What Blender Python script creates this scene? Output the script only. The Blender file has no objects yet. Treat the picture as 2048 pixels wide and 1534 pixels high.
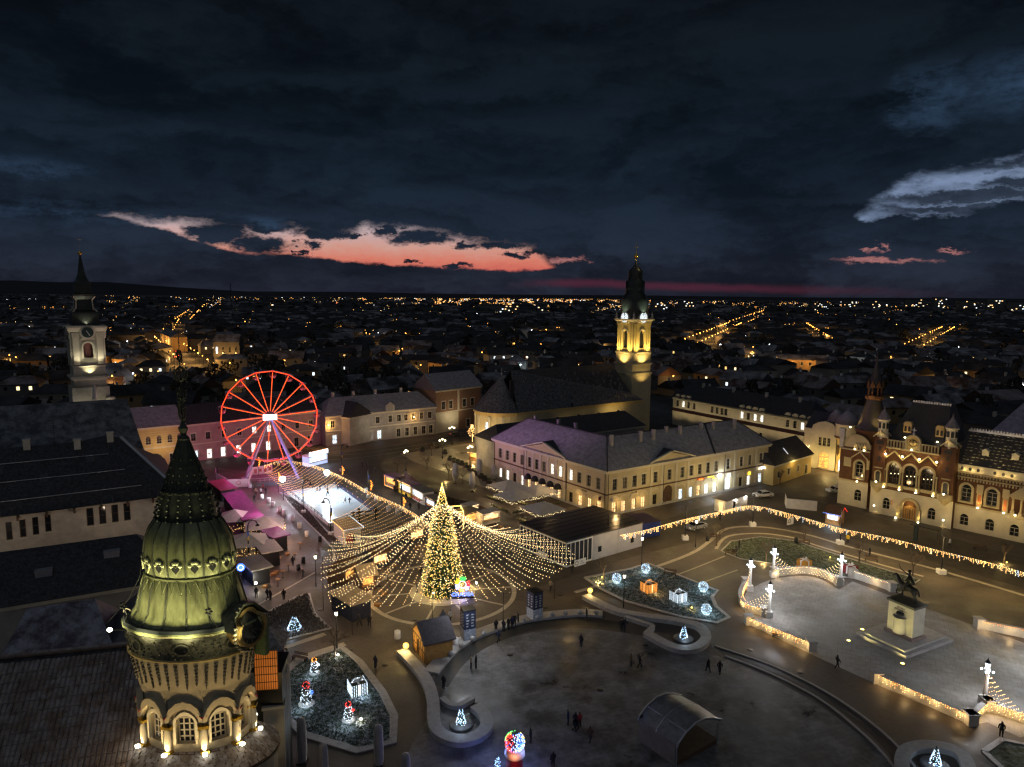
import bpy,math,random
from math import radians as rad,sin,cos,pi,sqrt,atan2
from mathutils import Vector,Matrix
random.seed(7)
scene=bpy.context.scene
col=scene.collection

# ---------------------------------------------------------------- camera
CAM_H,F_PX,PITCH,ROLL=45.0,1400.0,rad(7.2),rad(0.5)
cd=bpy.data.cameras.new('camera');cam=bpy.data.objects.new('camera',cd);col.objects.link(cam)
cd.sensor_width=36.0;cd.lens=36.0*F_PX/2048.0;cd.clip_start=0.5;cd.clip_end=40000
cam.matrix_world=Matrix.Translation((0,0,CAM_H))@Matrix.Rotation(rad(90)-PITCH,4,'X')@Matrix.Rotation(ROLL,4,'Z')
scene.camera=cam
vs=scene.view_settings
vs.view_transform='Standard';vs.look='None';vs.exposure=0.1;vs.gamma=1.0;vs.use_curve_mapping=False
scene.render.film_transparent=False
cy=scene.cycles
cy.max_bounces=4;cy.diffuse_bounces=2;cy.glossy_bounces=2;cy.transmission_bounces=3;cy.transparent_max_bounces=6
cy.sample_clamp_indirect=1.5;cy.sample_clamp_direct=0;cy.use_light_tree=True
cy.caustics_reflective=False;cy.caustics_refractive=False
cy.pixel_filter_type='BLACKMAN_HARRIS';cy.filter_width=1.35

def ray(px,py):
 """direction seen at a point of the 2048x1534 photograph"""
 u=(px-1024)/F_PX;v=(767-py)/F_PX
 c,s=cos(ROLL),sin(ROLL)
 u,v=u*c-v*s,u*s+v*c
 return Vector((u,cos(PITCH)+v*sin(PITCH),-sin(PITCH)+v*cos(PITCH)))
def G(px,py,z=0.0):
 """point of the level z that the photograph shows there"""
 d=ray(px,py);t=(z-CAM_H)/d.z
 return Vector((d.x*t,d.y*t,z))
def Zat(px,py,D):
 d=ray(px,py);return CAM_H+d.z*D/d.y
def hgt(px,pb,pt,ptx=None):
 """height of something standing at (px,pb) whose top shows at row pt"""
 g=G(px,pb);return Zat(ptx if ptx else px,pt,g.y)
def azel(px,py):
 d=ray(px,py).normalized();return math.degrees(atan2(d.x,d.y)),math.degrees(math.asin(d.z))

# ---------------------------------------------------------------- world: night-blue clouds with a sunset gap
def build_world():
 w=bpy.data.worlds.new('World');scene.world=w;w.use_nodes=True
 nt=w.node_tree;N=nt.nodes;L=nt.links;N.clear()
 def n(t,**k):
  x=N.new(t)
  for a,b in k.items():setattr(x,a,b)
  return x
 def mth(op,a,b=None,c=None,clamp=False):
  x=n('ShaderNodeMath',operation=op,use_clamp=clamp)
  for i,q in enumerate((a,b,c)):
   if q is None:continue
   if isinstance(q,(int,float)):x.inputs[i].default_value=q
   else:L.new(q,x.inputs[i])
  return x.outputs[0]
 def sstep(v,lo,hi):
  x=n('ShaderNodeMapRange',interpolation_type='SMOOTHSTEP')
  L.new(v,x.inputs['Value']);x.inputs['From Min'].default_value=lo;x.inputs['From Max'].default_value=hi
  return x.outputs[0]
 tc=n('ShaderNodeTexCoord');sp=n('ShaderNodeSeparateXYZ')
 nrm=n('ShaderNodeVectorMath',operation='NORMALIZE');L.new(tc.outputs['Generated'],nrm.inputs[0]);L.new(nrm.outputs[0],sp.inputs[0])
 X,Y,Z=sp.outputs
 az=mth('MULTIPLY',mth('ARCTAN2',X,Y),180/pi)
 el=mth('MULTIPLY',mth('ARCSINE',Z),180/pi)
 AZ0,AZ1,E0,E1=-40.0,40.0,-5.0,25.0
 azn=mth('DIVIDE',mth('SUBTRACT',az,AZ0),AZ1-AZ0)
 def curve(pts):
  fc=n('ShaderNodeFloatCurve');c=fc.mapping.curves[0]
  q=[]
  for px,py in pts:
   a,e=azel(px,py);q.append(((a-AZ0)/(AZ1-AZ0),(e-E0)/(E1-E0)))
  q=[(0.0,q[0][1])]+q+[(1.0,q[-1][1])]
  while len(c.points)<len(q):c.points.new(0.5,0.5)
  for p,v in zip(c.points,q):p.location=v;p.handle_type='AUTO_CLAMPED'
  fc.mapping.update();L.new(azn,fc.inputs['Value'])
  return mth('ADD',mth('MULTIPLY',fc.outputs[0],E1-E0),E0)
 def noise(sx,sy,scale,detail=6,rough=.55,off=0.0,dist=0.0):
  cb=n('ShaderNodeCombineXYZ');L.new(mth('MULTIPLY',az,sx),cb.inputs[0]);L.new(mth('MULTIPLY',el,sy),cb.inputs[1]);cb.inputs[2].default_value=off
  t=n('ShaderNodeTexNoise');L.new(cb.outputs[0],t.inputs['Vector']);t.inputs['Scale'].default_value=scale
  t.inputs['Detail'].default_value=detail;t.inputs['Roughness'].default_value=rough;t.inputs['Distortion'].default_value=dist
  return t.outputs['Fac']
 cb=n('ShaderNodeCombineXYZ');L.new(mth('MULTIPLY',az,.5),cb.inputs[0]);L.new(mth('MULTIPLY',el,1.0),cb.inputs[1])
 tw=n('ShaderNodeTexNoise');L.new(cb.outputs[0],tw.inputs['Vector']);tw.inputs['Scale'].default_value=.9;tw.inputs['Detail'].default_value=6;tw.inputs['Roughness'].default_value=.7
 sc_=n('ShaderNodeSeparateColor');L.new(tw.outputs['Color'],sc_.inputs[0])
 d1=mth('SUBTRACT',sc_.outputs[0],.5)
 az0,el0=az,el
 az=mth('ADD',az,mth('MULTIPLY',mth('SUBTRACT',sc_.outputs[1],.5),6.5));el=mth('ADD',el,mth('MULTIPLY',d1,1.9))
 n4=noise(.12,.42,.55,4,.58,2.0,.6) # broad billows
 # sunset gap
 up=curve([(150,465),(190,436),(235,427),(300,434),(400,440),(470,456),(560,450),(640,464),(700,458),(740,447),(800,449),(880,461),(960,480),(1040,488),(1085,506),(1100,522),(1125,545),(1150,565)])
 lo=curve([(150,420),(190,432),(250,440),(300,454),(400,484),(480,508),(575,512),(640,518),(700,526),(800,533),(900,536),(1000,543),(1080,543),(1100,540),(1125,530),(1150,515)])
 eu=mth('SUBTRACT',up,el)
 ed=mth('SUBTRACT',mth('ADD',el,mth('MULTIPLY',d1,-.9)),lo)
 gap=mth('MULTIPLY',sstep(eu,-.25,.75),sstep(ed,-.05,.22))
 # dark cloud lumps hanging inside the gap
 def blob(px,py,rx,ry,soft=.34):
  a,e=azel(px,py);kx=rx/24.4;ky=ry/24.4
  u=mth('DIVIDE',mth('SUBTRACT',az,a),kx);v=mth('DIVIDE',mth('SUBTRACT',el,e),ky)
  r=mth('SQRT',mth('ADD',mth('MULTIPLY',u,u),mth('MULTIPLY',v,v)))
  return sstep(r,1+soft,max(0,1-soft))
 lump=None
 for b in((525,490,56,19),(435,468,55,18),(655,468,60,10),(540,453,50,10),(625,491,19,8),(600,507,9,5),(775,460,28,13),(850,474,58,14),(715,472,16,6),(935,489,22,7),(1000,490,40,8),(1045,512,22,6),(1078,503,24,8),(828,524,22,3),(925,531,30,4)):
  m=blob(*b);lump=m if lump is None else mth('MAXIMUM',lump,m)
 gap=mth('MULTIPLY',gap,mth('SUBTRACT',1.0,lump),clamp=True)
 # colour of the clear evening sky, by elevation
 rp=n('ShaderNodeValToRGB');L.new(mth('DIVIDE',el,14.0,clamp=True),rp.inputs[0])
 cr=rp.color_ramp;st=[(0.0,(.30,.035,.05)),(.13,(.52,.10,.085)),(.19,(.60,.17,.125)),(.26,(.56,.28,.23)),(.34,(.50,.36,.37)),(.44,(.40,.38,.45)),(1.0,(.10,.16,.28))]
 while len(cr.elements)<len(st):cr.elements.new(.5)
 for e_,(p,c)in zip(cr.elements,st):e_.position=p;e_.color=(*c,1)
 sky=n('ShaderNodeTexSky');sky.sky_type='NISHITA';sky.sun_disc=False;sky.sun_elevation=rad(-3);sky.sun_rotation=rad(-4)
 def mix(f,a,b,mode='MIX'):
  x=n('ShaderNodeMix',data_type='RGBA',blend_type=mode)
  for i,q in((0,f),(6,a),(7,b)):
   if isinstance(q,(int,float)):x.inputs[i].default_value=q
   elif isinstance(q,tuple):x.inputs[i].default_value=(*q,1)
   else:L.new(q,x.inputs[i])
  return x.outputs[2]
 clear=mix(.04,rp.outputs[0],sky.outputs[0],'ADD')
 # right hand break
 up2=curve([(1660,475),(1695,448),(1715,425),(1745,404),(1765,385),(1790,368),(1830,350),(1900,338),(1980,322),(2048,305),(2120,296)])
 lo2=curve([(1660,415),(1695,432),(1720,436),(1745,444),(1770,440),(1800,432),(1850,436),(1900,432),(2048,402),(2120,392)])
 eu=mth('SUBTRACT',mth('ADD',up2,mth('MULTIPLY',d1,3.6)),el);ed=mth('SUBTRACT',el,lo2)
 gap2=mth('MULTIPLY',sstep(eu,-.3,.9),sstep(ed,-.12,.3))
 lump2=None
 for b in((1950,392,125,9,.35),(1930,416,130,8,.35),(2050,365,75,8,.4),(1990,330,70,7,.6)):
  m=blob(*b);lump2=m if lump2 is None else mth('MAXIMUM',lump2,m)
 gap2=mth('MULTIPLY',mth('MULTIPLY',gap2,mth('SUBTRACT',1.0,mth('MULTIPLY',lump2,.85)),clamp=True),.85)
 # small rifts
 rift=None
 for b in((1760,523,50,3.4,.9),(1753,495,6,6,.9),(1905,501,18,1.8,.9),(1138,520,20,4.5,.8)):
  m=blob(*b);rift=m if rift is None else mth('MAXIMUM',rift,m)
 wisp=None
 for b in((40,328,70,12,1.0),(110,418,110,14,1.0),(1865,195,40,36,1.0),(2035,160,60,34,1.0),(535,441,40,7,1.0)):
  m=blob(*b);wisp=m if wisp is None else mth('MAXIMUM',wisp,m)
 # cloud body: dark slate, a little lighter near the horizon, soft billows
 rb=n('ShaderNodeValToRGB');L.new(mth('DIVIDE',el,32.0,clamp=True),rb.inputs[0])
 st=[(0.0,(.0165,.0190,.032)),(.06,(.0165,.0215,.036)),(.14,(.0130,.0205,.036)),(.30,(.0074,.0140,.0245)),(.50,(.0054,.0094,.0152)),(.75,(.0044,.0064,.0092)),(1.0,(.0044,.0060,.0086))]
 cr=rb.color_ramp
 while len(cr.elements)<len(st):cr.elements.new(.5)
 for e_,(p,c)in zip(cr.elements,st):e_.position=p;e_.color=(*c,1)
 shade=mth('ADD',mth('MULTIPLY',sstep(mth('ADD',n4,mth('MULTIPLY',d1,.3)),.3,.7),.75),.45)
 vm=n('ShaderNodeVectorMath',operation='SCALE');L.new(rb.outputs[0],vm.inputs[0]);L.new(shade,vm.inputs['Scale'])
 body=vm.outputs[0]
 # lilac band above the horizon to the right
 a0,e0=azel(1350,575);
 bl=curve([(900,596),(1050,566),(1170,566),(1300,572),(1450,576),(1700,582),(2048,592)])
 band=mth('MULTIPLY',sstep(mth('ABSOLUTE',mth('SUBTRACT',el0,mth('ADD',bl,mth('MULTIPLY',d1,.5)))),.5,.0),sstep(mth('SUBTRACT',az,-1.0),0,6))
 band=mth('MULTIPLY',band,sstep(az,34,14))
 body=mix(mth('MULTIPLY',band,.65),body,(.085,.018,.035))
 col_=mix(mth('MULTIPLY',mth('MULTIPLY',wisp,.5),sstep(mth('ADD',n4,d1),.3,.75)),body,(.040,.080,.150))
 col_=mix(gap,col_,clear);col_=mix(mth('MULTIPLY',gap2,mth('ADD',mth('MULTIPLY',sstep(mth('ADD',n4,mth('MULTIPLY',d1,.5)),.3,.65),.65),.4)),col_,(.20,.27,.42));col_=mix(mth('MULTIPLY',rift,.8),col_,(.42,.17,.16))
 bg=n('ShaderNodeBackground');L.new(col_,bg.inputs[0]);bg.inputs[1].default_value=1.0
 out=n('ShaderNodeOutputWorld');L.new(bg.outputs[0],out.inputs[0])
build_world()
# soft fill lamp added to lift roofs and ground, like sky and town glow
sl_=bpy.data.lights.new('dusk_sun','SUN');sl_.energy=.22;sl_.angle=rad(120);sl_.color=(.74,.84,1.0)
so_=bpy.data.objects.new('dusk_sun',sl_);col.objects.link(so_);so_.rotation_euler=(rad(28),rad(-12),0)

# ---------------------------------------------------------------- materials
def _p(nt):return nt.nodes['Principled BSDF']
MATS={}
def M(name,c,rough=.75,var=.25,vs_=.6,bump=0.0,bs=6.0,metal=0.0,snow=0.0,spec=.35,stretch=None,coat=0.0,snowscale=.5,sn=(.42,.62)):
 """procedural surface: base colour varied by two noises, fine relief, optional thin dusting of snow on upward faces"""
 if name in MATS:return MATS[name]
 m=bpy.data.materials.new(name);m.use_nodes=True;nt=m.node_tree;N=nt.nodes;L=nt.links;b=_p(nt)
 b.inputs['Roughness'].default_value=rough;b.inputs['Metallic'].default_value=metal;b.inputs['Specular IOR Level'].default_value=spec
 geo=N.new('ShaderNodeNewGeometry');vec=geo.outputs['Position']
 if stretch:
  mp=N.new('ShaderNodeMapping');L.new(vec,mp.inputs[0]);mp.inputs['Scale'].default_value=stretch;vec=mp.outputs[0]
 t1=N.new('ShaderNodeTexNoise');L.new(vec,t1.inputs['Vector']);t1.inputs['Scale'].default_value=vs_;t1.inputs['Detail'].default_value=6;t1.inputs['Roughness'].default_value=.65
 mr=N.new('ShaderNodeMapRange');L.new(t1.outputs['Fac'],mr.inputs[0]);mr.inputs['From Min'].default_value=.3;mr.inputs['From Max'].default_value=.7
 mr.inputs['To Min'].default_value=1-var;mr.inputs['To Max'].default_value=1+var
 vm=N.new('ShaderNodeVectorMath');vm.operation='SCALE';vm.inputs[0].default_value=c;L.new(mr.outputs[0],vm.inputs['Scale'])
 out=vm.outputs[0]
 if snow>0:
  sx=N.new('ShaderNodeSeparateXYZ');L.new(geo.outputs['Normal'],sx.inputs[0])
  t2=N.new('ShaderNodeTexNoise');L.new(geo.outputs['Position'],t2.inputs['Vector']);t2.inputs['Scale'].default_value=snowscale;t2.inputs['Detail'].default_value=8;t2.inputs['Roughness'].default_value=.7
  m2=N.new('ShaderNodeMapRange');L.new(t2.outputs['Fac'],m2.inputs[0]);m2.inputs['From Min'].default_value=sn[0];m2.inputs['From Max'].default_value=sn[1];m2.inputs['To Max'].default_value=snow
  m3=N.new('ShaderNodeMapRange');L.new(sx.outputs['Z'],m3.inputs[0]);m3.inputs['From Min'].default_value=.35;m3.inputs['From Max'].default_value=.75
  mm=N.new('ShaderNodeMath');mm.operation='MULTIPLY';L.new(m2.outputs[0],mm.inputs[0]);L.new(m3.outputs[0],mm.inputs[1])
  mx=N.new('ShaderNodeMix');mx.data_type='RGBA';L.new(mm.outputs[0],mx.inputs[0]);L.new(out,mx.inputs[6]);mx.inputs[7].default_value=(.62,.64,.70,1)
  out=mx.outputs[2]
 L.new(out,b.inputs['Base Color'])
 if bump>0:
  t3=N.new('ShaderNodeTexNoise');L.new(vec,t3.inputs['Vector']);t3.inputs['Scale'].default_value=bs;t3.inputs['Detail'].default_value=5
  bp=N.new('ShaderNodeBump');bp.inputs['Strength'].default_value=bump;bp.inputs['Distance'].default_value=.08;L.new(t3.outputs['Fac'],bp.inputs['Height']);L.new(bp.outputs[0],b.inputs['Normal'])
 if coat:b.inputs['Coat Weight'].default_value=coat
 MATS[name]=m;return m
def E(name,c,s,sample=False):
 """something that gives off light"""
 if name in MATS:return MATS[name]
 m=bpy.data.materials.new(name);m.use_nodes=True;b=_p(m.node_tree)
 b.inputs['Base Color'].default_value=(*[min(.8,x*.5)for x in c],1);b.inputs['Emission Color'].default_value=(*c,1);b.inputs['Emission Strength'].default_value=s
 b.inputs['Roughness'].default_value=.5
 m.cycles.emission_sampling='AUTO' if sample else 'NONE'
 MATS[name]=m;return m
def Elit(name,c,s):
 """a lit room seen through a window: shelves, curtains and people make it uneven"""
 if name in MATS:return MATS[name]
 m=E(name,c,s,True);nt=m.node_tree;N=nt.nodes;L=nt.links;b=_p(nt)
 geo=N.new('ShaderNodeNewGeometry');mp=N.new('ShaderNodeMapping');mp.inputs['Scale'].default_value=(1.7,1.7,2.6);L.new(geo.outputs['Position'],mp.inputs[0])
 t=N.new('ShaderNodeTexNoise');L.new(mp.outputs[0],t.inputs['Vector']);t.inputs['Scale'].default_value=1.3;t.inputs['Detail'].default_value=5
 mr=N.new('ShaderNodeMapRange');L.new(t.outputs['Fac'],mr.inputs[0]);mr.inputs['From Min'].default_value=.32;mr.inputs['From Max'].default_value=.68;mr.inputs['To Min'].default_value=.12*s;mr.inputs['To Max'].default_value=1.5*s
 L.new(mr.outputs[0],b.inputs['Emission Strength'])
 return m
# common ones
CREAM=M('cream_plaster',(.50,.42,.26),.85,.14,.35,.15,9)
CREAM2=M('pale_plaster',(.50,.45,.34),.85,.16,.35,.15,9)
OCHRE=M('ochre_plaster',(.52,.38,.15),.85,.14,.4,.15,9)
GREYPL=M('grey_plaster',(.30,.28,.26),.9,.25,.4,.15,9)
STONE=M('light_stone',(.42,.40,.36),.8,.18,.9,.2,10)
STONE2=M('trim_stone',(.55,.50,.38),.75,.12,.8,.1,10)
GRANITE=M('granite',(.36,.34,.33),.55,.2,1.5,.15,14)
BRICKRED=M('red_brick',(.105,.047,.021),.85,.22,1.1,.25,9)
DARKROOF=M('dark_roof',(.026,.024,.027),.75,.3,.8,.4,5,snow=.06,snowscale=2.5,stretch=(1,1,3))
SNOWROOF=M('snowy_roof',(.14,.12,.125),.8,.2,1.2,.3,6,snow=.5,snowscale=1.1,sn=(.25,.75))
ROOFTILE=M('roof_tile',(.17,.125,.10),.7,.4,2.5,.3,12,snow=.3,snowscale=1.2)  # frost strengthened in the colour to stand in for faint light on the tiles
FARROOF=M('far_roof',(.05,.042,.045),.8,.5,.1,0,5,snow=.34,snowscale=.1)
FARROOF2=M('far_roof_dark',(.016,.014,.015),.8,.4,.1,0,5,snow=.05,snowscale=.12)
FARWALL=M('far_plaster',(.24,.21,.16),.9,.2,.1)
FARWALL2=M('far_plaster_ochre',(.33,.21,.10),.9,.2,.1)
METAL=M('dark_metal',(.03,.03,.033),.45,.2,3,0,5,metal=.6)
STEEL=M('steel',(.45,.45,.48),.4,.15,3,0,5,metal=.7)
WHITE=M('white_paint',(.72,.70,.68),.5,.08,1.5)
CANVAS=M('canvas',(.62,.57,.52),.85,.12,1.2,.1,6)
GREYCLOTH=M('grey_cloth',(.38,.37,.38),.9,.22,2.5,.3,9,stretch=(1,1,.25))
WOOD=M('wood_planks',(.30,.16,.06),.7,.3,1.6,.2,8)
DARKWOOD=M('dark_wood',(.09,.05,.03),.7,.3,1.6,.2,8)
BLACK=M('black_paint',(.015,.015,.017),.5,.2,2)
DIMGLASS=M('curtained_glass',(.10,.085,.06),.25,.3,2,spec=.5)
GLASS=M('dark_glass',(.012,.014,.018),.08,.1,2,spec=.6)
BARK=M('bark',(.10,.075,.055),.9,.3,3)
LITWARM=Elit('lit_room_warm',(1.0,.66,.30),1.5)
LITWHITE=Elit('lit_room_white',(.95,.93,.85),1.9)
LITCOOL=Elit('lit_shop_cool',(.72,.88,1.0),1.7)
LITAMBER=Elit('lit_room_amber',(1.0,.48,.12),1.1)

# ---------------------------------------------------------------- mesh building
class MB:
 def __init__(s,T=None):s.v=[];s.f=[];s.m=[];s.sm=[];s.T=T or Matrix.Identity(4)
 def add(s,vs_,fs,mi=0,smooth=False):
  b=len(s.v);T=s.T
  s.v+=[tuple(T@Vector(p))for p in vs_]
  for f in fs:s.f.append(tuple(b+i for i in f));s.m.append(mi);s.sm.append(smooth)
  return s
 def box(s,x0,x1,y0,y1,z0,z1,mi=0):
  return s.add([(x0,y0,z0),(x1,y0,z0),(x1,y1,z0),(x0,y1,z0),(x0,y0,z1),(x1,y0,z1),(x1,y1,z1),(x0,y1,z1)],
[(0,3,2,1),(4,5,6,7),(0,1,5,4),(1,2,6,5),(2,3,7,6),(3,0,4,7)],mi)
 def prism(s,poly,z0,z1,mi=0,top=None):
  n=len(poly);vs_=[(p[0],p[1],z0)for p in poly]+[(p[0],p[1],z1)for p in poly]
  s.add(vs_,[tuple(range(n))[::-1]]+[(i,(i+1)%n,n+(i+1)%n,n+i)for i in range(n)],mi)
  return s.add([(p[0],p[1],z1)for p in poly],[tuple(range(n))],mi if top is None else top)
 def extr(s,poly,y0,y1,mi=0):
  """poly in (x,z), pushed along y; counter-clockwise seen from -y"""
  n=len(poly);vs_=[(p[0],y0,p[1])for p in poly]+[(p[0],y1,p[1])for p in poly]
  return s.add(vs_,[tuple(range(n)),tuple(range(n,2*n))[::-1]]+[(i,n+i,n+(i+1)%n,(i+1)%n)for i in range(n)],mi)
 def cyl(s,p0,p1,r0,r1=None,n=8,mi=0,smooth=True,caps=True):
  p0=Vector(p0);p1=Vector(p1);r1=r0 if r1 is None else r1
  d=(p1-p0);d=d.normalized()if d.length else Vector((0,0,1))
  a=d.orthogonal().normalized();b=d.cross(a)
  vs_=[]
  for p,r in((p0,r0),(p1,r1)):
   for i in range(n):
    t=2*pi*i/n;vs_.append(p+a*(r*cos(t))+b*(r*sin(t)))
  s.add(vs_,[(i,(i+1)%n,n+(i+1)%n,n+i)for i in range(n)],mi,smooth)
  if caps:s.add(vs_,[tuple(range(n))[::-1],tuple(range(n,2*n))],mi)
  return s
 def tube(s,pts,r,n=5,mi=0):
  for a,b in zip(pts[:-1],pts[1:]):s.cyl(a,b,r,r,n,mi,True,False)
  return s
 def lathe(s,prof,n=16,mi=0,c=(0,0),smooth=True,a0=0.0,a1=2*pi,ys=1.0):
  full=abs(a1-a0-2*pi)<1e-6;k=n if full else n+1;vs_=[]
  for r,z in prof:
   for i in range(k):
    t=a0+(a1-a0)*i/n;vs_.append((c[0]+r*cos(t),c[1]+r*sin(t)*ys,z))
  fs=[]
  for j in range(len(prof)-1):
   for i in range(n):
    i2=(i+1)%k if full else i+1
    fs.append((j*k+i,j*k+i2,(j+1)*k+i2,(j+1)*k+i))
  return s.add(vs_,fs,mi,smooth)
 def octa(s,c,r,mi=0,rz=None):
  x,y,z=c;q=rz or r
  return s.add([(x+r,y,z),(x-r,y,z),(x,y+r,z),(x,y-r,z),(x,y,z+q),(x,y,z-q)],
[(0,2,4),(2,1,4),(1,3,4),(3,0,4),(2,0,5),(1,2,5),(3,1,5),(0,3,5)],mi)
 def sphere(s,c,r,nu=10,nv=6,mi=0,rz=None):
  rz=rz or r
  return s.lathe([(max(1e-4,r*sin(pi*j/nv)),c[2]-rz*cos(pi*j/nv))for j in range(nv+1)],nu,mi,(c[0],c[1]))
 def quad(s,a,b,c,d,mi=0):return s.add([a,b,c,d],[(0,1,2,3)],mi)
 def mesh(s,name,mats):
  me=bpy.data.meshes.new(name);me.from_pydata(s.v,[],s.f)
  for m in(mats if isinstance(mats,(list,tuple))else[mats]):me.materials.append(m)
  me.polygons.foreach_set('material_index',s.m);me.polygons.foreach_set('use_smooth',s.sm);me.update()
  return me
 def build(s,name,mats,parent=None,loc=None,rz=0.0,**pr):
  return obj(name,s.mesh(name,mats),parent,loc,rz,**pr)
def obj(name,data,parent=None,loc=None,rz=0.0,**pr):
 o=bpy.data.objects.new(name,data);col.objects.link(o)
 if parent:o.parent=parent
 if loc is not None:o.location=loc
 if rz:o.rotation_euler=(0,0,rz)
 for k,v in pr.items():o[k]=v
 return o
def thing(name,label,cat,loc=(0,0,0),rz=0.0,group=None):
 o=bpy.data.objects.new(name,None);o.empty_display_size=.3;col.objects.link(o)
 o.location=loc;o.rotation_euler=(0,0,rz);o['label']=label;o['category']=cat
 if group:o['group']=group
 return o
def tag(o,label,cat,group=None):
 o['label']=label;o['category']=cat
 if group:o['group']=group
 return o
KIDS={}
def kids(o):return[c for c in bpy.data.objects if c.parent==o]
def dup(root,loc,rz=0.0,label=None,group=None,sc=None):
 if root.name not in KIDS:
  KIDS[root.name]=[(c,[(g)for g in kids(c)])for c in kids(root)]
 r=root.copy();col.objects.link(r);r.location=loc;r.rotation_euler=(0,0,rz)
 if sc:r.scale=sc if isinstance(sc,(tuple,list))else(sc,)*3
 if label:r['label']=label
 if group:r['group']=group
 for c,gs in KIDS[root.name]:
  d=c.copy();col.objects.link(d);d.parent=r
  for g in gs:
   e=g.copy();col.objects.link(e);e.parent=d
 return r
LP=4.2
def lamp(kind,loc,power,c,parent=None,size=.1,direction=None,spot=60,blend=.5,name='lamp_light'):
 l=bpy.data.lights.new(name,kind);l.energy=power*LP;l.color=c
 if kind in('POINT','SPOT'):l.shadow_soft_size=size
 if kind=='SPOT':l.spot_size=rad(spot);l.spot_blend=blend
 o=bpy.data.objects.new(name,l);col.objects.link(o);o.location=loc
 if direction is not None:o.rotation_euler=Vector(direction).to_track_quat('-Z','Y').to_euler()
 if parent:o.parent=parent
 return o
WARM=(1.0,.63,.25);YEL=(1.0,.71,.25);COOL=(.80,.90,1.0);SODIUM=(1.0,.52,.14);MAGENTA=(1.0,.16,.62)

# ---------------------------------------------------------------- facades
def TR(p,a):return Matrix.Translation(Vector((p[0],p[1],p[2]if len(p)>2 else 0)))@Matrix.Rotation(a,4,'Z')
def on_facade(px,py,p0,a):
 """(distance along, height) where the photograph's point meets the upright plane through p0 with heading a"""
 d=ray(px,py);nx,ny=-sin(a),cos(a)
 t=(p0[0]*nx+p0[1]*ny)/(d.x*nx+d.y*ny)
 q=d*t;return(q.x-p0[0])*cos(a)+(q.y-p0[1])*sin(a),CAM_H+q.z
def arch_pts(x0,x1,z1,n=8):
 r=(x1-x0)/2;c=(x0+x1)/2
 return[(c+r*cos(pi*i/n),z1-r+r*sin(pi*i/n))for i in range(n+1)] # right to left
def wall_holes(mb,W,z0,z1,ops,mi=0,dep=.28,mr=None):
 """outer skin of a wall in the plane y=0 (x along, outside is -y) with real openings and reveals; ops: (x0,x1,z0,z1,arch)"""
 mr=mi if mr is None else mr
 xs=sorted({0.0,W,*[q for o in ops for q in o[:2]]})
 xs=[x for x in xs if-1e-6<=x<=W+1e-6]
 for a,b in zip(xs[:-1],xs[1:]):
  if b-a<1e-5:continue
  mid=(a+b)/2;hs=sorted([(o[2],o[3])for o in ops if o[0]<mid<o[1]]);z=z0
  for lo,hi in hs:
   if lo>z:mb.add([(a,0,z),(b,0,z),(b,0,lo),(a,0,lo)],[(0,1,2,3)],mi)
   z=max(z,hi)
  if z<z1:mb.add([(a,0,z),(b,0,z),(b,0,z1),(a,0,z1)],[(0,1,2,3)],mi)
 for x0,x1,a,b,arch in ops:
  if arch:
   ap=arch_pts(x0,x1,b);r=(x1-x0)/2
   h=len(ap)//2
   for seq,cx in((ap[:h+1],x1),(ap[h:],x0)):
    for(xa,za),(xb,zb)in zip(seq[:-1],seq[1:]):mb.add([(cx,0,b),(xa,0,za),(xb,0,zb)],[(0,2,1)if cx==x1 else(0,2,1)],mi)
   outl=[(x0,a),(x1,a)]+ap
  else:outl=[(x0,a),(x1,a),(x1,b),(x0,b)]
  n=len(outl)
  for i in range(n):
   (xa,za),(xb,zb)=outl[i],outl[(i+1)%n]
   mb.add([(xa,0,za),(xb,0,zb),(xb,dep,zb),(xa,dep,za)],[(0,3,2,1)],mr)
WCACHE={}
WFRAME=M('window_frame_grey',(.26,.23,.18),.6,.1,2)
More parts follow.
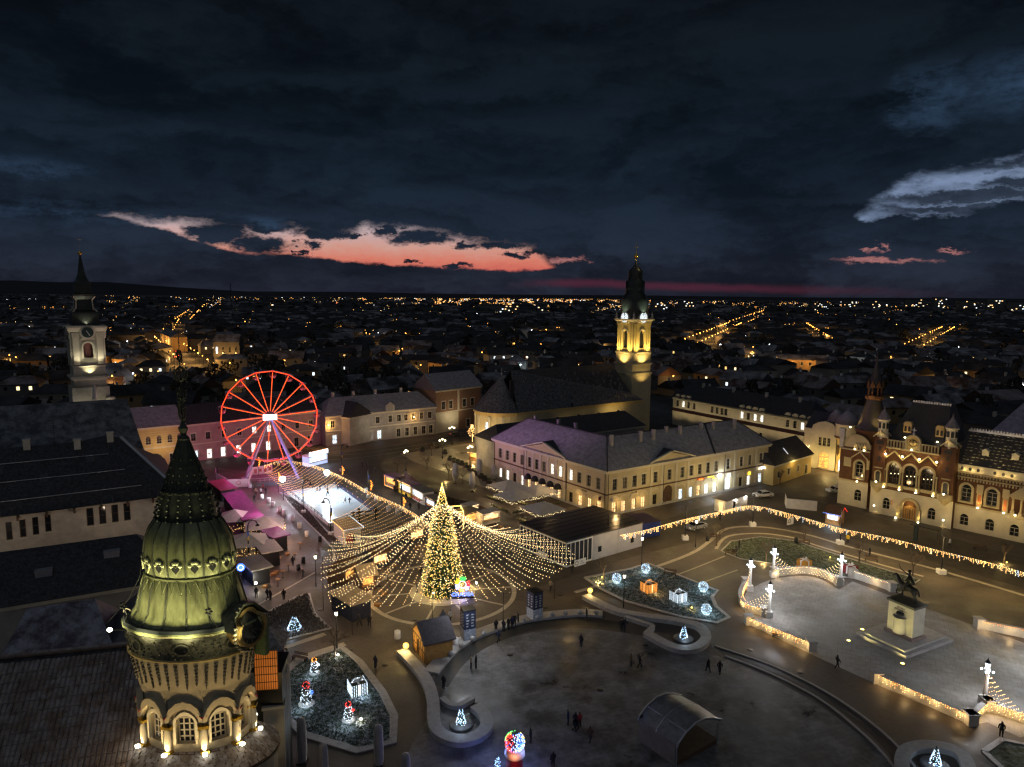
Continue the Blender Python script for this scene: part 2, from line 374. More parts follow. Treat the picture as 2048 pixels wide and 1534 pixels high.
def window(parent,T,x,z,w,h,arch=False,glass=None,frame=None,dep=.2,bars=(1,2),name='window',sill=True):
 """window set in its opening: frame with bars and sill, its pane a sub-part; alike windows share their meshes"""
 glass=glass or GLASS;frame=frame or WFRAME
 key=(round(w,2),round(h,2),arch,glass.name,frame.name,bars,sill)
 if key not in WCACHE:
  f=MB();t=.09
  hh=h-w/2 if arch else h
  f.box(-w/2,-w/2+t,0,.08,0,hh);f.box(w/2-t,w/2,0,.08,0,hh);f.box(-w/2+t,w/2-t,0,.08,0,t)
  if arch:
   ap=arch_pts(-w/2,w/2,h);ai=arch_pts(-w/2+t,w/2-t,h-t)
   for(p,q),(u,v)in zip(zip(ap[:-1],ap[1:]),zip(ai[:-1],ai[1:])):
    f.add([(p[0],0,p[1]),(q[0],0,q[1]),(v[0],0,v[1]),(u[0],0,u[1])],[(0,1,2,3)])
   f.box(-w/2+t,w/2-t,0,.08,hh-.05,hh+.05)
  else:f.box(-w/2+t,w/2-t,0,.08,h-t,h)
  for i in range(bars[0]):
   cx=-w/2+w*(i+1)/(bars[0]+1);f.box(cx-.04,cx+.04,.01,.07,t,hh)
  for i in range(bars[1]):
   cz=hh*(i+1)/(bars[1]+1);f.box(-w/2+t,w/2-t,.015,.065,cz-.035,cz+.035)
  if sill:
   f.box(-w/2-.12,w/2+.12,-dep-.14,-dep-.003,-.14,-.004,1)
   if not arch and w>.9:
    for x0_,x1_,z0_,z1_ in((-w/2-.17,-w/2-.005,0,h),(w/2+.005,w/2+.17,0,h),(-w/2-.17,w/2+.17,h+.005,h+.18),(-w/2-.24,w/2+.24,h+.19,h+.27)):f.box(x0_,x1_,-dep-(.12 if z0_>h+.1 else .06),-dep-.003,z0_,z1_,1)
  g=MB()
  if arch:pl=[(-w/2,0),(w/2,0)]+arch_pts(-w/2,w/2,h)
  else:pl=[(-w/2,0),(w/2,0),(w/2,h),(-w/2,h)]
  g.extr(pl,.05,.07)
  WCACHE[key]=(f.mesh(name,[frame,STONE2]),g.mesh('pane',glass))
 fm,gm=WCACHE[key]
 p=T@Vector((x,dep,z));rz=T.to_euler().z
 o=obj(name,fm,parent,p,rz);obj('pane',gm,o)
 return o
def sagpts(a,b,sag,n):
 a=Vector(a);b=Vector(b)
 return[a.lerp(b,i/n)-Vector((0,0,sag*4*(i/n)*(1-i/n)))for i in range(n+1)]
# ================================================================ ground
def paving_mat(name,c1,c2,cm,sx,sy,rough=.55,blot=.5,ang=0.0,snow=0.0,wet=.0,bump=.25):
 """slab or sett paving with joints, damp blotches and a little trodden snow"""
 m=bpy.data.materials.new(name);m.use_nodes=True;nt=m.node_tree;N=nt.nodes;L=nt.links;b=_p(nt)
 geo=N.new('ShaderNodeNewGeometry');mp=N.new('ShaderNodeMapping');mp.inputs['Rotation'].default_value=(0,0,ang);L.new(geo.outputs['Position'],mp.inputs[0])
 br=N.new('ShaderNodeTexBrick');L.new(mp.outputs[0],br.inputs['Vector']);br.inputs['Scale'].default_value=1.0
 br.inputs['Brick Width'].default_value=sx;br.inputs['Row Height'].default_value=sy;br.inputs['Mortar Size'].default_value=.022*max(sx,.4);br.inputs['Bias'].default_value=-.1
 br.inputs['Color1'].default_value=(*c1,1);br.inputs['Color2'].default_value=(*c2,1);br.inputs['Mortar'].default_value=(*cm,1)
 t=N.new('ShaderNodeTexNoise');L.new(geo.outputs['Position'],t.inputs['Vector']);t.inputs['Scale'].default_value=.16;t.inputs['Detail'].default_value=7;t.inputs['Roughness'].default_value=.66;t.inputs['Distortion'].default_value=.4
 mr=N.new('ShaderNodeMapRange');L.new(t.outputs['Fac'],mr.inputs[0]);mr.inputs['From Min'].default_value=.36;mr.inputs['From Max'].default_value=.62;mr.inputs['To Min'].default_value=1-blot;mr.inputs['To Max'].default_value=1.12
 vm=N.new('ShaderNodeVectorMath');vm.operation='SCALE';L.new(br.outputs['Color'],vm.inputs[0]);L.new(mr.outputs[0],vm.inputs['Scale']);out=vm.outputs[0]
 if snow:
  t2=N.new('ShaderNodeTexNoise');L.new(geo.outputs['Position'],t2.inputs['Vector']);t2.inputs['Scale'].default_value=.35;t2.inputs['Detail'].default_value=9;t2.inputs['Roughness'].default_value=.72
  m2=N.new('ShaderNodeMapRange');L.new(t2.outputs['Fac'],m2.inputs[0]);m2.inputs['From Min'].default_value=.45;m2.inputs['From Max'].default_value=.68;m2.inputs['To Max'].default_value=snow
  mx=N.new('ShaderNodeMix');mx.data_type='RGBA';L.new(m2.outputs[0],mx.inputs[0]);L.new(out,mx.inputs[6]);mx.inputs[7].default_value=(.6,.6,.62,1);out=mx.outputs[2]
 L.new(out,b.inputs['Base Color'])
 r2=N.new('ShaderNodeMapRange');L.new(t.outputs['Fac'],r2.inputs[0]);r2.inputs['From Min'].default_value=.35;r2.inputs['From Max'].default_value=.65;r2.inputs['To Min'].default_value=max(.18,rough-.3-wet);r2.inputs['To Max'].default_value=rough+.1;L.new(r2.outputs[0],b.inputs['Roughness'])
 bp=N.new('ShaderNodeBump');bp.inputs['Strength'].default_value=bump;bp.inputs['Distance'].default_value=.03;L.new(br.outputs['Fac'],bp.inputs['Height']);bp.invert=True;L.new(bp.outputs[0],b.inputs['Normal'])
 MATS[name]=m;return m
TERRAIN=M('earth_and_snow',(.030,.028,.026),.95,.5,.01,0,5,snow=.10,snowscale=.02)
PAVE=paving_mat('square_paving',(.115,.090,.072),(.088,.070,.058),(.036,.03,.027),.5,.25,.78,.35,rad(33),0,.1)
PAVE2=paving_mat('pale_paving',(.27,.235,.19),(.22,.19,.155),(.09,.08,.07),.8,.8,.6,.3,rad(33),0,.05)
PLAZA=paving_mat('plaza_slabs',(.165,.156,.154),(.13,.124,.126),(.085,.081,.081),1.3,.65,.7,.78,rad(-20),.28,.15)
MONPAVE=paving_mat('monument_slabs',(.33,.30,.27),(.27,.25,.22),(.17,.155,.14),1.1,1.1,.8,.5,rad(28),.25,.1)
ASPHALT=M('asphalt',(.052,.047,.042),.68,.35,.25,.3,12)
BANDST=M('pale_band_stone',(.40,.35,.28),.6,.18,1.2,.15,12)
GRASS=M('frosted_lawn',(.040,.055,.030),.95,.45,.5,.8,7,snow=.62,snowscale=1.6)
GRASS2=M('winter_lawn',(.060,.075,.028),.95,.45,.5,.8,7,snow=.25,snowscale=1.6)
SOIL=M('planting_bed',(.055,.042,.034),.95,.5,.8,.9,5,snow=.40,snowscale=1.4)
ICE=M('rink_ice',(.62,.70,.76),.22,.08,.35,.1,4,spec=.5)

t=MB();t.add([(-16000,-300,0),(16000,-300,0),(16000,16000,0),(-16000,16000,0)],[(0,1,2,3)])
t.build('ground',TERRAIN,kind='structure')
# low hills along the horizon to the left
def hills(name,pts,y,d):
 m=MB();n=len(pts)
 for(xa,ha),(xb,hb)in zip(pts[:-1],pts[1:]):
  m.add([(xa,y,-5),(xb,y,-5),(xb,y+d,hb),(xa,y+d,ha),(xa,y+2.5*d,-5),(xb,y+2.5*d,-5)],[(0,1,2,3),(3,2,5,4)],0,True)
 m.build(name,M('far_hills',(.02,.021,.026),.95,.3,.002),kind='structure')
hills('hills',[(-12000,60),(-10500,190),(-9000,230),(-8200,205),(-7300,215),(-6000,130),(-4800,70),(-3000,78),(-1500,60),(0,55),(2500,60),(5000,48),(8000,62),(12000,55)],10500,2200)

def sheet(name,pts,lvl,mat,px=True,kind='structure',z=0.0):
 P=[G(*p)for p in pts]if px else pts
 m=MB();m.add([(p[0],p[1],z+.004*lvl)for p in P],[tuple(range(len(P)))]);
 me=m.mesh(name,mat)
 if me.polygons[0].normal.z<0:me.flip_normals()
 return obj(name,me,kind=kind)
def offs(P,w):
 """offset polyline: left and right edges"""
 Lf=[];Rt=[]
 for i,p in enumerate(P):
  a=P[max(0,i-1)];b=P[min(len(P)-1,i+1)]
  d=Vector((b[0]-a[0],b[1]-a[1])).normalized();n=Vector((-d.y,d.x))
  Lf.append((p[0]+n.x*w/2,p[1]+n.y*w/2));Rt.append((p[0]-n.x*w/2,p[1]-n.y*w/2))
 return Lf,Rt
def smooth(P,n=4,closed=False):
 """Catmull-Rom through the points"""
 P=[Vector((p[0],p[1]))for p in P];out=[]
 k=len(P)
 for i in range(k if closed else k-1):
  g=lambda j:P[j%k]if closed else P[max(0,min(k-1,j))]
  a,b,c,d=g(i-1),g(i),g(i+1),g(i+2)
  for s in range(n):
   t=s/n;out.append(.5*((2*b)+(c-a)*t+(2*a-5*b+4*c-d)*t*t+(3*b-a-3*c+d)*t**3))
 if not closed:out.append(P[-1])
 return[(p.x,p.y)for p in out]
def strip(mb,P,w,z0,z1,mi=0,base=False):
 Lf,Rt=offs(P,w)
 for i in range(len(P)-1):
  a,b,c,d=Rt[i],Rt[i+1],Lf[i+1],Lf[i]
  mb.add([(*a,z1),(*b,z1),(*c,z1),(*d,z1)],[(0,1,2,3)],mi)
  if z1-z0>.02:
   mb.add([(*a,z0),(*b,z0),(*b,z1),(*a,z1)],[(0,1,2,3)],mi);mb.add([(*c,z0),(*d,z0),(*d,z1),(*c,z1)],[(0,1,2,3)],mi)
 if z1-z0>.02:
  for i in(0,-1):
   a,d=Rt[i],Lf[i];mb.add([(*a,z0),(*d,z0),(*d,z1),(*a,z1)],[(0,1,2,3)],mi)
 return mb
def pxl(pts,z=0):return[tuple(G(*p,z))[:2]for p in pts]

sheet('square_paving',[(-75,38),(112,38),(118,120),(84,190),(40,215),(-20,228),(-60,205),(-104,180),(-60,120)],1,PAVE,False)
sheet('road',smooth(pxl([(430,912),(520,918),(640,912),(780,893),(900,872),(1000,850)]),3)+[tuple(G(1010,862))[:2]]+smooth(pxl([(905,888),(820,906),(760,925),(790,960),(870,1005),(935,1042),(915,1066),(850,1048),(770,998),(700,952),(650,938),(520,942),(430,935)]),3),2,ASPHALT,False)
for k,off in enumerate((0,8)):
 m=MB();strip(m,smooth(pxl([(560,920+off),(660,912+off),(760,902+off),(900,880+off*.6)])),.12,0,.012);m.build('tram_rail',STEEL,kind='structure')
m=MB()
for i in range(6):
 a=G(604+i*9,896+i*.6);m.T=TR((a.x,a.y),rad(60));m.box(-1.5,1.5,-.25,.25,.010,.0125)
m.build('crosswalk',M('road_paint',(.55,.42,.25),.7,.3,2),kind='structure')
sheet('church_forecourt',[(800,908),(870,898),(950,885),(990,905),(990,985),(930,960),(880,940),(830,925)],3,PAVE2)
sheet('fountain_plaza',smooth(pxl([(872,1408),(905,1345),(960,1300),(1050,1268),(1150,1256),(1250,1266),(1380,1294),(1500,1338),(1620,1400),(1720,1470),(1790,1534),(1800,1640),(1400,1750),(900,1690),(800,1560)]),4,True),3,PLAZA,False)
DRAIN=M('drain_channel',(.03,.028,.028),.5,.2,2)
m=MB();strip(m,smooth(pxl([(878,1372),(915,1322),(970,1285),(1050,1256),(1150,1243),(1250,1252)])),2.2,0,.016);m.build('drain_channel',DRAIN,kind='structure')
m=MB();strip(m,smooth(pxl([(862,1348),(905,1300),(960,1268),(1050,1240),(1150,1228),(1205,1230)])),1.9,0,.30);m.build('stone_ledge',GRANITE,kind='structure')
m=MB();strip(m,smooth(pxl([(1440,1300),(1540,1337),(1640,1388),(1730,1452),(1800,1520),(1850,1600)])),1.0,0,.016);m.build('drain_channel',DRAIN,kind='structure')
for k,q in enumerate(([(1430,1292),(1540,1330),(1650,1383),(1745,1448),(1815,1515),(1865,1595)],[(1450,1312),(1540,1347),(1635,1396),(1715,1458),(1780,1524),(1830,1605)])):
 m=MB();strip(m,smooth(pxl(q)),.28,0,.10);m.build('kerb',GRANITE,kind='structure')
MONP=smooth(pxl([(1487,1215),(1493,1185),(1540,1160),(1600,1152),(1640,1158),(1678,1180)]),3)+pxl([(1705,1163),(1790,1195),(1960,1255),(2060,1290),(2120,1460),(2040,1475),(1975,1445),(1940,1450),(1755,1370),(1630,1312),(1500,1250)])
sheet('monument_plaza',MONP,4,MONPAVE,False)
sheet('carriageway',[(1060,1180),(1270,1112),(1400,1080),(1500,1040),(1620,1055),(1800,1105),(2060,1180),(2060,1120),(1900,1075),(1700,1020),(1560,985),(1400,1015),(1300,1050),(1040,1135)],2,M('carriageway_setts',(.080,.066,.050),.7,.3,.4,.3,12))
# rings and radial bands of pale stone round the tree
TREE=G(885,1183)
m=MB();N_=72
def annulus(m,c,r0,r1,z,n=72,a0=0,a1=2*pi):
 for i in range(n):
  a=a0+(a1-a0)*i/n;b=a0+(a1-a0)*(i+1)/n
  m.add([(c.x+r0*cos(a),c.y+r0*sin(a),z),(c.x+r1*cos(a),c.y+r1*sin(a),z),(c.x+r1*cos(b),c.y+r1*sin(b),z),(c.x+r0*cos(b),c.y+r0*sin(b),z)],[(0,1,2,3)])
annulus(m,TREE,10.6,11.3,.012);m.build('stone_ring',BANDST,kind='structure')
m=MB();annulus(m,TREE,.1,5.0,.012);m.build('stone_disc',BANDST,kind='structure')
for i in range(10):
 a=2*pi*i/10+.18;m=MB(TR((TREE.x,TREE.y),a));m.box(5.05,10.55,-.17,.17,.0,.012);m.build('stone_band',BANDST,kind='structure')
for q,w in(([(1150,1185),(1270,1148),(1380,1108),(1420,1082),(1455,1057),(1522,1054),(1609,1068),(1703,1095),(1872,1139),(2048,1191),(2150,1222)],.75),([(1432,1098),(1455,1073),(1522,1067),(1594,1077),(1630,1090),(1764,1130),(1847,1153)],.6),([(1300,1170),(1380,1140),(1450,1112)],.3),([(1340,1190),(1420,1160),(1475,1140)],.3),
([(560,985),(600,1030),(650,1080),(668,1110),(662,1150)],.4),([(470,1235),(560,1185),(630,1145)],.35),([(585,1320),(640,1303),(690,1288)],1.0),([(555,1300),(650,1268)],.9)):
 m=MB();strip(m,smooth(pxl(q)),w,0,.020);m.build('path_edging',BANDST,kind='structure')
# lawns with their kerbs
def lawn(pts,mat,kerb=.45,name='lawn',kz=.12,closed=True):
 P=pxl(pts);Q=P
 sheet(name,Q,4,mat,False)
 m=MB();strip(m,Q+[Q[0]]if closed else Q,kerb,0,kz);m.build('kerb',GRANITE,kind='structure');return P
LW=lawn([(592,1325),(682,1294),(720,1325),(765,1385),(788,1432),(786,1484),(715,1502),(610,1470),(575,1440),(572,1345)],GRASS,.9,'lawn')
LN=lawn([(515,1236),(597,1193),(617,1188),(628,1228),(660,1257),(565,1282),(520,1268)],SOIL,.5,'planting_bed')
LE=lawn([(1170,1156),(1262,1138),(1295,1127),(1436,1182),(1424,1194),(1432,1213),(1458,1235),(1433,1246),(1363,1234),(1252,1203),(1195,1174)],GRASS,.55)
LR=lawn([(1442,1103),(1462,1083),(1522,1074),(1594,1083),(1630,1096),(1764,1138),(1840,1160),(1800,1186),(1705,1156),(1640,1150),(1550,1128),(1480,1118)],GRASS2,.25)
lawn([(1968,1504),(2004,1480),(2060,1492),(2110,1560),(2030,1560)],GRASS2,.6)
lawn([(560,985),(600,1000),(652,1062),(690,1085),(672,1105),(650,1080),(600,1030)],SOIL,.25,'planting_bed')
m=MB();annulus(m,G(672,1095),.01,2.2,.02,24);m.build('planting_bed',GRASS2,kind='structure')
# winding stone benches round the fountain bowls
def bench_wall(q,w,h,label):
 m=MB();strip(m,smooth(pxl(q),5),w,0,h);strip(m,smooth(pxl(q),5),w+.12,h,h+.07)
 tag(m.build('stone_bench',GRANITE),label,'bench','winding stone benches round the fountain')
bench_wall([(803,1308),(832,1338),(855,1372),(866,1410),(867,1442),(873,1466),(893,1482),(925,1488),(958,1478),(974,1458),(968,1436),(950,1420)],1.25,.55,'winding stone bench with a basin round the small lit tree near the wooden hut')
bench_wall([(884,1402),(898,1414),(918,1417),(946,1402)],.6,.45,'short hooked stone bench behind the small lit tree near the wooden hut')
bench_wall([(1170,1197),(1230,1226),(1290,1238),(1347,1246),(1397,1258),(1412,1279),(1400,1297),(1375,1304),(1343,1299),(1292,1272)],1.2,.55,'winding stone bench round the small lit tree below the lawn of glowing balls')
bench_wall([(1250,1238),(1285,1250),(1305,1258),(1292,1272)],.6,.45,'short hooked stone bench left of the basin below the lawn of glowing balls')
bench_wall([(1806,1560),(1803,1530),(1815,1508),(1850,1499),(1895,1504),(1925,1520),(1938,1550)],1.2,.55,'curved stone bench with a basin round the lit tree in the bottom right corner')
for px,py,r in((922,1452,1.25),(1367,1280,1.3),(1870,1534,1.3)):
 g=G(px,py);m=MB();m.lathe([(r,0),(r,.28),(r-.08,.34),(.01,.34)],28,0,(g.x,g.y));m.build('plinth_disc',PLAZA,kind='structure')
# ice rink
RK=[G(572,984),G(657,1052),G(748,1025),G(668,967)]
sheet('rink_ice',[tuple(p)[:2]for p in RK],5,ICE,False)
# ================================================================ buildings
def Lt(loc,p,a):return TR((p[0]-loc[0],p[1]-loc[1],(p[2]if len(p)>2 else 0)),a)
def seams(mb,a,b,c,d,step=.62,h=.06,w=.05,mi=0):
 """standing seams on the roof plane a-b (eave) / d-c (ridge)"""
 a,b,c,d=map(Vector,(a,b,c,d));n=max(2,int((b-a).length/step));nn=(b-a).cross(d-a).normalized()
 if nn.z<0:nn=-nn
 u=(b-a).normalized()*w/2
 for i in range(1,n):
  t=i/n;p=a.lerp(b,t);q=d.lerp(c,t)
  mb.add([p-u,p+u,q+u,q-u,p-u+nn*h,p+u+nn*h,q+u+nn*h,q-u+nn*h],[(0,1,5,4),(1,2,6,5),(2,3,7,6),(3,0,4,7),(4,5,6,7)],mi)
def chimney(parent,p,w=.8,h=1.6,mat=None):
 m=MB(TR(p,rad(33)));m.box(-w/2,w/2,-w/2,w/2,-1.2,h);m.box(-w/2-.08,w/2+.08,-w/2-.08,w/2+.08,h,h+.15)
 return m.build('chimney',mat or STONE,parent)
SNOWLINE=M('snow_line',(.55,.56,.6),.8,.2,2)

# ---- the cream palace on the corner
PL,PC,PR=(-4.3,170.6),(19.5,139.1),(62.7,167.2)
aL=atan2(PC[1]-PL[1],PC[0]-PL[0]);aR=atan2(PR[1]-PC[1],PR[0]-PC[0]);WL=39.48;WR=51.53
pal=thing('cream_palace','long cream two storey corner palace with snowy lilac roof, two pediments and lit shops','building',(*PC,0))
TL=Lt(PC,PL,aL);TRt=Lt(PC,PC,aR)
wl=[2.65,5.55,8.42,11.42,14.2,16.86,19.5,22.26,25.05,28.48,31.27,34.18,37.06]
wr=[2.2,4.95,7.65,10.33,13.72,17.9,21.86,24.72,27.45,30.15,32.83,36.95,41.64,44.66,48.76]
ops=[(x-.62,x+.62,5.25,7.65,False)for x in wl];opr=[(x-.62,x+.62,5.25,7.65,False)for x in wr]
gl=[(2.7,'w'),(5.6,'w'),(8.5,'d'),(11.5,'w'),(13.92,'a'),(16.5,'a'),(19.2,'a'),(21.97,'a'),(24.6,'a'),(28.6,'d'),(31.44,'a'),(34.35,'a'),(37.2,'a')]
gr=[(2.2,'a'),(4.8,'a'),(7.65,'a'),(10.33,'a'),(13.7,'d'),(21.6,'c'),(24.75,'c'),(27.3,'a'),(29.9,'w'),(32.64,'w'),(37.1,'c'),(41.64,'d'),(44.5,'w'),(48.7,'c')]
gops=lambda lst:[(x-(.95 if k=='c' and x>36 and x<38 else .62),x+(.95 if k=='c' and x>36 and x<38 else .62),.12,3.3 if k=='c' and 36<x<38 else 2.7,False)for x,k in lst]
m=MB(TL);wall_holes(m,WL,0,9.3,ops+gops(gl));m.build('wall',CREAM,pal)
m=MB(TRt);wall_holes(m,WR,0,9.3,opr+gops(gr)+[(16.2,19.0,.1,4.2,True)]);m.build('wall',CREAM,pal)
m=MB();loc=Matrix.Translation((-PC[0],-PC[1],0));m.T=loc
inner=lambda p,a,dx,dy:(p[0]+dx*cos(a)-dy*sin(a),p[1]+dx*sin(a)+dy*cos(a))
m.prism([inner(PL,aL,.4,.45),inner(PC,(aL+aR)/2+.0,.0,.7),inner(PR,aR,-.3,.45),inner(PR,aR,-.3,12.6),inner(PC,aR,16,13),inner(PL,aL,0.4,13)],0,9.4);m.build('core',BLACK,pal)  # black block added inside the walls to stop light passing through
lit={'w':LITWHITE,'a':LITWARM,'d':GLASS,'c':LITCOOL}
for T,lst in((TL,wl),(TRt,wr)):
 for x in lst:
  k=T is TL and x in(22.26,25.05,28.48)
  window(pal,T,x,5.25,1.24,2.4,glass=LITWHITE if k else random.choice((GLASS,GLASS,DIMGLASS)))
for T,lst in((TL,gl),(TRt,gr)):
 for x,k in lst:
  big=k=='c' and 36<x<38
  window(pal,T,x,.12,1.9 if big else 1.24,3.18 if big else 2.58,glass=lit[k],frame=DARKWOOD if k in 'da' else WHITE,bars=(1,1),name='shop_window',sill=False)
window(pal,TRt,17.6,.1,2.8,4.1,True,glass=DARKWOOD,frame=DARKWOOD,bars=(1,1),name='gate',sill=False)
for T,lst in((TL,gl),(TRt,gr)):
 for x,k in lst: # blind arches over the shop openings
  m=MB(T);r=1.05;n=10
  for i in range(n):
   a,b=pi*i/n,pi*(i+1)/n
   m.extr([(x+r*cos(a),2.95+r*sin(a)*.9),(x+(r+.22)*cos(a),2.95+(r+.22)*sin(a)*.9),(x+(r+.22)*cos(b),2.95+(r+.22)*sin(b)*.9),(x+r*cos(b),2.95+r*sin(b)*.9)],-.12,.0)
  m.build('blind_arch',STONE2,pal)
for T,W in((TL,WL),(TRt,WR)):
 m=MB(T);m.box(-.25,W+.25,-.42,-.003,9.05,9.32);m.box(-.4,W+.4,-.6,-.003,9.32,9.7);m.build('cornice',STONE2,pal)
 m=MB(T);m.box(-.05,W+.05,-.10,-.003,4.45,4.75);m.build('string_course',DARKWOOD,pal)
 m=MB(T);m.box(-.05,W+.05,-.06,-.003,0,.55);m.build('plinth',STONE,pal)
for T,xs in((TL,(12.75,15.5,18.2,20.9,23.7,26.5)),(TRt,(12.4,15.6,19.9,23.7,39.3,46.9))):
 for x in xs:
  m=MB(T);m.box(x-.3,x+.3,-.14,-.004,4.76,8.75);m.box(x-.4,x+.4,-.2,-.004,8.75,9.04);m.box(x-.4,x+.4,-.22,-.004,.56,1.1);m.box(x-.32,x+.32,-.12,-.004,1.1,4.44);m.build('pilaster',STONE2,pal)
for T,x0,x1,zt in((TL,11.8,27.0,12.0),(TRt,11.7,24.9,11.7)):
 xm=(x0+x1)/2
 m=MB(T);m.extr([(x0,9.72),(x1,9.72),(xm,zt-.25)],-.3,-.1);m.build('pediment',CREAM,pal)
 m=MB(T)
 for a,b in(((x0-.3,9.72),(xm,zt)),((xm,zt),(x1+.3,9.72))):
  m.extr([a,(a[0],a[1]+.3),(b[0],b[1]+.3),b][::-1],-.65,-.05)
 m.build('raking_cornice',STONE2,pal)
 m=MB(T);m.add([(x0-.3,-.66,9.75),(xm,-.66,zt+.32),(xm,5.6-.5,zt+.32),(x0-.3,-.3,9.75),(x1+.3,-.66,9.75),(x1+.3,-.3,9.75)],[(0,1,2,3),(1,4,5,2)]);m.build('pediment_roof',DARKROOF,pal)
# roof: two wings meeting in a hip over the corner
ov=.7
def P3(p,a,dx,dy,z):q=inner(p,a,dx,dy);return Vector((q[0]-PC[0],q[1]-PC[1],z))
eL0=P3(PL,aL,-.6,-ov,9.72);eC=Vector((-.05,-1.0,9.72));eR1=P3(PR,aR,.6,-ov,9.72)
rC=Vector((20.5-PC[0],148-PC[1],15.0));rL=P3(PL,aL,5.5,6.4,14.9);rR=P3(PR,aR,-5.0,6.7,15.0)
bL=P3(PL,aL,-.6,13.4,9.72);bR=P3(PR,aR,.6,13.6,9.72);bC=P3(PC,aR,12.5,14,9.72)
m=MB();m.add([eL0,eC,eR1,rL,rC,rR,bL,bC,bR],[(0,1,4,3),(1,2,5,4),(0,3,6),(2,8,5),(3,4,7,6),(4,5,8,7),(0,6,7,8,2,1)])
m.build('roof',SNOWROOF,pal)
m=MB();seams(m,eL0,eC,rC,rL,.55,.05,.05);seams(m,eC,eR1,rR,rC,.62,.03,.04);o=m.build('standing_seam',SNOWROOF,pal,kind='stuff')
m=MB()
for a,b in((rL,rC),(rC,rR),(eL0,rL),(eC,rC),(eR1,rR)):m.cyl(a+Vector((0,0,.05)),b+Vector((0,0,.05)),.14,.14,6)
m.build('ridge_cap',DARKROOF,pal)
q0=P3(PR,aR,-20.2,-ov,9.75);q1=P3(PR,aR,-15.6,6.7,15.05);m=MB();m.cyl(q0,q1,.28,.28,5);m.build('fire_wall',DARKROOF,pal)
for px,py in((945,575),(1115,552),(1190,542),(1265,522),(1345,517),(1468,497),(1540,490),(1665,478),(500,458),(635,482),(735,502)):
 g=G(900+.3418*px,680+.3418*py+4,14.6);chimney(pal,(g.x-PC[0],g.y-PC[1],14.6),.6,1.0,GREYPL)
for T,W in((TL,WL),(TRt,WR)):
 for x in(.35,W*.31,W*.69,W-.35):m=MB(T);m.cyl((x,-.16,.3),(x,-.16,9.1),.07,.07,6);m.build('downpipe',METAL,pal)
for x in(13.92,16.5,19.2,21.97,24.6): # dark domed awnings
 m=MB(TL@Matrix.Translation((x,0,2.55)));n=8
 m.lathe([(1.05,0),(1.02,.4),(.85,.85),(.5,1.12),(.01,1.2)],8,0,(0,0),True,pi,2*pi);m.build('awning',BLACK,pal)
# shop signs
def text(parent,s,T,size,mat,name='sign_lettering',ext=.03):
 c=bpy.data.curves.new(name,'FONT');c.body=s;c.size=size;c.extrude=ext;c.align_x='CENTER';c.align_y='CENTER';c.materials.append(mat)
 t_=bpy.data.objects.new('lettering',c);col.objects.link(t_);dg=bpy.context.evaluated_depsgraph_get();dg.update()
 me=bpy.data.meshes.new_from_object(t_.evaluated_get(dg));bpy.data.objects.remove(t_);me.transform(T@Matrix.Rotation(rad(90),4,'X'))
 if not me.materials:me.materials.append(mat)
 return obj(name,me,parent)
SIGN_O=E('sign_orange',(1,.22,.03),3.0,True);SIGN_Y=E('sign_yellow',(1,.72,.05),2.2,True);SIGN_W=E('sign_white',(.9,.97,1),4,True)
m=MB(TRt);m.box(26.5,28.9,-.16,-.02,4.0,4.42);m.build('sign_board',M('sign_orange_board',(.6,.12,.02),.5),pal)
text(pal,'orange',TRt@Matrix.Translation((27.7,-.2,4.2)),.5,SIGN_O)
text(pal,'Bancatrans',TRt@Matrix.Translation((31.0,-.15,4.3)),.46,SIGN_Y);text(pal,'schimb',TRt@Matrix.Translation((32.0,-.15,3.85)),.34,SIGN_Y)
text(pal,'OS',TRt@Matrix.Translation((37.1,-.2,3.85)),1.0,SIGN_W)
text(pal,'MUZEUL',TL@Matrix.Translation((33.0,-.1,4.05)),.42,DARKWOOD);text(pal,'GALERIE',TRt@Matrix.Translation((7.6,-.1,4.05)),.42,DARKWOOD)
m=MB(TRt);m.box(44.05,44.95,-.18,-.05,2.95,3.6);m.build('sign_board',SIGN_Y,pal)
m=MB(TRt)
random.seed(5)
for i in range(70):m.octa((47.6+random.random()*2.6,-.25-random.random()*.5,4.05+random.random()*.45-.6*abs(random.random()-.5)),.06)
m.build('tinsel_lights',E('tinsel_white',(1,.93,.8),7),pal)
for T,x,k in((TL,38.2,M('flag_maroon',(.12,.02,.03))),(TRt,.9,WHITE)):
 m=MB(T);m.box(x-.03,x+.03,-1.0,-.02,4.0,4.06);m.box(x-.04,x+.04,-.98,-.28,3.3,3.99);m.build('hanging_sign',k,pal)
g=TRt@Vector((33.9,-.35,4.3));m=MB(TRt);m.box(33.6,34.2,-.45,-.02,4.0,4.6);m.build('floodlight',E('flood_white',(.9,.97,1),14),pal)
lamp('POINT',TRt@Vector((34.6,-1.2,4.2)),60,COOL,pal,.2)
for x in(29.9,32.6,37.1):lamp('POINT',TRt@Vector((x,-1.3,2.2)),35,(.85,.95,1),pal,.3)
for x in(3,9):lamp('POINT',TRt@Vector((x,-1.3,2.4)),22,WARM,pal,.3)
for x in(31.4,37):lamp('POINT',TL@Vector((x,-1.3,2.4)),22,WARM,pal,.3)

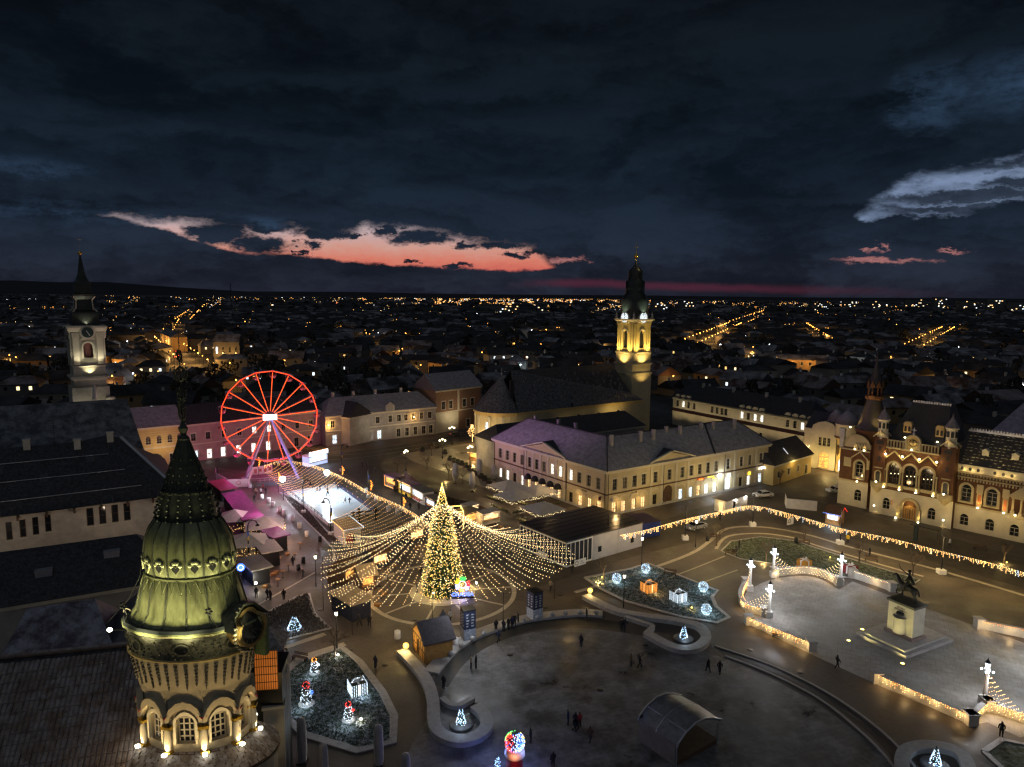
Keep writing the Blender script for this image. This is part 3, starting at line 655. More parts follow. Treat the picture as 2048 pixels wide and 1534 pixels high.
def roofed(parent,T,W,D,h,rh,roofmat,hip=2.5,ov=.5,z0=None):
 """rectangular roof on a frame: x 0..W, y 0..D"""
 z0=h if z0 is None else z0
 m=MB(T);v=[(-ov,-ov,z0),(W+ov,-ov,z0),(W+ov,D+ov,z0),(-ov,D+ov,z0),(hip-ov,D/2,z0+rh),(W-hip+ov,D/2,z0+rh)]
 m.add(v,[(0,1,5,4),(1,2,5),(2,3,4,5),(3,0,4),(0,3,2,1)],0);return m.build('roof',roofmat,parent)
def block(name,label,p0,a,W,D,h,rh,wallmat,roofmat,ops=(),hip=2.5,cat='building',group=None,glass=None,arch=False,cornice=True,frame=None,bars=(1,1),lit_=()):
 b=thing(name,label,cat,(p0[0],p0[1],0),a,group);T=Matrix.Identity(4)
 m=MB(T);oo=[(x-w/2,x+w/2,z,z+hh,ar)for x,z,w,hh,ar in ops]
 wall_holes(m,W,0,h,oo);m.add([(W,0,0),(W,D,0),(W,D,h),(W,0,h),(0,0,0),(0,D,0),(0,D,h),(0,0,h)],[(0,1,2,3),(1,5,6,2),(5,4,7,6)]);m.build('wall',wallmat,b)
 if ops:m=MB(T);m.box(.3,W-.3,.45,.5,.05,h-.05);m.build('core',BLACK,b)
 for i,(x,z,w,hh,ar)in enumerate(ops):
  window(b,T,x,z,w,hh,ar,glass=lit_[i]if i<len(lit_)and lit_[i]else(glass or GLASS),bars=bars,frame=frame)
 if cornice:m=MB(T);m.box(-.2,W+.2,-.35,-.003,h-.5,h-.02);m.build('cornice',STONE2,b)
 roofed(b,T,W,D,h,rh,roofmat,hip);return b
rw=block('palace_rear_wing','dark roofed rear wing between the cream palace and the church',inner(PL,aR,3.5,3),aR,50,12,7.4,3.8,GREYPL,DARKROOF,hip=3)
sw=block('courtyard_wing','dark low courtyard wing behind the lilac roof of the cream palace',inner(PL,aR,16,-13),aL+rad(180),10,12,7,4,GREYPL,DARKROOF,hip=1)
# low yellow house right of the palace
yh=block('low_yellow_house','low yellow house with dark roof at the right end of the cream palace',(63.0,164.2),atan2(13.5,15.2),19.5,9,5.0,4.2,OCHRE,DARKROOF,[(2.6,1.5,1.3,1.5,False),(7.6,1.5,1.3,1.5,False),(12.6,1.5,1.3,1.5,False),(16.8,.2,1.1,2.3,False)],hip=.6)
m=MB();m.add([(8.6,1.0,6.25),(9.1,1.0,6.25),(9.1,2.4,7.62),(8.6,2.4,7.62)],[(0,1,2,3)]);m.build('skylight',E('skylight_pale',(.8,.85,1),.5),yh)

# ---- church with the yellow lit tower
CH=rad(34);ce=Vector((1.2,195.5,0));cu=Vector((cos(CH),sin(CH),0));cn=Vector((-sin(CH),cos(CH),0))
church=thing('church','baroque church with dark patched roof, round apse and tall yellow lit clock tower','church',tuple(ce))
Tc=Matrix.Rotation(CH,4,'Z');LN_=48.6;HW=7.5
m=MB(Tc);wall_holes(m,LN_,0,12,[(x-.9,x+.9,4,9.5,True)for x in(7,15,23,31,39)]);m.add([(LN_,0,0),(LN_,15,0),(LN_,15,12),(LN_,0,12),(0,15,0),(0,15,12)],[(0,1,2,3),(1,4,5,2)]);m.box(.3,LN_-.3,.5,.55,0,11.9);m.build('wall',CREAM,church)
for x in(7,15,23,31,39):window(church,Tc,x,4,1.8,5.5,True,bars=(1,3),sill=False)
ap=[(HW*cos(pi/2+pi*i/12),HW*sin(pi/2+pi*i/12))for i in range(13)]
for i in range(12):
 p,q=ap[i],ap[i+1];pq=Vector((q[0]-p[0],q[1]-p[1],0));T=Tc@TR((p[0],HW+p[1],0),atan2(pq.y,pq.x));W=pq.length
 m=MB(T)
 wall_holes(m,W,0,12,[(W/2-.6,W/2+.6,4,9.2,True)]if i%4==3 else[]);m.build('apse_wall',CREAM,church)
 if i%4==3:window(church,T,W/2,4,1.2,5.2,True,glass=LITCOOL if i==7 else GLASS,bars=(1,3),sill=False)
 if i%2==0:m=MB(T);m.box(-.3,.3,-.3,-.004,.9,10.2);m.box(-.45,.45,-.42,-.004,10.2,10.9);m.box(-.45,.45,-.42,-.004,0,.9);m.build('pilaster',STONE2,church)
m=MB(Tc);m.lathe([(HW-.2,11.0),(HW+.3,11.0),(HW+.35,11.5),(HW+.75,11.55),(HW+.8,12.1),(HW-.2,12.1)],24,0,(0,HW),False,pi/2,3*pi/2);m.box(-.02,LN_,-.75,.0,11.2,12.05);m.build('cornice',OCHRE,church)
CHROOF=M('church_roof',(.045,.038,.036),.55,.4,.8,.3,7,snow=.30,stretch=(.6,.6,3),snowscale=2.2)
rz_=23.2
m=MB(Tc);m.add([(0,-.85,12.1),(LN_+.3,-.85,12.1),(LN_+.3,15.85,12.1),(0,15.85,12.1),(3,HW,rz_),(LN_-6,HW,rz_),(LN_-2,3,14.2),(LN_-2,12,14.2)],[(0,1,6,5,4),(4,5,7,2,3),(5,6,7),(1,2,7,6)])
m.lathe([(HW+.85,12.1),(HW*.52,17.5),(.02,21.8)],24,0,(0,HW),False,pi/2,3*pi/2);m.build('roof',CHROOF,church)
m=MB(Tc);m.box(-.5,.8,2.2,2.7,14,21);m.box(19.6,20.0,-.8,.1,12,13.2);m.build('fire_wall',DARKROOF,church)
m=MB(Tc)
for x in range(2,44,1):
 for k in range(7):
  if random.random()<.34:
   t=.12+.11*k+random.random()*.04;y=-.85+(HW+.85)*t;z=12.1+(rz_-12.1)*t
   if x>3+t*2 and x<LN_-4-t*3:m.box(x-.03,x+.03,y-.5,y+.3,z-.52,z+.36)
m.build('snow_guard',M('roof_guard_grey',(.17,.16,.155),.6),church,kind='stuff')
for x,y,z in((0,HW,21.6),(9,HW,rz_)):m=MB(Tc);m.cyl((x,y,z),(x,y,z+2.4),.08,.04,6);m.sphere((x,y,z+.7),.28);m.box(x-.45,x+.45,y-.04,y+.04,z+1.7,z+1.8);m.build('roof_cross',STEEL,church)
# tower
tc=ce+cu*(LN_+3.2)+cn*HW;DT=tc.y;TY=lambda py,px=1272:Zat(px,py,DT)
tl=tc-ce;Tt=Matrix.Translation(tl)@Tc;S=3.75
def sqring(mb,prof,T,n=4,mi=0,rot=pi/4):
 mb.T=T;mb.lathe([(r*sqrt(2),z)for r,z in prof],n,mi,(0,0),False,rot,rot+2*pi)
YELPL=M('tower_plaster',(.56,.46,.20),.85,.12,.5,.15,9)
zb,zc,z1,z2,z3=0,TY(727),TY(700),TY(640),TY(632)
m=MB();sqring(m,[(S+.5,0),(S+.5,zc-3.4),(S+.75,zc-3.2),(S+.75,zc-2.7),(S+.3,zc-2.6),(S+.3,zc-.2),(S+.7,zc),(S+.7,zc+.4),(S+.25,zc+.5),(S+.25,z1-1.0),(S+.45,z1-.8),(S+.45,z1-.4),(S,z1-.2)],Tt);m.build('tower_base',CREAM,church)
for k in range(4):
 Tf=Tt@Matrix.Rotation(k*pi/2,4,'Z')@Matrix.Translation((-S,-S,0))
 m=MB(Tf);wall_holes(m,2*S,z1-.2,z2,[(S-.95,S+.95,z1+.9,z1+6.6,True)],dep=.5);m.build('belfry_wall',YELPL,church)
 m=MB(Tf);m.box(S-1.4,S+1.4,.52,.6,z1,z1+7.4);m.build('louvre',BLACK,church)
 for x in(.45,1.35,2*S-1.35,2*S-.45):
  m=MB(Tf);m.box(x-.32,x+.32,-.22,-.004,z1+.2,z2-1.5);m.box(x-.42,x+.42,-.34,-.004,z2-1.5,z2-.9);m.box(x-.42,x+.42,-.3,-.004,z1-.2,z1+.2);m.build('pilaster',YELPL,church)
 m=MB(Tf);pts=arch_pts(S-1.35,S+1.35,z1+7.2,10);pin=arch_pts(S-1.05,S+1.05,z1+6.8,10)
 for(p,q),(u,v)in zip(zip(pts[:-1],pts[1:]),zip(pin[:-1],pin[1:])):m.extr([p,q,v,u][::-1],-.25,-.004)
 m.build('window_hood',STONE2,church)
 # clock in its round gable
 cz=(z2+z3)/2+.2;R=1.55
 m=MB(Tf);ring=[(S+(R+.42)*cos(t),cz+(R+.42)*sin(t))for t in[2*pi*i/24 for i in range(24)]];m.extr(ring,-.55,.3);m.build('clock_surround',STONE2,church)
 m=MB(Tf);m.extr([(S+R*cos(2*pi*i/24),cz+R*sin(2*pi*i/24))for i in range(24)],-.62,-.56,0)
 cf=m.build('clock_face',E('clock_glow',(.85,.95,1),1.2,True),church)
 m=MB(Tf)
 for i in range(12):
  t=2*pi*i/12;m.T=Tf@Matrix.Translation((S+1.18*sin(t),-.66,cz+1.18*cos(t)))@Matrix.Rotation(t,4,'Y');m.box(-.09,.09,-.01,.03,-.24,.24)
 for t,l in((rad(62),.95),(rad(200),1.25)):m.T=Tf@Matrix.Translation((S,-.69,cz))@Matrix.Rotation(t,4,'Y');m.box(-.08,.08,-.01,.03,-.2,l)
 m.build('hand',BLACK,cf)
m=MB();sqring(m,[(S,z2-.9),(S+.25,z2-.8),(S+.3,z2-.3),(S+.9,z2),(S+.95,z2+.45),(S-.2,z2+.6)],Tt);m.build('tower_cornice',STONE2,church)
COPPER=M('green_black_copper',(.030,.036,.030),.38,.4,.8,.4,6,metal=.5,spec=.5)
m=MB(Tt);prof=[(r/1.08,TY(p))for r,p in((4.4,632),(4.45,616),(4.4,602),(4.0,595),(3.3,588),(3.1,583),(3.15,563),(2.3,560),(2.4,550),(2.35,543),(1.8,539),(.9,533),(.35,529),(.3,525),(.12,521))];m.lathe([(r*1.08,z)for r,z in prof],16,0,(0,0),True);m.build('spire',COPPER,church)
m=MB(Tt);m.cyl((0,0,TY(522)),(0,0,TY(482)),.18,.10,6);m.build('spire_rod',MATS.get('gilding')or M('gilding',(.8,.52,.08),.25,.1,3,metal=.9),church)
m=MB(Tt);m.sphere((0,0,TY(513)),.75,12,8);m.build('golden_ball',MATS['gilding'],church);lamp('POINT',Tt@Vector((1.2,-3.2,TY(519))),40,YEL,church,.1)
m=MB(Tt);zc_=TY(494);m.box(-.12,.12,-.12,.12,zc_-1.2,zc_+1.6);m.box(-1.0,1.0,-.12,.12,zc_-.14,zc_+.14);m.build('cross',STEEL,church)
for sx,sy in((-1,-1),(1,-1),(-1,1),(1,1)):
 m=MB(Tt@Matrix.Translation((sx*(S+.3),sy*(S+.3),z2+.5)));m.lathe([(.35,0),(.5,.5),(.25,.9),(.4,1.3),(.1,1.9),(.02,2.4)],8);m.build('corner_vase',STONE,church)
for k in(0,3):
 R_=Matrix.Rotation(k*pi/2,4,'Z')
 for x in(-2.4,2.4):
  p=Tt@(R_@Vector((x,-S-2.5,z1-1.2)));lamp('SPOT',p,680,(1,.68,.2),church,.15,Tc@(R_@Vector((0,.55,1))),80,.8)
 p=Tt@(R_@Vector((0,-S-2.6,zc+.2)));lamp('SPOT',p,520,YEL,church,.2,Tc@(R_@Vector((0,.6,1))),110,.8)
 p=Tt@(R_@Vector((0,-S-2.6,z2+1.2)));lamp('SPOT',p,800,(.9,1,.75),church,.15,Tc@(R_@Vector((0,.45,1))),75,.8)
 p=Tt@(R_@Vector((0,-S-3.6,17)));lamp('SPOT',p,180,YEL,church,.2,Tc@(R_@Vector((0,.7,1))),110,.8)
for x in(4,20,36):lamp('SPOT',Tc@Vector((x,-4.5,8.3)),170,YEL,church,.3,Tc@Vector((0,.8,.55)),150,.8)
for t in(rad(200),rad(235),rad(265)):lamp('SPOT',Tc@Vector((11*cos(t),HW+11*sin(t),.5)),950,(1,.74,.36),church,.2,Tc@Vector((-cos(t),-sin(t),1.2)),85,.8)

# ---- street of gabled houses running from the church to the red palace
P_s=(57.0,245.0);sa=rad(-57.8);SL=54.5
sth=thing('gabled_street_row','long pale street row with small arched gables behind the cream palace','building',(*P_s,0))
Ts=Matrix.Rotation(sa,4,'Z');ZS=lambda x,y:on_facade(1310+.19043*x,770+.19043*y,P_s,sa)[0]
sx_=[ZS(x,y)for x,y in((237,170),(297,180),(353,195),(412,205),(600,235),(652,245),(703,255),(745,265),(913,280),(982,295),(1050,315),(1120,325),(1392,370),(1470,385),(1548,400),(1630,415))]
lit16=[0,'w',0,0,0,0,0,0,'w',0,'w','w',0,0,'w','w']
ops=[(x-.6,x+.6,6.7,8.9,False)for x in sx_];low=[(x-.6,x+.6,1.2,3.4,False)for x in sx_[8:]]
m=MB(Ts);wall_holes(m,SL,0,10,ops+low);m.box(.3,SL-.3,.45,.5,0,9.9);m.add([(0,0,0),(0,11,0),(0,11,10),(0,0,10),(SL,0,0),(SL,11,0),(SL,11,10),(SL,0,10)],[(0,3,2,1),(4,5,6,7)]);m.build('wall',CREAM2,sth)
for x,k in zip(sx_,lit16):window(sth,Ts,x,6.7,1.2,2.2,glass=LITWHITE if k else GLASS)
for x in sx_[8:]:window(sth,Ts,x,1.2,1.2,2.2)
for i,x in enumerate(sx_):
 if i in(3,4,5,6,7):continue
 m=MB(Ts);m.extr([(x-1.05,9.6)]+[(x-1.05,9.7)]+[(x+1.05*cos(pi-pi*j/8),10.1+1.05*sin(pi*j/8))for j in range(9)]+[(x+1.05,9.6)],-.2,.5);o=m.build('gable',CREAM2,sth)
m=MB(Ts);m.box(-.1,SL+.1,-.4,-.003,9.2,9.55);m.build('cornice',STONE2,sth)
m=MB(Ts);m.add([(0,-1.5,5.3),(SL,-1.5,5.3),(SL,-.01,6.1),(0,-.01,6.1)],[(0,1,2,3)]);m.build('canopy_roof',M('maroon_tile',(.07,.02,.018),.7,.3,2),sth)
roofed(sth,Ts,SL,11,10,4.6,DARKROOF,3)
for x in(9,22,35,47):m=MB(Ts);m.box(x,x+.8,4.5,5.3,12.5,15.4);m.build('chimney',STONE,sth)
for i in range(9):lamp('SPOT',Ts@Vector((3+i*6,-5,3.5)),95,(1,.76,.42),sth,.25,Ts.to_3x3()@Vector((0,.8,.6)),120,.8)
# corner house with the round tower
cb=thing('corner_tower_house','pale corner house with a round domed tower lit yellow beside the red brick palace','building',(78.5,184.5,0))
ca=rad(-43);Tq=Matrix.Rotation(ca,4,'Z')
m=MB(Tq);wall_holes(m,8.2,0,10.5,[(4.0,6.6,.3,4.6,True),(3.7,4.5,6.3,8.5,False),(4.8,5.6,6.3,8.5,False),(5.9,6.7,6.3,8.5,False)]);m.box(.2,8,.5,.6,0,10.4);m.box(0,.1,.1,12,0,10.5);m.build('wall',CREAM2,cb)
window(cb,Tq,5.3,.3,2.6,4.3,True,glass=LITAMBER)
for x in(4.1,5.2,6.3):window(cb,Tq,x,6.3,.8,2.2)
m=MB(Tq);m.extr([(1.9,10.3),(2.2,11.6),(3.4,12.4),(5.3,12.9),(7.2,12.4),(8.2,11.4),(8.2,10.3)][::-1],-.25,.4);m.build('gable',CREAM2,cb)
m=MB(Tq);m.add([(0,.3,10.6),(8.2,.3,10.6),(8.2,6,14.5),(0,6,14.5),(8.2,12,10.6),(0,12,10.6)],[(0,1,2,3),(3,2,4,5)]);m.build('roof',DARKROOF,cb)
m=MB(Tq);c=(10.2,1.2)
m.lathe([(2.1,0),(2.1,8.4),(2.5,8.6),(2.5,9.0)],20,0,c);m.build('tower_wall',OCHRE,cb)
m=MB(Tq);m.lathe([(2.75,9.6),(2.75,12.4),(2.9,12.5),(2.9,12.8)],20,0,c);m.build('tower_drum',CREAM2,cb)
m=MB(Tq);m.lathe([(2.5,9.02),(2.95,9.1),(2.8,9.58)],20,0,c);m.build('tower_cornice',DARKWOOD,cb)
for dx,dy,r in((0,0,2.9),(-3.2,1.5,2.2),(3.0,2.4,2.0),(-1.2,3.6,2.0)):
 m=MB(Tq);m.lathe([(r,12.8),(r*.95,13.4),(r*.7,14.6),(r*.3,15.6),(.08,16.0),(.05,17.0),(.01,17.2)],16,0,(c[0]+dx,c[1]+dy));m.build('dome_roof',SNOWROOF,cb)
for t in(rad(230),rad(290)):
 m=MB(Tq@Matrix.Translation((c[0],c[1],0))@Matrix.Rotation(t+pi/2,4,'Z'));m.extr([(-.65,5.2),(0,4.3),(.65,5.2),(.6,6.8),(0,7.3),(-.6,6.8)][::-1],-2.2,-2.0);m.build('coat_of_arms',M('dark_relief',(.10,.06,.03),.6),cb)
window(cb,Tq@Matrix.Translation((c[0]-.35,c[1]-2.25,0)),0,.5,1.0,3.2,True,glass=LITCOOL,dep=0)
m=MB(Tq);random.seed(3)
for i in range(60):m.octa((.6+random.random()*1.2,-.4-random.random()*.6,1+random.random()*5),.07)
m.build('fairy_lights',E('fairy_warm',(1,.75,.38),7),cb)
lamp('POINT',Tq@Vector((7.6,-3.2,2.2)),160,YEL,cb,.2);lamp('POINT',Tq@Vector((12,-4,2.2)),220,YEL,cb,.2);lamp('POINT',Tq@Vector((1,-3,3)),120,YEL,cb,.2)

# ---- red brick palace with the cream ground floor
BA=rad(-47);B0=(72.2,150.6)
rp=thing('red_brick_palace','ornate red brick and cream palace with turrets, tall arches and zigzag gables','palace',(*B0,0),BA)
I4=Matrix.Identity(4)
TC=Matrix.Translation((7.25,-1.3,0));SLATE=M('slate_scales',(.032,.028,.026),.5,.35,2.2,.5,9,spec=.5)
WT=M('palace_trim',(.40,.33,.19),.7,.12,1,.1)
def ring_arch(mb,x,z0,z1,w,t,y0,y1,mi=0,n=12):
 """flat arched surround: w inner width, t thickness"""
 po=arch_pts(x-w/2-t,x+w/2+t,z1+t,n);pi_=arch_pts(x-w/2,x+w/2,z1,n)
 po=[(x+w/2+t,z0)]+po+[(x-w/2-t,z0)];pi_=[(x+w/2,z0)]+pi_+[(x-w/2,z0)]
 for(p,q),(u,v)in zip(zip(po[:-1],po[1:]),zip(pi_[:-1],pi_[1:])):mb.extr([p,q,v,u][::-1],y0,y1,mi)
def seg(T,W,z0,z1,ops,mat,name='wall',dep=.35):
 m=MB(T);wall_holes(m,W,z0,z1,ops,dep=dep);return m.build(name,mat,rp)
def uplight(T,x,y,z,p=90,d=(0,.35,1),spot=85,c=(1.0,.66,.20)):
 q=T@Vector((x,y,z));m=MB(T);m.box(x-.12,x+.12,y-.12,y+.12,z-.25,z-.05);m.build('spotlight',E('spot_lens',(1,.85,.5),12),rp)
 lamp('SPOT',q,p*.62,c,rp,.08,T.to_3x3()@Vector(d),spot,.7)
LW0=6.2
seg(I4,LW0,0,5.55,[(3.45,4.95,1.4,3.9,True)],CREAM2,dep=.3);seg(I4,LW0,5.7,14.0,[(3.35,5.0,6.7,10.2,True)],BRICKRED)
window(rp,I4,4.2,1.4,1.5,2.5,True,bars=(1,1));window(rp,I4,4.18,6.7,1.65,3.5,True,bars=(1,2))
m=MB(I4);m.box(-.1,LW0,-.18,-.003,5.4,5.72);m.build('string_course',WT,rp)
m=MB(I4);ring_arch(m,4.18,6.5,10.2,1.7,.38,-.28,-.004);m.box(3.0,5.4,-.4,-.004,6.2,6.5);m.build('window_surround',WT,rp)
m=MB(I4)
for a,b in(((2.5,10.6),(4.2,12.1)),((4.2,12.1),(5.9,10.6))):m.extr([a,(a[0],a[1]+.3),(b[0],b[1]+.3),b][::-1],-.45,-.004)
m.build('zigzag_gable',WT,rp)
for x0_,x1_ in((.9,2.4),(5.6,6.2)):m=MB(I4);m.box(x0_,x1_,-.12,-.004,8.6,10.6);m.build('stone_panel',WT,rp)
m=MB(I4);m.box(-.1,LW0,-.35,-.003,12.35,12.6);m.build('cornice',WT,rp)
for x in(3.0,3.6,4.2,4.8,5.4):m=MB(I4);m.cyl((x,-.35,12.6),(x,-.35,13.6),.13,.13,8);m.build('column',WT,rp)
m=MB(I4)
for i in range(4):x=3.0+i*.6;m.extr([(x,13.55),(x+.3,14.15),(x+.6,13.55)][::-1],-.45,-.2)
m.build('arcade_gable',WT,rp)
m=MB(I4);ring_arch(m,3.4,14.0,15.6,5.2,.3,-.3,.2,n=14);m.extr(arch_pts(.8,6.0,15.6,12),-.1,.15);m.build('arched_gable',WT,rp)
m=MB(I4);m.box(-.25,.65,-.25,.6,12.7,16.4);m.box(-.4,.8,-.4,.75,16.4,16.8);m.build('corner_pier',STONE,rp)
for x in(3.2,5.1):uplight(I4,x,-.6,12.9,25,(0,.3,1))
uplight(I4,4.2,-.9,6.0,40)
m=MB(I4);m.add([(0,0,0),(0,18,0),(0,18,12.3),(0,0,14)],[(0,3,2,1)]);m.build('side_wall',CREAM2,rp)
# great conical tower behind the left turret
ct=(4.9,3.7)
m=MB();m.lathe([(3.1,0),(3.1,16.2),(3.5,16.4),(3.5,16.9)],20,0,ct);m.build('tower_wall',BRICKRED,rp)
m=MB();m.lathe([(3.2,16.9),(2.5,18.9),(1.55,22.9),(1.5,23.4)],24,0,ct,True);m.build('cone_roof',SLATE,rp)
m=MB();m.lathe([(1.7,23.4),(1.85,23.6),(1.85,24.2),(1.5,24.3)],16,0,ct,False);m.build('lantern_gallery',BRICKRED,rp)
for i in range(8):t=2*pi*i/8;m=MB();m.cyl((ct[0]+1.35*cos(t),ct[1]+1.35*sin(t),24.2),(ct[0]+1.35*cos(t),ct[1]+1.35*sin(t),26.2),.14,.14,6);m.build('lantern_column',BRICKRED,rp)
m=MB()
for i in range(8):t=2*pi*i/8;m.T=Matrix.Translation((ct[0],ct[1],0))@Matrix.Rotation(t,4,'Z');m.extr([(-.6,26.0),(0,27.6),(.6,26.0)][::-1],-1.55,-1.35)
m.build('lantern_gable',BRICKRED,rp)
m=MB();m.lathe([(1.45,26.2),(.9,28.4),(.35,31.0),(.06,33.4),(.05,36.5),(.01,36.6)],12,0,ct);m.build('spire',SLATE,rp)
uplight(I4,ct[0]-3.6,ct[1]-2.6,17.2,420,(.6,.4,1),80);uplight(I4,ct[0]+2.6,ct[1]-3.6,17.2,420,(-.35,.6,1),80);lamp('POINT',(ct[0],ct[1]-2.4,24.4),4,YEL,rp,.1)
# central block
CW=15.3;X=lambda s:s+1.2
seg(TC,CW,0,5.55,[(X(1.3),X(2.7),1.3,3.7,True),(X(9.8),X(11.2),1.1,3.5,True),(X(5.15),X(7.85),.05,4.1,True)],CREAM2,dep=.5)
seg(TC,CW,5.7,14.6,[(X(c)-1.12,X(c)+1.12,6.9,11.35,True)for c in(3.06,6.1,9.2)],BRICKRED,dep=.7)
m=MB(TC);m.box(0,.05,.05,1.3,0,14.5);m.box(CW-.05,CW,.05,1.3,0,14.5);m.box(.2,CW-.2,.95,1.05,.1,14.4);m.build('core',BRICKRED,rp)
for c in(2.0,10.5):window(rp,TC,X(c),1.3 if c==2 else 1.1,1.4,2.4,True,bars=(1,1))
for c in(3.06,6.1,9.2):
 window(rp,TC,X(c),6.9,2.24,4.45,True,bars=(2,2),dep=.5,frame=DARKWOOD,sill=False)
 m=MB(TC);ring_arch(m,X(c),9.9,11.35,2.24,.42,-.3,-.004);m.build('arch_surround',WT,rp)
 m=MB(TC);m.box(X(c)-1.1,X(c)+1.1,-.35,.1,6.3,6.9);m.build('balustrade',WT,rp)
 m=MB(TC)
 for i in range(3):m.octa((X(c)-.7+i*.7,.45,8.9+.1*i),.1)
 m.build('chandelier',E('chandelier',(1,.8,.4),5),rp)
for c in(1.55,4.55,7.65,10.75):
 for dx in(-.24,.24):
  m=MB(TC);m.cyl((X(c)+dx,-.28,7.1),(X(c)+dx,-.28,9.6),.17,.15,8);m.box(X(c)+dx-.2,X(c)+dx+.2,-.5,-.02,9.6,9.95);m.build('column',WT,rp)
 m=MB(TC);m.lathe([(.1,5.75),(.55,6.0),(.55,6.9),(.6,7.1),(.1,7.12)],10,0,(X(c),-.3));m.build('column_base',WT,rp)
 uplight(TC,X(c),-.95,6.3,70,(0,.32,1),60)
m=MB(TC)
vx=[1.4,3.0,4.6,6.1,7.7,9.2,10.8]
for i in range(6):
 a=(X(vx[i]),12.1 if i%2==0 else 13.7);b=(X(vx[i+1]),12.1 if i%2==1 else 13.7);m.extr([(a[0],a[1]),(a[0],a[1]+.32),(b[0],b[1]+.32),(b[0],b[1])][::-1],-.5,-.004)
m.build('zigzag_gable',WT,rp)
for c in(1.4,4.6,7.7,10.8):m=MB(TC);m.sphere((X(c),-.6,13.0),.22,8,6);m.build('globe_light',E('globe_warm',(1,.82,.45),6,True),rp);lamp('POINT',TC@Vector((X(c),-.95,13.0)),28,YEL,rp,.1)
m=MB(TC);m.box(X(1.2),X(11.0),-.45,-.003,14.3,14.62);m.box(X(1.2),X(11.0),-.3,.2,15.9,16.1);m.build('cornice',WT,rp)
for i in range(17):
 c=1.5+i*.58
 if 5.2<c<7.2:continue
 m=MB(TC);m.cyl((X(c),-.05,14.62),(X(c),-.05,15.9),.16,.16,6);m.build('baluster',WT,rp)
m=MB(TC);m.box(X(1.2),X(11),.25,.4,14.6,16.0);m.build('attic_wall',BRICKRED,rp)
m=MB(TC);ring_arch(m,X(6.2),14.65,17.3,2.1,.4,-.4,.3);m.build('clock_gable',WT,rp)
m=MB(TC);m.extr([(X(6.2)-1.05,14.7),(X(6.2)+1.05,14.7)]+arch_pts(X(6.2)-1.05,X(6.2)+1.05,17.3,12),-.1,.1);tg=m.build('clock_panel',M('mosaic_gold',(.5,.36,.12),.5,.4,6),rp)
m=MB(TC);m.lathe([(.62,0),(.75,0),(.75,.12),(.62,.12)],18);
m.v=[tuple(TC@Matrix.Translation((X(6.2),-.1,16.0))@Matrix.Rotation(rad(90),4,'X')@(TC.inverted()@Vector(p)))for p in m.v];m.build('clock_ring',BLACK,tg)
m=MB(TC);m.box(X(6.2)-.05,X(6.2)+.05,-.25,-.12,15.7,16.6);m.box(X(6.2)-.3,X(6.2)+.05,-.25,-.12,15.95,16.05);m.build('hand',BLACK,tg)
m=MB(TC);m.box(X(6.2)-.07,X(6.2)+.07,-.1,.05,17.7,19.2);m.box(X(6.2)-.4,X(6.2)+.4,-.1,.05,18.6,18.75);m.sphere((X(6.2),-.03,17.9),.28,8,6);m.build('cross',STEEL,rp)
uplight(TC,X(6.2),-.75,14.9,60,(0,.35,1),90)
for k,(c,w)in enumerate(((.2,2.4),(12.7,2.6))):
 x0,x1=X(c)-w/2,X(c)+w/2
 m=MB(TC);m.box(x0,x1,-.55,1.6,6.9,16.3);m.build('turret_wall',BRICKRED,rp)
 m=MB(TC);z=16.2
 for sgn in(0,):
  m.extr([(x0-.2,z),(X(c),z+1.3),(x1+.2,z),(x1+.2,z+.35),(X(c),z+1.65),(x0-.2,z+.35)],-.8,-.45)
  m.extr([(x0-.2,z),(X(c),z+1.3),(x1+.2,z),(x1+.2,z+.35),(X(c),z+1.65),(x0-.2,z+.35)],1.5,1.85)
 m.build('turret_gable',WT,rp)
 m=MB(TC);m.lathe([(1.15,16.0),(1.0,17.6),(1.0,19.7),(1.3,19.9),(1.3,20.1)],8,0,(X(c),.5),False);m.build('lantern',CREAM2,rp)
 m=MB(TC);m.lathe([(1.35,20.1),(.75,21.2),(.1,22.3),(.01,22.4)],8,0,(X(c),.5),False);m.sphere((X(c),.5,22.6),.2,8,5);m.build('cone_roof',SNOWROOF,rp)
 for t in(rad(202),rad(247),rad(292),rad(337)):
  m=MB(TC@Matrix.Translation((X(c),.5,0))@Matrix.Rotation(t+pi/2,4,'Z'));m.extr([(-.26,18.2),(.26,18.2)]+arch_pts(-.26,.26,19.4,6),-1.02,-.9);m.build('lantern_window',BLACK,rp)
 m=MB(TC);m.lathe([(.2,4.6),(.9,5.5),(1.35,5.9),(1.35,6.9),(1.2,6.95),(.1,6.9)],12,0,(X(c),-.5),False,pi,2*pi);m.build('corner_balcony',WT,rp)
 m=MB(TC);ring_arch(m,X(c),7.0,9.2,.9,.2,-.8,-.56);m.build('niche_surround',WT,rp)
 m=MB(TC);m.extr([(X(c)-.45,7.0),(X(c)+.45,7.0)]+arch_pts(X(c)-.45,X(c)+.45,9.2,8),-.6,-.56);m.build('niche_door',BLACK,rp)
 for z_,w__,h__ in((11.3,.22,1),(13.6,.22,.9),(14.9,.7,.8)):m=MB(TC);m.box(X(c)-w__,X(c)+w__,-.62,-.56,z_,z_+h__);m.build('slit_window',BLACK,rp)
 m=MB(TC);m.box(X(c)-.8,X(c)+.8,-.9,-.56,9.85,10.05);m.build('niche_hood',WT,rp)
 uplight(TC,X(c),-1.4,7.2,30,(0,.5,1),80);uplight(TC,X(c)-.2*(1-2*k),-.9,1.9,45,(0,.2,1),50);lamp('SPOT',TC@Vector((X(c),-.9,1.7)),30,YEL,rp,.05,TC.to_3x3()@Vector((0,.25,-1)),60,.7);lamp('SPOT',TC@Vector((X(c),-2.8,15.4)),70,YEL,rp,.1,TC.to_3x3()@Vector((0,.75,1)),60,.8)
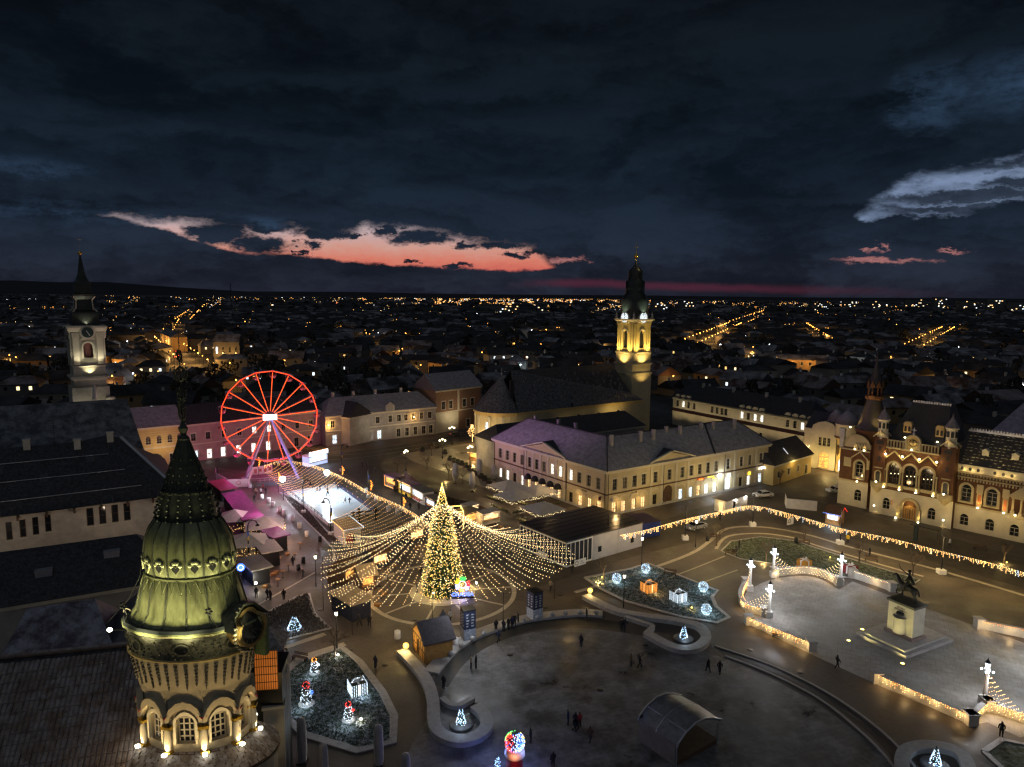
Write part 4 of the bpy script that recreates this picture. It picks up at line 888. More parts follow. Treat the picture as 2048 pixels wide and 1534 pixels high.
# portal
m=MB(TC);ring_arch(m,X(6.5),.05,4.1,2.75,.55,-.45,-.004,n=16);m.box(X(4.3),X(4.95),-.75,-.1,.05,2.6);m.box(X(8.05),X(8.7),-.75,-.1,.05,2.6);m.build('portal_surround',WT,rp)
m=MB(TC);m.extr([(X(6.5)-1.35,.1),(X(6.5)+1.35,.1),(X(6.5)+1.35,2.5),(X(6.5),3.0),(X(6.5)-1.35,2.5)],.25,.4);g_=m.build('gate',M('gate_wood',(.36,.20,.06),.55,.25,2),rp)
m=MB(TC);m.box(X(6.5)-.05,X(6.5)+.05,.18,.24,.1,2.95)
for i in range(6):m.box(X(6.5)-1.2+i*.42,X(6.5)-1.12+i*.42,.2,.245,.3,2.5)
m.build('gate_bar',DARKWOOD,g_)
uplight(TC,X(4.4),-1.2,.4,60,(0,.3,1),90);uplight(TC,X(8.6),-1.2,.4,60,(0,.3,1),90);lamp('POINT',TC@Vector((X(6.5),-.3,3.5)),25,YEL,rp,.1)
for i,(cc,dx)in enumerate((((.05,.05,.35),0),((.7,.6,.05),.12),((.5,.03,.03),.24))):
 m=MB(TC);m.box(X(3.1)+dx,X(3.1)+dx+.11,-.9,-.85,2.7,3.7);m.build('flag',M('flag%d_cloth'%i,cc),rp)
# main roof with two dormers and a crest
m=MB(TC);v=[(X(1.0),1.2,15.9),(X(12),1.2,15.9),(X(12),14,15.9),(X(1.0),14,15.9),(X(4.0),5.2,23.6),(X(10.8),5.2,23.6),(X(10.8),9,23.6),(X(4.0),9,23.6)]
m.add(v,[(0,1,5,4),(1,2,6,5),(2,3,7,6),(3,0,4,7),(4,5,6,7)]);m.build('roof',SLATE,rp)
m=MB(TC);
for i in range(15):m.box(X(4.0)+i*.48,X(4.0)+i*.48+.3,5.1,5.2,23.6,24.1)
m.box(X(3.9),X(10.9),5.08,5.18,23.75,23.85);m.build('roof_crest',STEEL,rp,kind='stuff')
for c in(4.3,10.2):
 m=MB(TC);m.box(X(c)-.75,X(c)+.75,2.0,4.4,17.6,19.3);m.extr([(X(c)-.85,19.3),(X(c)+.85,19.3),(X(c)+.5,19.9),(X(c)-.5,19.9)],1.95,4.6);d_=m.build('dormer',M('dormer_wall',(.42,.30,.14),.7),rp)
 for dx in(-.35,.35):m=MB(TC);m.extr([(X(c)+dx-.22,17.9),(X(c)+dx+.22,17.9)]+arch_pts(X(c)+dx-.22,X(c)+dx+.22,19.0,6),1.93,1.99);m.build('dormer_window',BLACK,d_)
 uplight(TC,X(c),.9,16.9,30,(0,.7,1),60)
# right wing
TW=Matrix.Translation((22.55,0,0));WW=20.0
wc=[(1.75,6.0),(6.0,5.85),(13.5,5.85),(17.5,5.85)]
seg(TW,WW,0,4.95,[(c-.75,c+.75,1.0,3.3,True)for c,_ in wc]+[(9.2,10.7,.9,3.2,True)],CREAM2,dep=.3);seg(TW,WW,5.1,11.4,[(c-.85,c+.85,5.9,9.2,True)for c,_ in wc],BRICKRED)
m=MB(TW);m.box(.1,WW,.6,.7,0,11.3);m.build('core',BLACK,rp)
for c in[c for c,_ in wc]+[9.95]:window(rp,TW,c,1.0 if c!=9.95 else .9,1.5,2.3,True,bars=(1,1))
for c,_ in wc:
 window(rp,TW,c,5.9,1.7,3.3,True,bars=(1,2));m=MB(TW);ring_arch(m,c,5.9,9.2,1.72,.42,-.26,-.004);m.box(c-1.3,c+1.3,-.35,-.004,5.55,5.9);m.build('window_surround',WT,rp)
for c in(4.0,8.2,11.6,15.5):
 m=MB(TW);m.box(c-.45,c+.45,-.2,-.004,5.2,7.9);m.box(c-.55,c+.55,-.28,-.004,7.9,9.6);m.build('stone_panel',WT,rp)
 m=MB(TW);m.box(c-.25,c+.25,-.26,-.21,5.5,7.6);m.build('brick_panel',M('orange_brick',(.50,.16,.06),.8,.2,3),rp)
 uplight(TW,c,-.7,5.3,55,(0,.33,1),75)
m=MB(TW);m.box(0,WW,-.2,-.003,4.8,5.12);m.box(0,WW,-.35,-.003,10.5,10.75);m.box(0,WW,-.6,.3,11.4,11.65);m.build('cornice',WT,rp)
m=MB(TW)
for i in range(38):m.box(.2+i*.52,.42+i*.52,-.33,-.01,10.0,10.45);m.box(.2+i*.52,.42+i*.52,-.55,-.01,11.0,11.35)
m.build('dentil',WT,rp,kind='stuff')
m=MB(TW);m.box(0,WW,-.1,.4,11.65,12.9);m.box(-.05,WW,-.22,.5,12.9,13.1);m.build('attic_wall',CREAM2,rp)
for i in range(14):
 c=.7+i*1.35
 if i in(3,7,11):continue
 m=MB(TW);m.extr([(c+.27*cos(2*pi*j/12),12.3+.34*sin(2*pi*j/12))for j in range(12)],-.14,-.101);m.build('oculus',BLACK,rp)
 if c<13:lamp('POINT',TW@Vector((c+.3,-.55,12.2)),5,YEL,rp,.05)
m=MB(TW);m.add([(-.4,.1,13.1),(WW,.1,13.1),(WW,6,18.7),(-.4,6,18.7),(WW,14,14),(-.4,14,14)],[(0,1,2,3),(3,2,4,5)]);m.build('wing_roof',SLATE,rp)
m=MB(TW)
for k in range(11):
 t=(k+.5)/11
 for i in range(26):
  if random.random()<.8:x=.2+i*.75+random.random()*.2;m.box(x,x+.45,.1+5.9*t-.06,.1+5.9*t,13.12+5.6*t,13.2+5.6*t)
m.build('snow_guard',M('roof_guard_metal',(.3,.28,.2),.4,.2,2,metal=.7),rp,kind='stuff')
m=MB(TW);m.box(-.2,WW,5.9,6.05,18.7,19.1)
for i in range(40):m.box(.1+i*.5,.35+i*.5,5.9,6.05,19.1,19.45)
m.build('roof_crest',STEEL,rp,kind='stuff')
for c in(3.8,8.6,14):m=MB(TW);m.box(c-.55,c+.55,2.0,3.4,15.0,15.9);m.extr([(c-.7,15.9),(c+.7,15.9),(c,16.3)],1.9,3.6);m.build('dormer',STONE2,rp)
for c in(2,6.5,11):lamp('SPOT',TW@Vector((c,-2.0,13.4)),60,YEL,rp,.1,TW.to_3x3()@Vector((0,.9,.75)),100,.8)
# bay at the right end
m=MB(TW);m.box(9.3,12.6,-1.6,-.01,4.7,5.3);m.box(9.3,12.6,-1.6,-.01,8.4,8.7);m.build('bay_slab',WT,rp)
for x in(9.6,10.9,12.2):m=MB(TW);m.cyl((x,-1.35,5.9),(x,-1.35,8.4),.2,.18,8);m.box(x-.3,x+.3,-1.65,-1.05,5.3,5.95);m.build('bay_column',WT,rp)
m=MB(TW);m.extr([(9.0,8.7),(12.9,8.7),(12.9,9.0),(10.95,10.9),(9.0,9.0)],-1.8,-1.2);m.build('bay_gable',WT,rp)
uplight(TW,10.2,-1.9,5.6,60,(0,.2,1),80)
for x in(1.5,7.5,13):lamp('SPOT',TW@Vector((x,-6,4.5)),105,(1,.68,.24),rp,.3,TW.to_3x3()@Vector((0,.9,.12)),120,.9)
for x in(2.5,12.5):lamp('SPOT',TC@Vector((x,-7,4.5)),75,(1,.68,.24),rp,.3,TC.to_3x3()@Vector((0,.9,.3)),120,.9)
lamp('SPOT',(2,-8,5),150,(1,.70,.28),rp,.3,(0,.9,.15),110,.9)
# dark gabled building far right behind
block('dark_gabled_hall','large dark hall with pale snowy roof right behind the red brick palace',inner(B0,BA,20,26),BA,40,18,13,9,GREYPL,SNOWROOF,hip=6)

# ---- left side of the square, behind the wheel
def rowhouse(name,label,pxa,pxb,h,D,rh,wallmat,roofmat,ups,grs,litu=(),litg=(),zu=(5.6,2.0),zg=(.4,2.4),hip=1.5,ww=1.1,glassg=None,arch=False):
 a=G(*pxa);b=G(*pxb);d=b-a;W=d.length;an=atan2(d.y,d.x)
 ops=[(W*t,zu[0],ww,zu[1],arch)for t in ups]+[(W*t,zg[0],ww+.1,zg[1],False)for t in grs]
 L_=[litu[i]if i<len(litu)else None for i in range(len(ups))]+[litg[i]if i<len(litg)else None for i in range(len(grs))]
 B=block(name,label,(a.x,a.y),an,W,D,h,rh,wallmat,roofmat,ops,hip,lit_=L_)
 m=MB();m.box(-.03,W+.03,-.12,-.003,zu[0]-1.1,zu[0]-.8);m.build('string_course',STONE2,B);return B,W,an,a
W_,A_,C_=LITWHITE,LITAMBER,LITCOOL
b1,w1,an1,a1=rowhouse('long_grey_row_house','long grey two storey house with streaked snowy roof right of the ferris wheel',(652,893),(872,868),9.0,12,4.6,GREYPL,SNOWROOF,[.06,.17,.26,.35,.45,.565,.645,.71,.785,.86,.94],[.075,.155,.23,.31,.385,.465,.64,.72,.80,.88,.95],(None,)*11,(C_,C_,W_,W_,C_,C_),zu=(5.4,2.1),zg=(.5,2.6),ww=1.25,hip=4)
m=MB();m.box(w1*.52,w1*.60,-.5,.4,9.05,11.0);m.extr([(w1*.53,11.0),(w1*.59,11.0),(w1*.56,11.9)],-.45,.3);m.build('attic_gable',GREYPL,b1)
for x in(.12,.3,.5,.74):m=MB();m.box(w1*x,w1*x+.8,6.6,7.4,12,15);m.build('chimney',STONE,b1)
for t in(.02,.78):
 m=MB();m.sphere((w1*t,-.5,6.4),.25,8,6);m.build('wall_lamp',E('wall_sodium',(1,.62,.15),9),b1);lamp('POINT',(w1*t,-1.0,6.4),130 if t<.1 else 60,SODIUM,b1,.2)
sd1=block('grey_house_side','grey plain side wing of the long row house nearest the ferris wheel',(a1.x-9*cos(an1+rad(-62))*-1-17.5,a1.y+12,),rad(-34),20,9,8.6,4,GREYPL,DARKROOF,[(2.5,5,1.2,2,False),(6.5,5,1.2,2,False),(10.5,5,1.2,2,False),(14.5,5,1.2,2,False)],2)
b2,w2,an2,a2=rowhouse('brick_trimmed_house','taller brick trimmed house with skylights in its snowy roof beside the church apse',(872,867),(962,852),14.0,12,5.0,M('brown_brick',(.22,.13,.08),.85,.2,2),SNOWROOF,[.16,.32,.62,.80],[.14,.70,.9],zu=(7.6,2.6),zg=(.6,2.6),ww=1.5,hip=.4)
m=MB();m.box(-.02,w2*.48,-.1,-.004,0,6.4);m.box(w2*.46,w2*.5,-.14,-.004,6.4,13.4);m.build('pale_render',CREAM2,b2)
for x in(3,6,9.5):m=MB();m.add([(x,1.5,15.32),(x+.9,1.5,15.32),(x+.9,3,16.55),(x,3,16.55)],[(0,1,2,3)]);m.build('skylight',WHITE,b2)
lamp('SPOT',(6,-6,4.5),260,(1,.8,.5),b2,.3,(0,.9,.4),120,.9);lamp('SPOT',(w1*.7,-7,4.5),200,(1,.8,.5),b1,.3,(0,.9,.25),130,.9);lamp('SPOT',(w1*.4,-7,4.5),130,(1,.85,.62),b1,.3,(0,.9,.25),130,.9)
b3,w3,an3,a3=rowhouse('pink_lit_town_house','long town house glowing magenta behind the ferris wheel, bright shop windows below',(374,925),(642,888),10.2,12,4.5,M('rose_plaster',(.40,.28,.26),.85,.2,.6,.15),DARKROOF,[.05,.15,.26,.37,.48,.59,.70,.81,.92],[.06,.155,.25,.36,.47,.58,.69,.80,.91],(None,None,None,None,W_,W_),(C_,W_,W_,W_,W_,W_,None,None),zu=(5.6,2.0),zg=(.3,2.6),ww=1.2)
m=MB();seams(m,(0,-.5,10.2),(w3,-.5,10.2),(w3-1.5,6,14.7),(1.5,6,14.7),.7,.05,.06);m.build('standing_seam',DARKROOF,b3,kind='stuff')
b4,w4,an4,a4=rowhouse('yellow_rusticated_house','yellow two storey house with banded plaster and pale snowy roof left of the magenta house',(264,938),(372,925),10.4,11,4.6,OCHRE,SNOWROOF,[.32,.52,.72,.9],[.75,.93],zu=(5.8,2.2),zg=(.6,2.3),ww=1.15,arch=True)
m=MB();
for k in range(9):m.box(.05,w4-.05,-.05,-.003,4.6+k*.62,4.6+k*.62+.06)
m.build('plaster_band',STONE2,b4,kind='stuff')
m=MB();m.extr([(w4*.25,.3),(w4*.58,.3)]+arch_pts(w4*.25,w4*.58,3.4,8),-.2,-.02);m.build('arched_gate',BLACK,b4)
lamp('SPOT',(w4*.5,-5,5),150,(1,.72,.34),b4,.3,(0,.9,.35),130,.9);lamp('POINT',(w4*.9,-5,2.2),60,(1,.8,.6),b4,.3)

# ---- left foreground: church tower, long white-walled hall, dark roofs, tiled roof
MTP=M('weathered_plaster',(.34,.31,.25),.9,.25,.6,.2,8);MT=Vector((-91.5,150,0));mt=thing('moon_church_tower','pale baroque church tower with black stepped spire, clock and oval window standing far left','church tower',tuple(MT))
MY=lambda py,px=178:Zat(px,py,MT.y-3);hw=2.95;Tm=Matrix.Rotation(rad(38),4,'Z');MR=Tm.to_3x3()
yA,yB,yC,yD,yE=MY(812),MY(757),MY(732),MY(664),MY(656)
m=MB();sqring(m,[(hw+.5,0),(hw+.5,yA+4),(hw,yA+4),(hw,yB-.4),(hw+.6,yB),(hw+.6,yB+.4),(hw,yB+.6),(hw,yC-.3),(hw+.25,yC),(hw,yC+.3)],Tm);m.build('tower_base',MTP,mt)
m=MB(Tm);m.lathe([(.95,0),(1.35,0),(1.35,.25),(.95,.25)],20,0);q=Tm@Matrix.Translation((.1,-hw-.05,MY(787)))@Matrix.Diagonal((1.15,1,1,1))@Matrix.Rotation(rad(90),4,'X')
m.v=[tuple(q@(Tm.inverted()@Vector(p)))for p in m.v];m.build('oval_surround',STONE2,mt)
m=MB();m.T=Tm@Matrix.Translation((.1,-hw-.02,MY(787)));m.extr([(1.05*cos(2*pi*i/20),.92*sin(2*pi*i/20))for i in range(20)],0,.05);m.build('oval_window',M('oval_copper',(.35,.14,.05),.6),mt)
for k in range(4):
 Tf=Tm@Matrix.Rotation(k*pi/2,4,'Z')@Matrix.Translation((-hw,-hw,0))
 m=MB(Tf);wall_holes(m,2*hw,yC+.3,yD,[(hw-.85,hw+.85,MY(716),MY(686),True)],dep=.5);m.build('belfry_wall',MTP,mt)
 m=MB(Tf);m.box(hw-1.2,hw+1.2,.5,.6,yC+.4,yD-1);m.build('louvre',M('red_louvre',(.10,.035,.03),.7),mt)
 for x in(.75,2*hw-.75):m=MB(Tf);m.box(x-.55,x+.55,-.25,-.004,yC+.3,yD-1.2);m.box(x-.68,x+.68,-.38,-.004,yD-1.2,yD-.1);m.build('pilaster',CREAM2,mt)
 m=MB(Tf);ring_arch(m,hw,MY(716)-.1,MY(686),1.75,.32,-.25,-.004);m.box(hw-1.3,hw+1.3,-.4,-.004,MY(683)+.35,MY(680)+.35);m.build('window_hood',STONE2,mt)
 m=MB(Tf);R=1.1;m.extr([(hw+(R+.35)*cos(2*pi*i/22),MY(665)+(R+.35)*sin(2*pi*i/22))for i in range(22)],-.75,.2);cs=m.build('clock_surround',STONE2,mt)
 m=MB(Tf);m.extr([(hw+R*cos(2*pi*i/22),MY(665)+R*sin(2*pi*i/22))for i in range(22)],-.82,-.76);m.build('clock_face',M('clock_dark',(.03,.05,.045),.3),mt)
 m=MB(Tf)
 for t,l in((rad(150),.8),(rad(-30),.45)):m.T=Tf@Matrix.Translation((hw,-.86,MY(665)))@Matrix.Rotation(t,4,'Y');m.box(-.06,.06,0,.03,-.1,l)
 m.build('hand',WHITE,mt)
m=MB();sqring(m,[(hw,yD-.1),(hw+.5,yD+.1),(hw+.75,yE),(hw+.75,yE+.35),(hw-.3,yE+.5)],Tm);m.build('tower_cornice',STONE2,mt)
y=[yE+.4,MY(627),MY(620),MY(600),MY(592),MY(588),MY(586),MY(566),MY(562),MY(548),MY(530),MY(508)]
m=MB();sqring(m,[(hw*q_,z_)for q_,z_ in zip((.86,.82,.76,.50,.46,.68,.70,.56,.55,.38,.22,.14,.04),(y[0],y[1],y[1]+.3,y[2],y[3],y[4],y[5],y[6],y[7],y[8],y[9],y[10],y[11]))],Tm,4);m.build('spire',COPPER,mt)
for k in range(4):
 Tf=Tm@Matrix.Rotation(k*pi/2,4,'Z')
 for sx in(-1,1):m=MB(Tf);m.tube([(sx*hw*.77,-hw*.77,y[1]+.3),(sx*hw*.54,-hw*.54,y[2]+.3),(sx*hw*.49,-hw*.49,y[3]),(sx*hw*.69,-hw*.69,y[4])],.12,5);m.build('spire_rib',STONE2,mt)
m=MB(Tm);m.sphere((0,0,MY(505)),.42,10,6);m.build('golden_ball',MATS['gilding'],mt)
m=MB(Tm);m.cyl((0,0,MY(505)),(0,0,MY(468)),.07,.04,5);m.box(-.5,.5,-.05,.05,MY(478),MY(476));m.build('spire_rod',STEEL,mt)
m=MB(Tm);m.box(hw-.4,hw+1.3,-hw-1.4,-hw+.2,0,MY(797));m.build('corner_pedestal',CREAM2,mt)
m=MB(Tm);m.lathe([(.5,0),(.42,.8),(.5,1.6),(.35,2.3),(.2,2.6),(.28,2.9),(.05,3.2)],8,0);m.v=[tuple(Vector(p)+Vector((hw+.35,-hw-.6,MY(797))))for p in m.v];m.build('corner_statue',STONE,mt)
for x in(-1.9,1.9):lamp('SPOT',Tm@Vector((x,-hw-1.9,yC+.2)),95,(1,.95,.72),mt,.1,MR@Vector((0,.5,1)),85,.8)
lamp('SPOT',Tm@Vector((0,-hw-.9,yB+.7)),130,(1,.92,.55),mt,.1,MR@Vector((0,.4,1)),100,.8)
for x in(-2,2):lamp('SPOT',Tm@Vector((x,-hw-2.5,yA-1)),40,(1,.93,.7),mt,.1,MR@Vector((0,.5,1)),90,.8)
lamp('SPOT',Tm@Vector((0,-hw-.2,yE+.7)),60,(1,.92,.7),mt,.1,MR@Vector((0,.4,1)),120,.8)
lamp('SPOT',Tm@Vector((hw+2,1,yC+.6)),200,(1,.95,.72),mt,.1,MR@Vector((-.5,0,1)),85,.8)
E0=(-80.0,89.0);EA=rad(31.8)
lamp('POINT',(-67,89,11.5),60,(1,.82,.6),None,.5);lamp('POINT',(-57,96,11.5),45,(1,.82,.6),None,.5)  # unseen lamps added to brighten the white wall of the hall
hall=thing('white_walled_hall','long hall with bare white wall, narrow dark windows and huge black roof on the left','building',(*E0,0),EA)
HW_=33.0
hops=[]
for x,z,w,h in((6.3,9.6,2.3,3.3),(11.2,10.2,.75,2.6),(12.8,10.3,.75,2.6),(14.3,10.4,.75,2.6),(15.8,10.6,.75,2.5),(21.0,10.6,.9,2.7),(22.6,10.6,.9,2.7),(24.2,10.6,.9,2.7),(25.8,10.6,.9,2.7),(11.6,6.2,.8,.9),(13.2,6.3,.8,.9),(15.0,6.4,.8,.9),(16.6,6.5,.8,.9)):hops.append((x,z,w,h))
m=MB();wall_holes(m,HW_,0,14,[(x-w/2,x+w/2,z,z+h,False)for x,z,w,h in hops]);m.add([(HW_,0,0),(HW_,26,0),(HW_,26,14),(HW_,0,14)],[(0,1,2,3)]);m.box(.2,HW_-.2,.5,.6,0,13.9);m.build('wall',M('bare_white_wall',(.42,.36,.31),.95,.22,.7,.4,8),hall)
for i,(x,z,w,h)in enumerate(hops):window(hall,I4,x,z,w,h,glass=GLASS,frame=DARKWOOD if i<9 else WHITE,bars=(0 if w<1 else 2,0 if i>8 else 1))
m=MB();m.add([(-3,-.9,13.9),(HW_+.5,-.9,13.9),(HW_-7,10,21.5),(-3,10,21.5),(HW_+.5,26,14),(-3,26,14),(HW_-9,14,21.5)],[(0,1,2,3),(1,4,6,2),(4,5,3,2,6)]);m.build('roof',DARKROOF,hall)
m=MB();m.tube([(-3,-1.0,13.95),(HW_+.4,-1.0,13.95)],.12,6);
for i in range(24):m.box(1+i*1.35,1.05+i*1.35,-1.1,-1.05,13.9,14.9)
m.build('eave_railing',METAL,hall)
for x,y in((4,3),(9.5,5.5),(15,3.5),(21,6)):m=MB();z=13.9+(y+.9)*.697;m.add([(x,y,z+.12),(x+1.1,y,z+.12),(x+1.1,y+1.5,z+1.16),(x,y+1.5,z+1.16)],[(0,1,2,3)]);m.build('skylight',GLASS,hall)
for x,y in((6.5,8.2),(13,9.3),(19.5,8.6),(24,9.4)):m=MB();z=13.9+(y+.9)*.697;m.box(x,x+.9,y,y+.8,z-.6,z+1.5);m.box(x-.1,x+1,y-.1,y+.9,z+1.5,z+1.65);m.build('chimney',BRICKRED if x<10 else STONE,hall)
m=MB();m.cyl((17,9.5,21),(17,9.5,25.2),.05,.03,5)
for k in range(5):m.box(16.2+k*.06,17.8-k*.06,9.48,9.52,23.4+k*.35,23.44+k*.35)
m.build('aerial',METAL,hall)
for k in range(3):m=MB();y=1.2+k*3;m.tube([(-2.5,y,14.05+(y+.9)*.697),(28-k*2,y,14.05+(y+.9)*.697)],.06,4);m.build('snow_rail',STEEL,hall)
m=MB();m.tube([(HW_+.5,-.9,13.95),(HW_-7,10,21.6)],.3,5);m.build('hip_flashing',STEEL,hall)
for i in range(9):m=MB();m.box(2+i*3.4,2.25+i*3.4,-.8,-.003,13.0,13.6);m.build('eave_bracket',DARKWOOD,hall)
block('rear_hall','dark hall with pale grey roof rising behind the white walled hall on the left',inner(E0,EA,-12,30),EA,42,18,15,9,GREYPL,M('slate_blue_roof',(.055,.06,.07),.8,.3,.8,.3,6,snow=.25),hip=2)
gb=block('peaked_stage_house','dark house with a lilac gabled roof behind the white walled hall',(-102,140),rad(20),11,10,9,5,GREYPL,M('lilac_roof',(.10,.08,.10),.8,.3,1,.3,6,snow=.4),hip=1)
d1_=block('black_roofed_house','black roofed house with roof vents below the white walled hall',(-66.5,77.5),rad(28),25,14,7.2,4.6,GREYPL,DARKROOF,hip=5)
for x,y,z in((4.5,2.4,9.0),(10,3.2,9.5),(17.5,4.5,10.3)):m=MB();m.box(x-.9,x+.9,y-.5,y+.5,z-1.2,z+.3);m.box(x-.95,x+.95,y-.55,y+.55,z+.3,z+.5);m.build('roof_vent',STEEL,d1_)
d2_=block('low_gable_house','low house with pale lilac gabled roof in front of the black roofed house',(-50,64.5),rad(24),9.5,9,8.2,4.0,GREYPL,MATS['lilac_roof'],hip=2.2)
d3_=block('small_metal_roof_house','small metal roofed house wedged between the black roofed house and the dome tower',(-40.5,68),rad(30),10,8,8.5,4.2,GREYPL,M('lead_roof',(.09,.09,.10),.5,.3,.8,.3,6,metal=.3),hip=3)
# tiled roof in the near left corner
zr,dr,sl=24.9,9.6,.80;ze=zr-dr*sl
ra=G(0,1318,zr);rb_=G(250,1292,zr);rh_=atan2(rb_.y-ra.y,rb_.x-ra.x);W_t=(rb_-ra).length+2.6;XL=-6.0
tr=thing('tiled_roof_house','near house with steep brown roof of frosted tiles abutting the dome tower','building',(ra.x+dr*sin(rh_),ra.y-dr*cos(rh_),0),rh_)
m=MB();m.box(XL,W_t-.3,.5,2*dr-.5,0,ze+.2);m.build('wall',GREYPL,tr)
m=MB();m.add([(XL,0,ze),(W_t+1.4,0,ze),(W_t-.4,dr,zr),(XL,dr,zr),(W_t,2*dr,ze),(XL,2*dr,ze)],[(0,1,2,3),(1,4,2),(3,2,4,5)]);m.build('roof',DARKROOF,tr)
tm=MB();w_,l_=.25,.60
pts=[(-.12,0),(-.06,.05),(.06,.05),(.12,0)]
cs_=1/sqrt(1+sl*sl)
vv=[(x,-.04,z+.035)for x,z in pts]+[(x,l_*cs_,z+l_*cs_*sl+.02)for x,z in pts]
tm.add(vv,[(0,1,5,4),(1,2,6,5),(2,3,7,6),(0,3,2,1)]);tmesh=tm.mesh('roof_tile',ROOFTILE)
rest=MB();cnt=0;rows=int(dr/(.54*cs_))
for r in range(rows):
 y=r*.54*cs_;z=ze+y*sl
 for i in range(int((W_t+2-XL)/w_)):
  x=XL+.2+i*w_+random.uniform(-.012,.012)
  if x>W_t+1.2-y*.19:continue
  dz=random.uniform(0,.03)
  if cnt<295 and 6<=r<19 and x>-.5 and random.random()<.42:
   obj('roof_tile',tmesh,tr,(x,y,z+dz));cnt+=1
  else:rest.T=Matrix.Translation((x,y,z+dz));rest.add(vv,[(0,1,5,4),(1,2,6,5),(2,3,7,6),(0,3,2,1)])
rest.T=I4;rest.build('roof_tile',ROOFTILE,tr,kind='stuff')
m=MB();m.tube([(XL,dr,zr+.1),(W_t-.4,dr,zr+.1)],.16,6);m.tube([(W_t+1.4,0,ze+.1),(W_t-.4,dr,zr+.1)],.14,6);m.build('ridge_cap',ROOFTILE,tr)
# ================================================================ the ornate dome tower in the near left corner
DT_=Vector((-16.7,35.0,0));dt=thing('dome_tower','ornate near tower with floodlit green metal onion dome, heart openings, clock gable and arched windows','tower',tuple(DT_))
PATINA=M('patina_copper',(.19,.20,.10),.40,.5,2.2,.35,7,metal=.35,spec=.5,stretch=(1,1,.22))
PATLIGHT=M('bright_patina',(.34,.35,.20),.4,.2,2,metal=.3)
PATDARK=M('dark_patina',(.055,.06,.045),.5,.3,1.5,.25,6,metal=.4,snow=.12,snowscale=2.5)
GILT=MATS['gilding'];TPL=M('tower_render',(.46,.39,.26),.85,.2,.9,.2,8);TORN=M('dark_mosaic',(.085,.08,.06),.6,.55,5,.8,9)
YS=.86;NS=16;A0=rad(-90)
def dpt(r,t,z):return Vector((r*cos(t),r*sin(t)*YS,z))
def dpanel(parent,name,prof,k,mat,n=NS,sub=3,inset=0.0,smooth_=True):
 m=MB();t0=A0+2*pi*(k-.5)/n;t1=A0+2*pi*(k+.5)/n;vs_=[]
 for r,z in prof:
  for i in range(sub+1):t=t0+(t1-t0)*i/sub;vs_.append(dpt(r,t,z))
 fs=[(j*(sub+1)+i,j*(sub+1)+i+1,(j+1)*(sub+1)+i+1,(j+1)*(sub+1)+i)for j in range(len(prof)-1)for i in range(sub)]
 m.add(vs_,fs,0,smooth_);return m.build(name,mat,parent)
bell=[(3.22,27.75),(3.12,28.3),(2.95,29.0),(2.72,29.9),(2.50,30.35)]
bulb=[(2.38,30.1),(2.50,30.5),(2.58,31.0),(2.58,31.6),(2.45,32.3),(2.15,32.95),(1.82,33.4)]
collar1=[(1.70,33.3),(1.64,33.8),(1.52,34.4),(1.36,34.95)]
collar2=[(1.24,34.9),(1.10,35.5),(.82,36.3),(.52,37.0),(.30,37.55)]
for nm,pr in(('bell_panel',bell),('bulb_panel',bulb)):
 for k in range(NS):
  dpanel(dt,nm,pr,k,PATINA)
for nm,pr in(('skirt_panel',collar1),('spire_panel',collar2)):
 for k in range(NS):dpanel(dt,nm,pr,k,PATDARK)
def rib(pr,k,w,mat,name,off=.0):
 t=A0+2*pi*(k+.5)/NS;m=MB();m.tube([dpt(r+.01,t,z)for r,z in pr],w,5)
 m.build(name,mat,dt)
for k in range(NS):rib(bell,k,.06,PATDARK,'bell_rib');rib(bulb,k,.055,PATDARK,'bulb_rib');rib(collar2,k,.03,PATDARK,'spire_rib')
m=MB();m.v=[];
def dring(prof,n,mat,name,kind=None):
 m=MB();m.lathe(prof,n,0,(0,0),False,A0-pi/n,A0-pi/n+2*pi,YS);o=m.build(name,mat,dt)
 if kind:o['kind']=kind
dring([(2.46,30.28),(2.62,30.3),(2.62,30.4),(2.5,30.45)],NS,PATINA,'dome_moulding')
for k in range(NS*2): # hanging triangles below the moulding
 t=A0+2*pi*(k+.5)/(NS*2);dtm=2*pi/(NS*2)*.46
 m=MB();a,b,c=dpt(2.60,t-dtm,30.3),dpt(2.60,t+dtm,30.3),dpt(2.80,t,29.62);m.tube([a,c,b],.028,4);m.octa(c+Vector((0,0,-.06)),.07);m.octa(c+Vector((0,0,-.2)),.045);m.build('zigzag_pendant',PATINA,dt)
# heart shaped openings with petals round the bulb
for k in range(NS):
 t=A0+2*pi*k/NS;T=Matrix.Translation(dpt(2.60,t,30.98))@Matrix.Rotation(t+pi/2,4,'Z')
 m=MB(T);hp=[]
 for i in range(20):
  u=2*pi*i/20;hp.append((.0165*16*sin(u)**3*.85,.0165*(13*cos(u)-5*cos(2*u)-2*cos(3*u)-cos(4*u))*.95))
 m.extr(hp,-.04,.12);hq=m.build('heart_opening',BLACK,dt)
 m=MB(T);hb=[(p[0]*1.32,p[1]*1.32-.01)for p in hp]
 for i in range(20):
  p,q,u,v=hp[i],hp[(i+1)%20],hb[(i+1)%20],hb[i];m.extr([v,u,q,p],-.05,.05)
 m.build('heart_frame',PATLIGHT,hq)
 for dx,dz in((-.25,.22),(-.09,.36),(.09,.36),(.25,.22)):m=MB(T);m.lathe([(.13,0),(.11,.05),(.01,.07)],10);m.v=[tuple(T@Vector((dx+x_,-.02-z_,dz+y_)))for x_,y_,z_ in[tuple(T.inverted()@Vector(p))for p in m.v]];m.build('petal',PATLIGHT,hq)
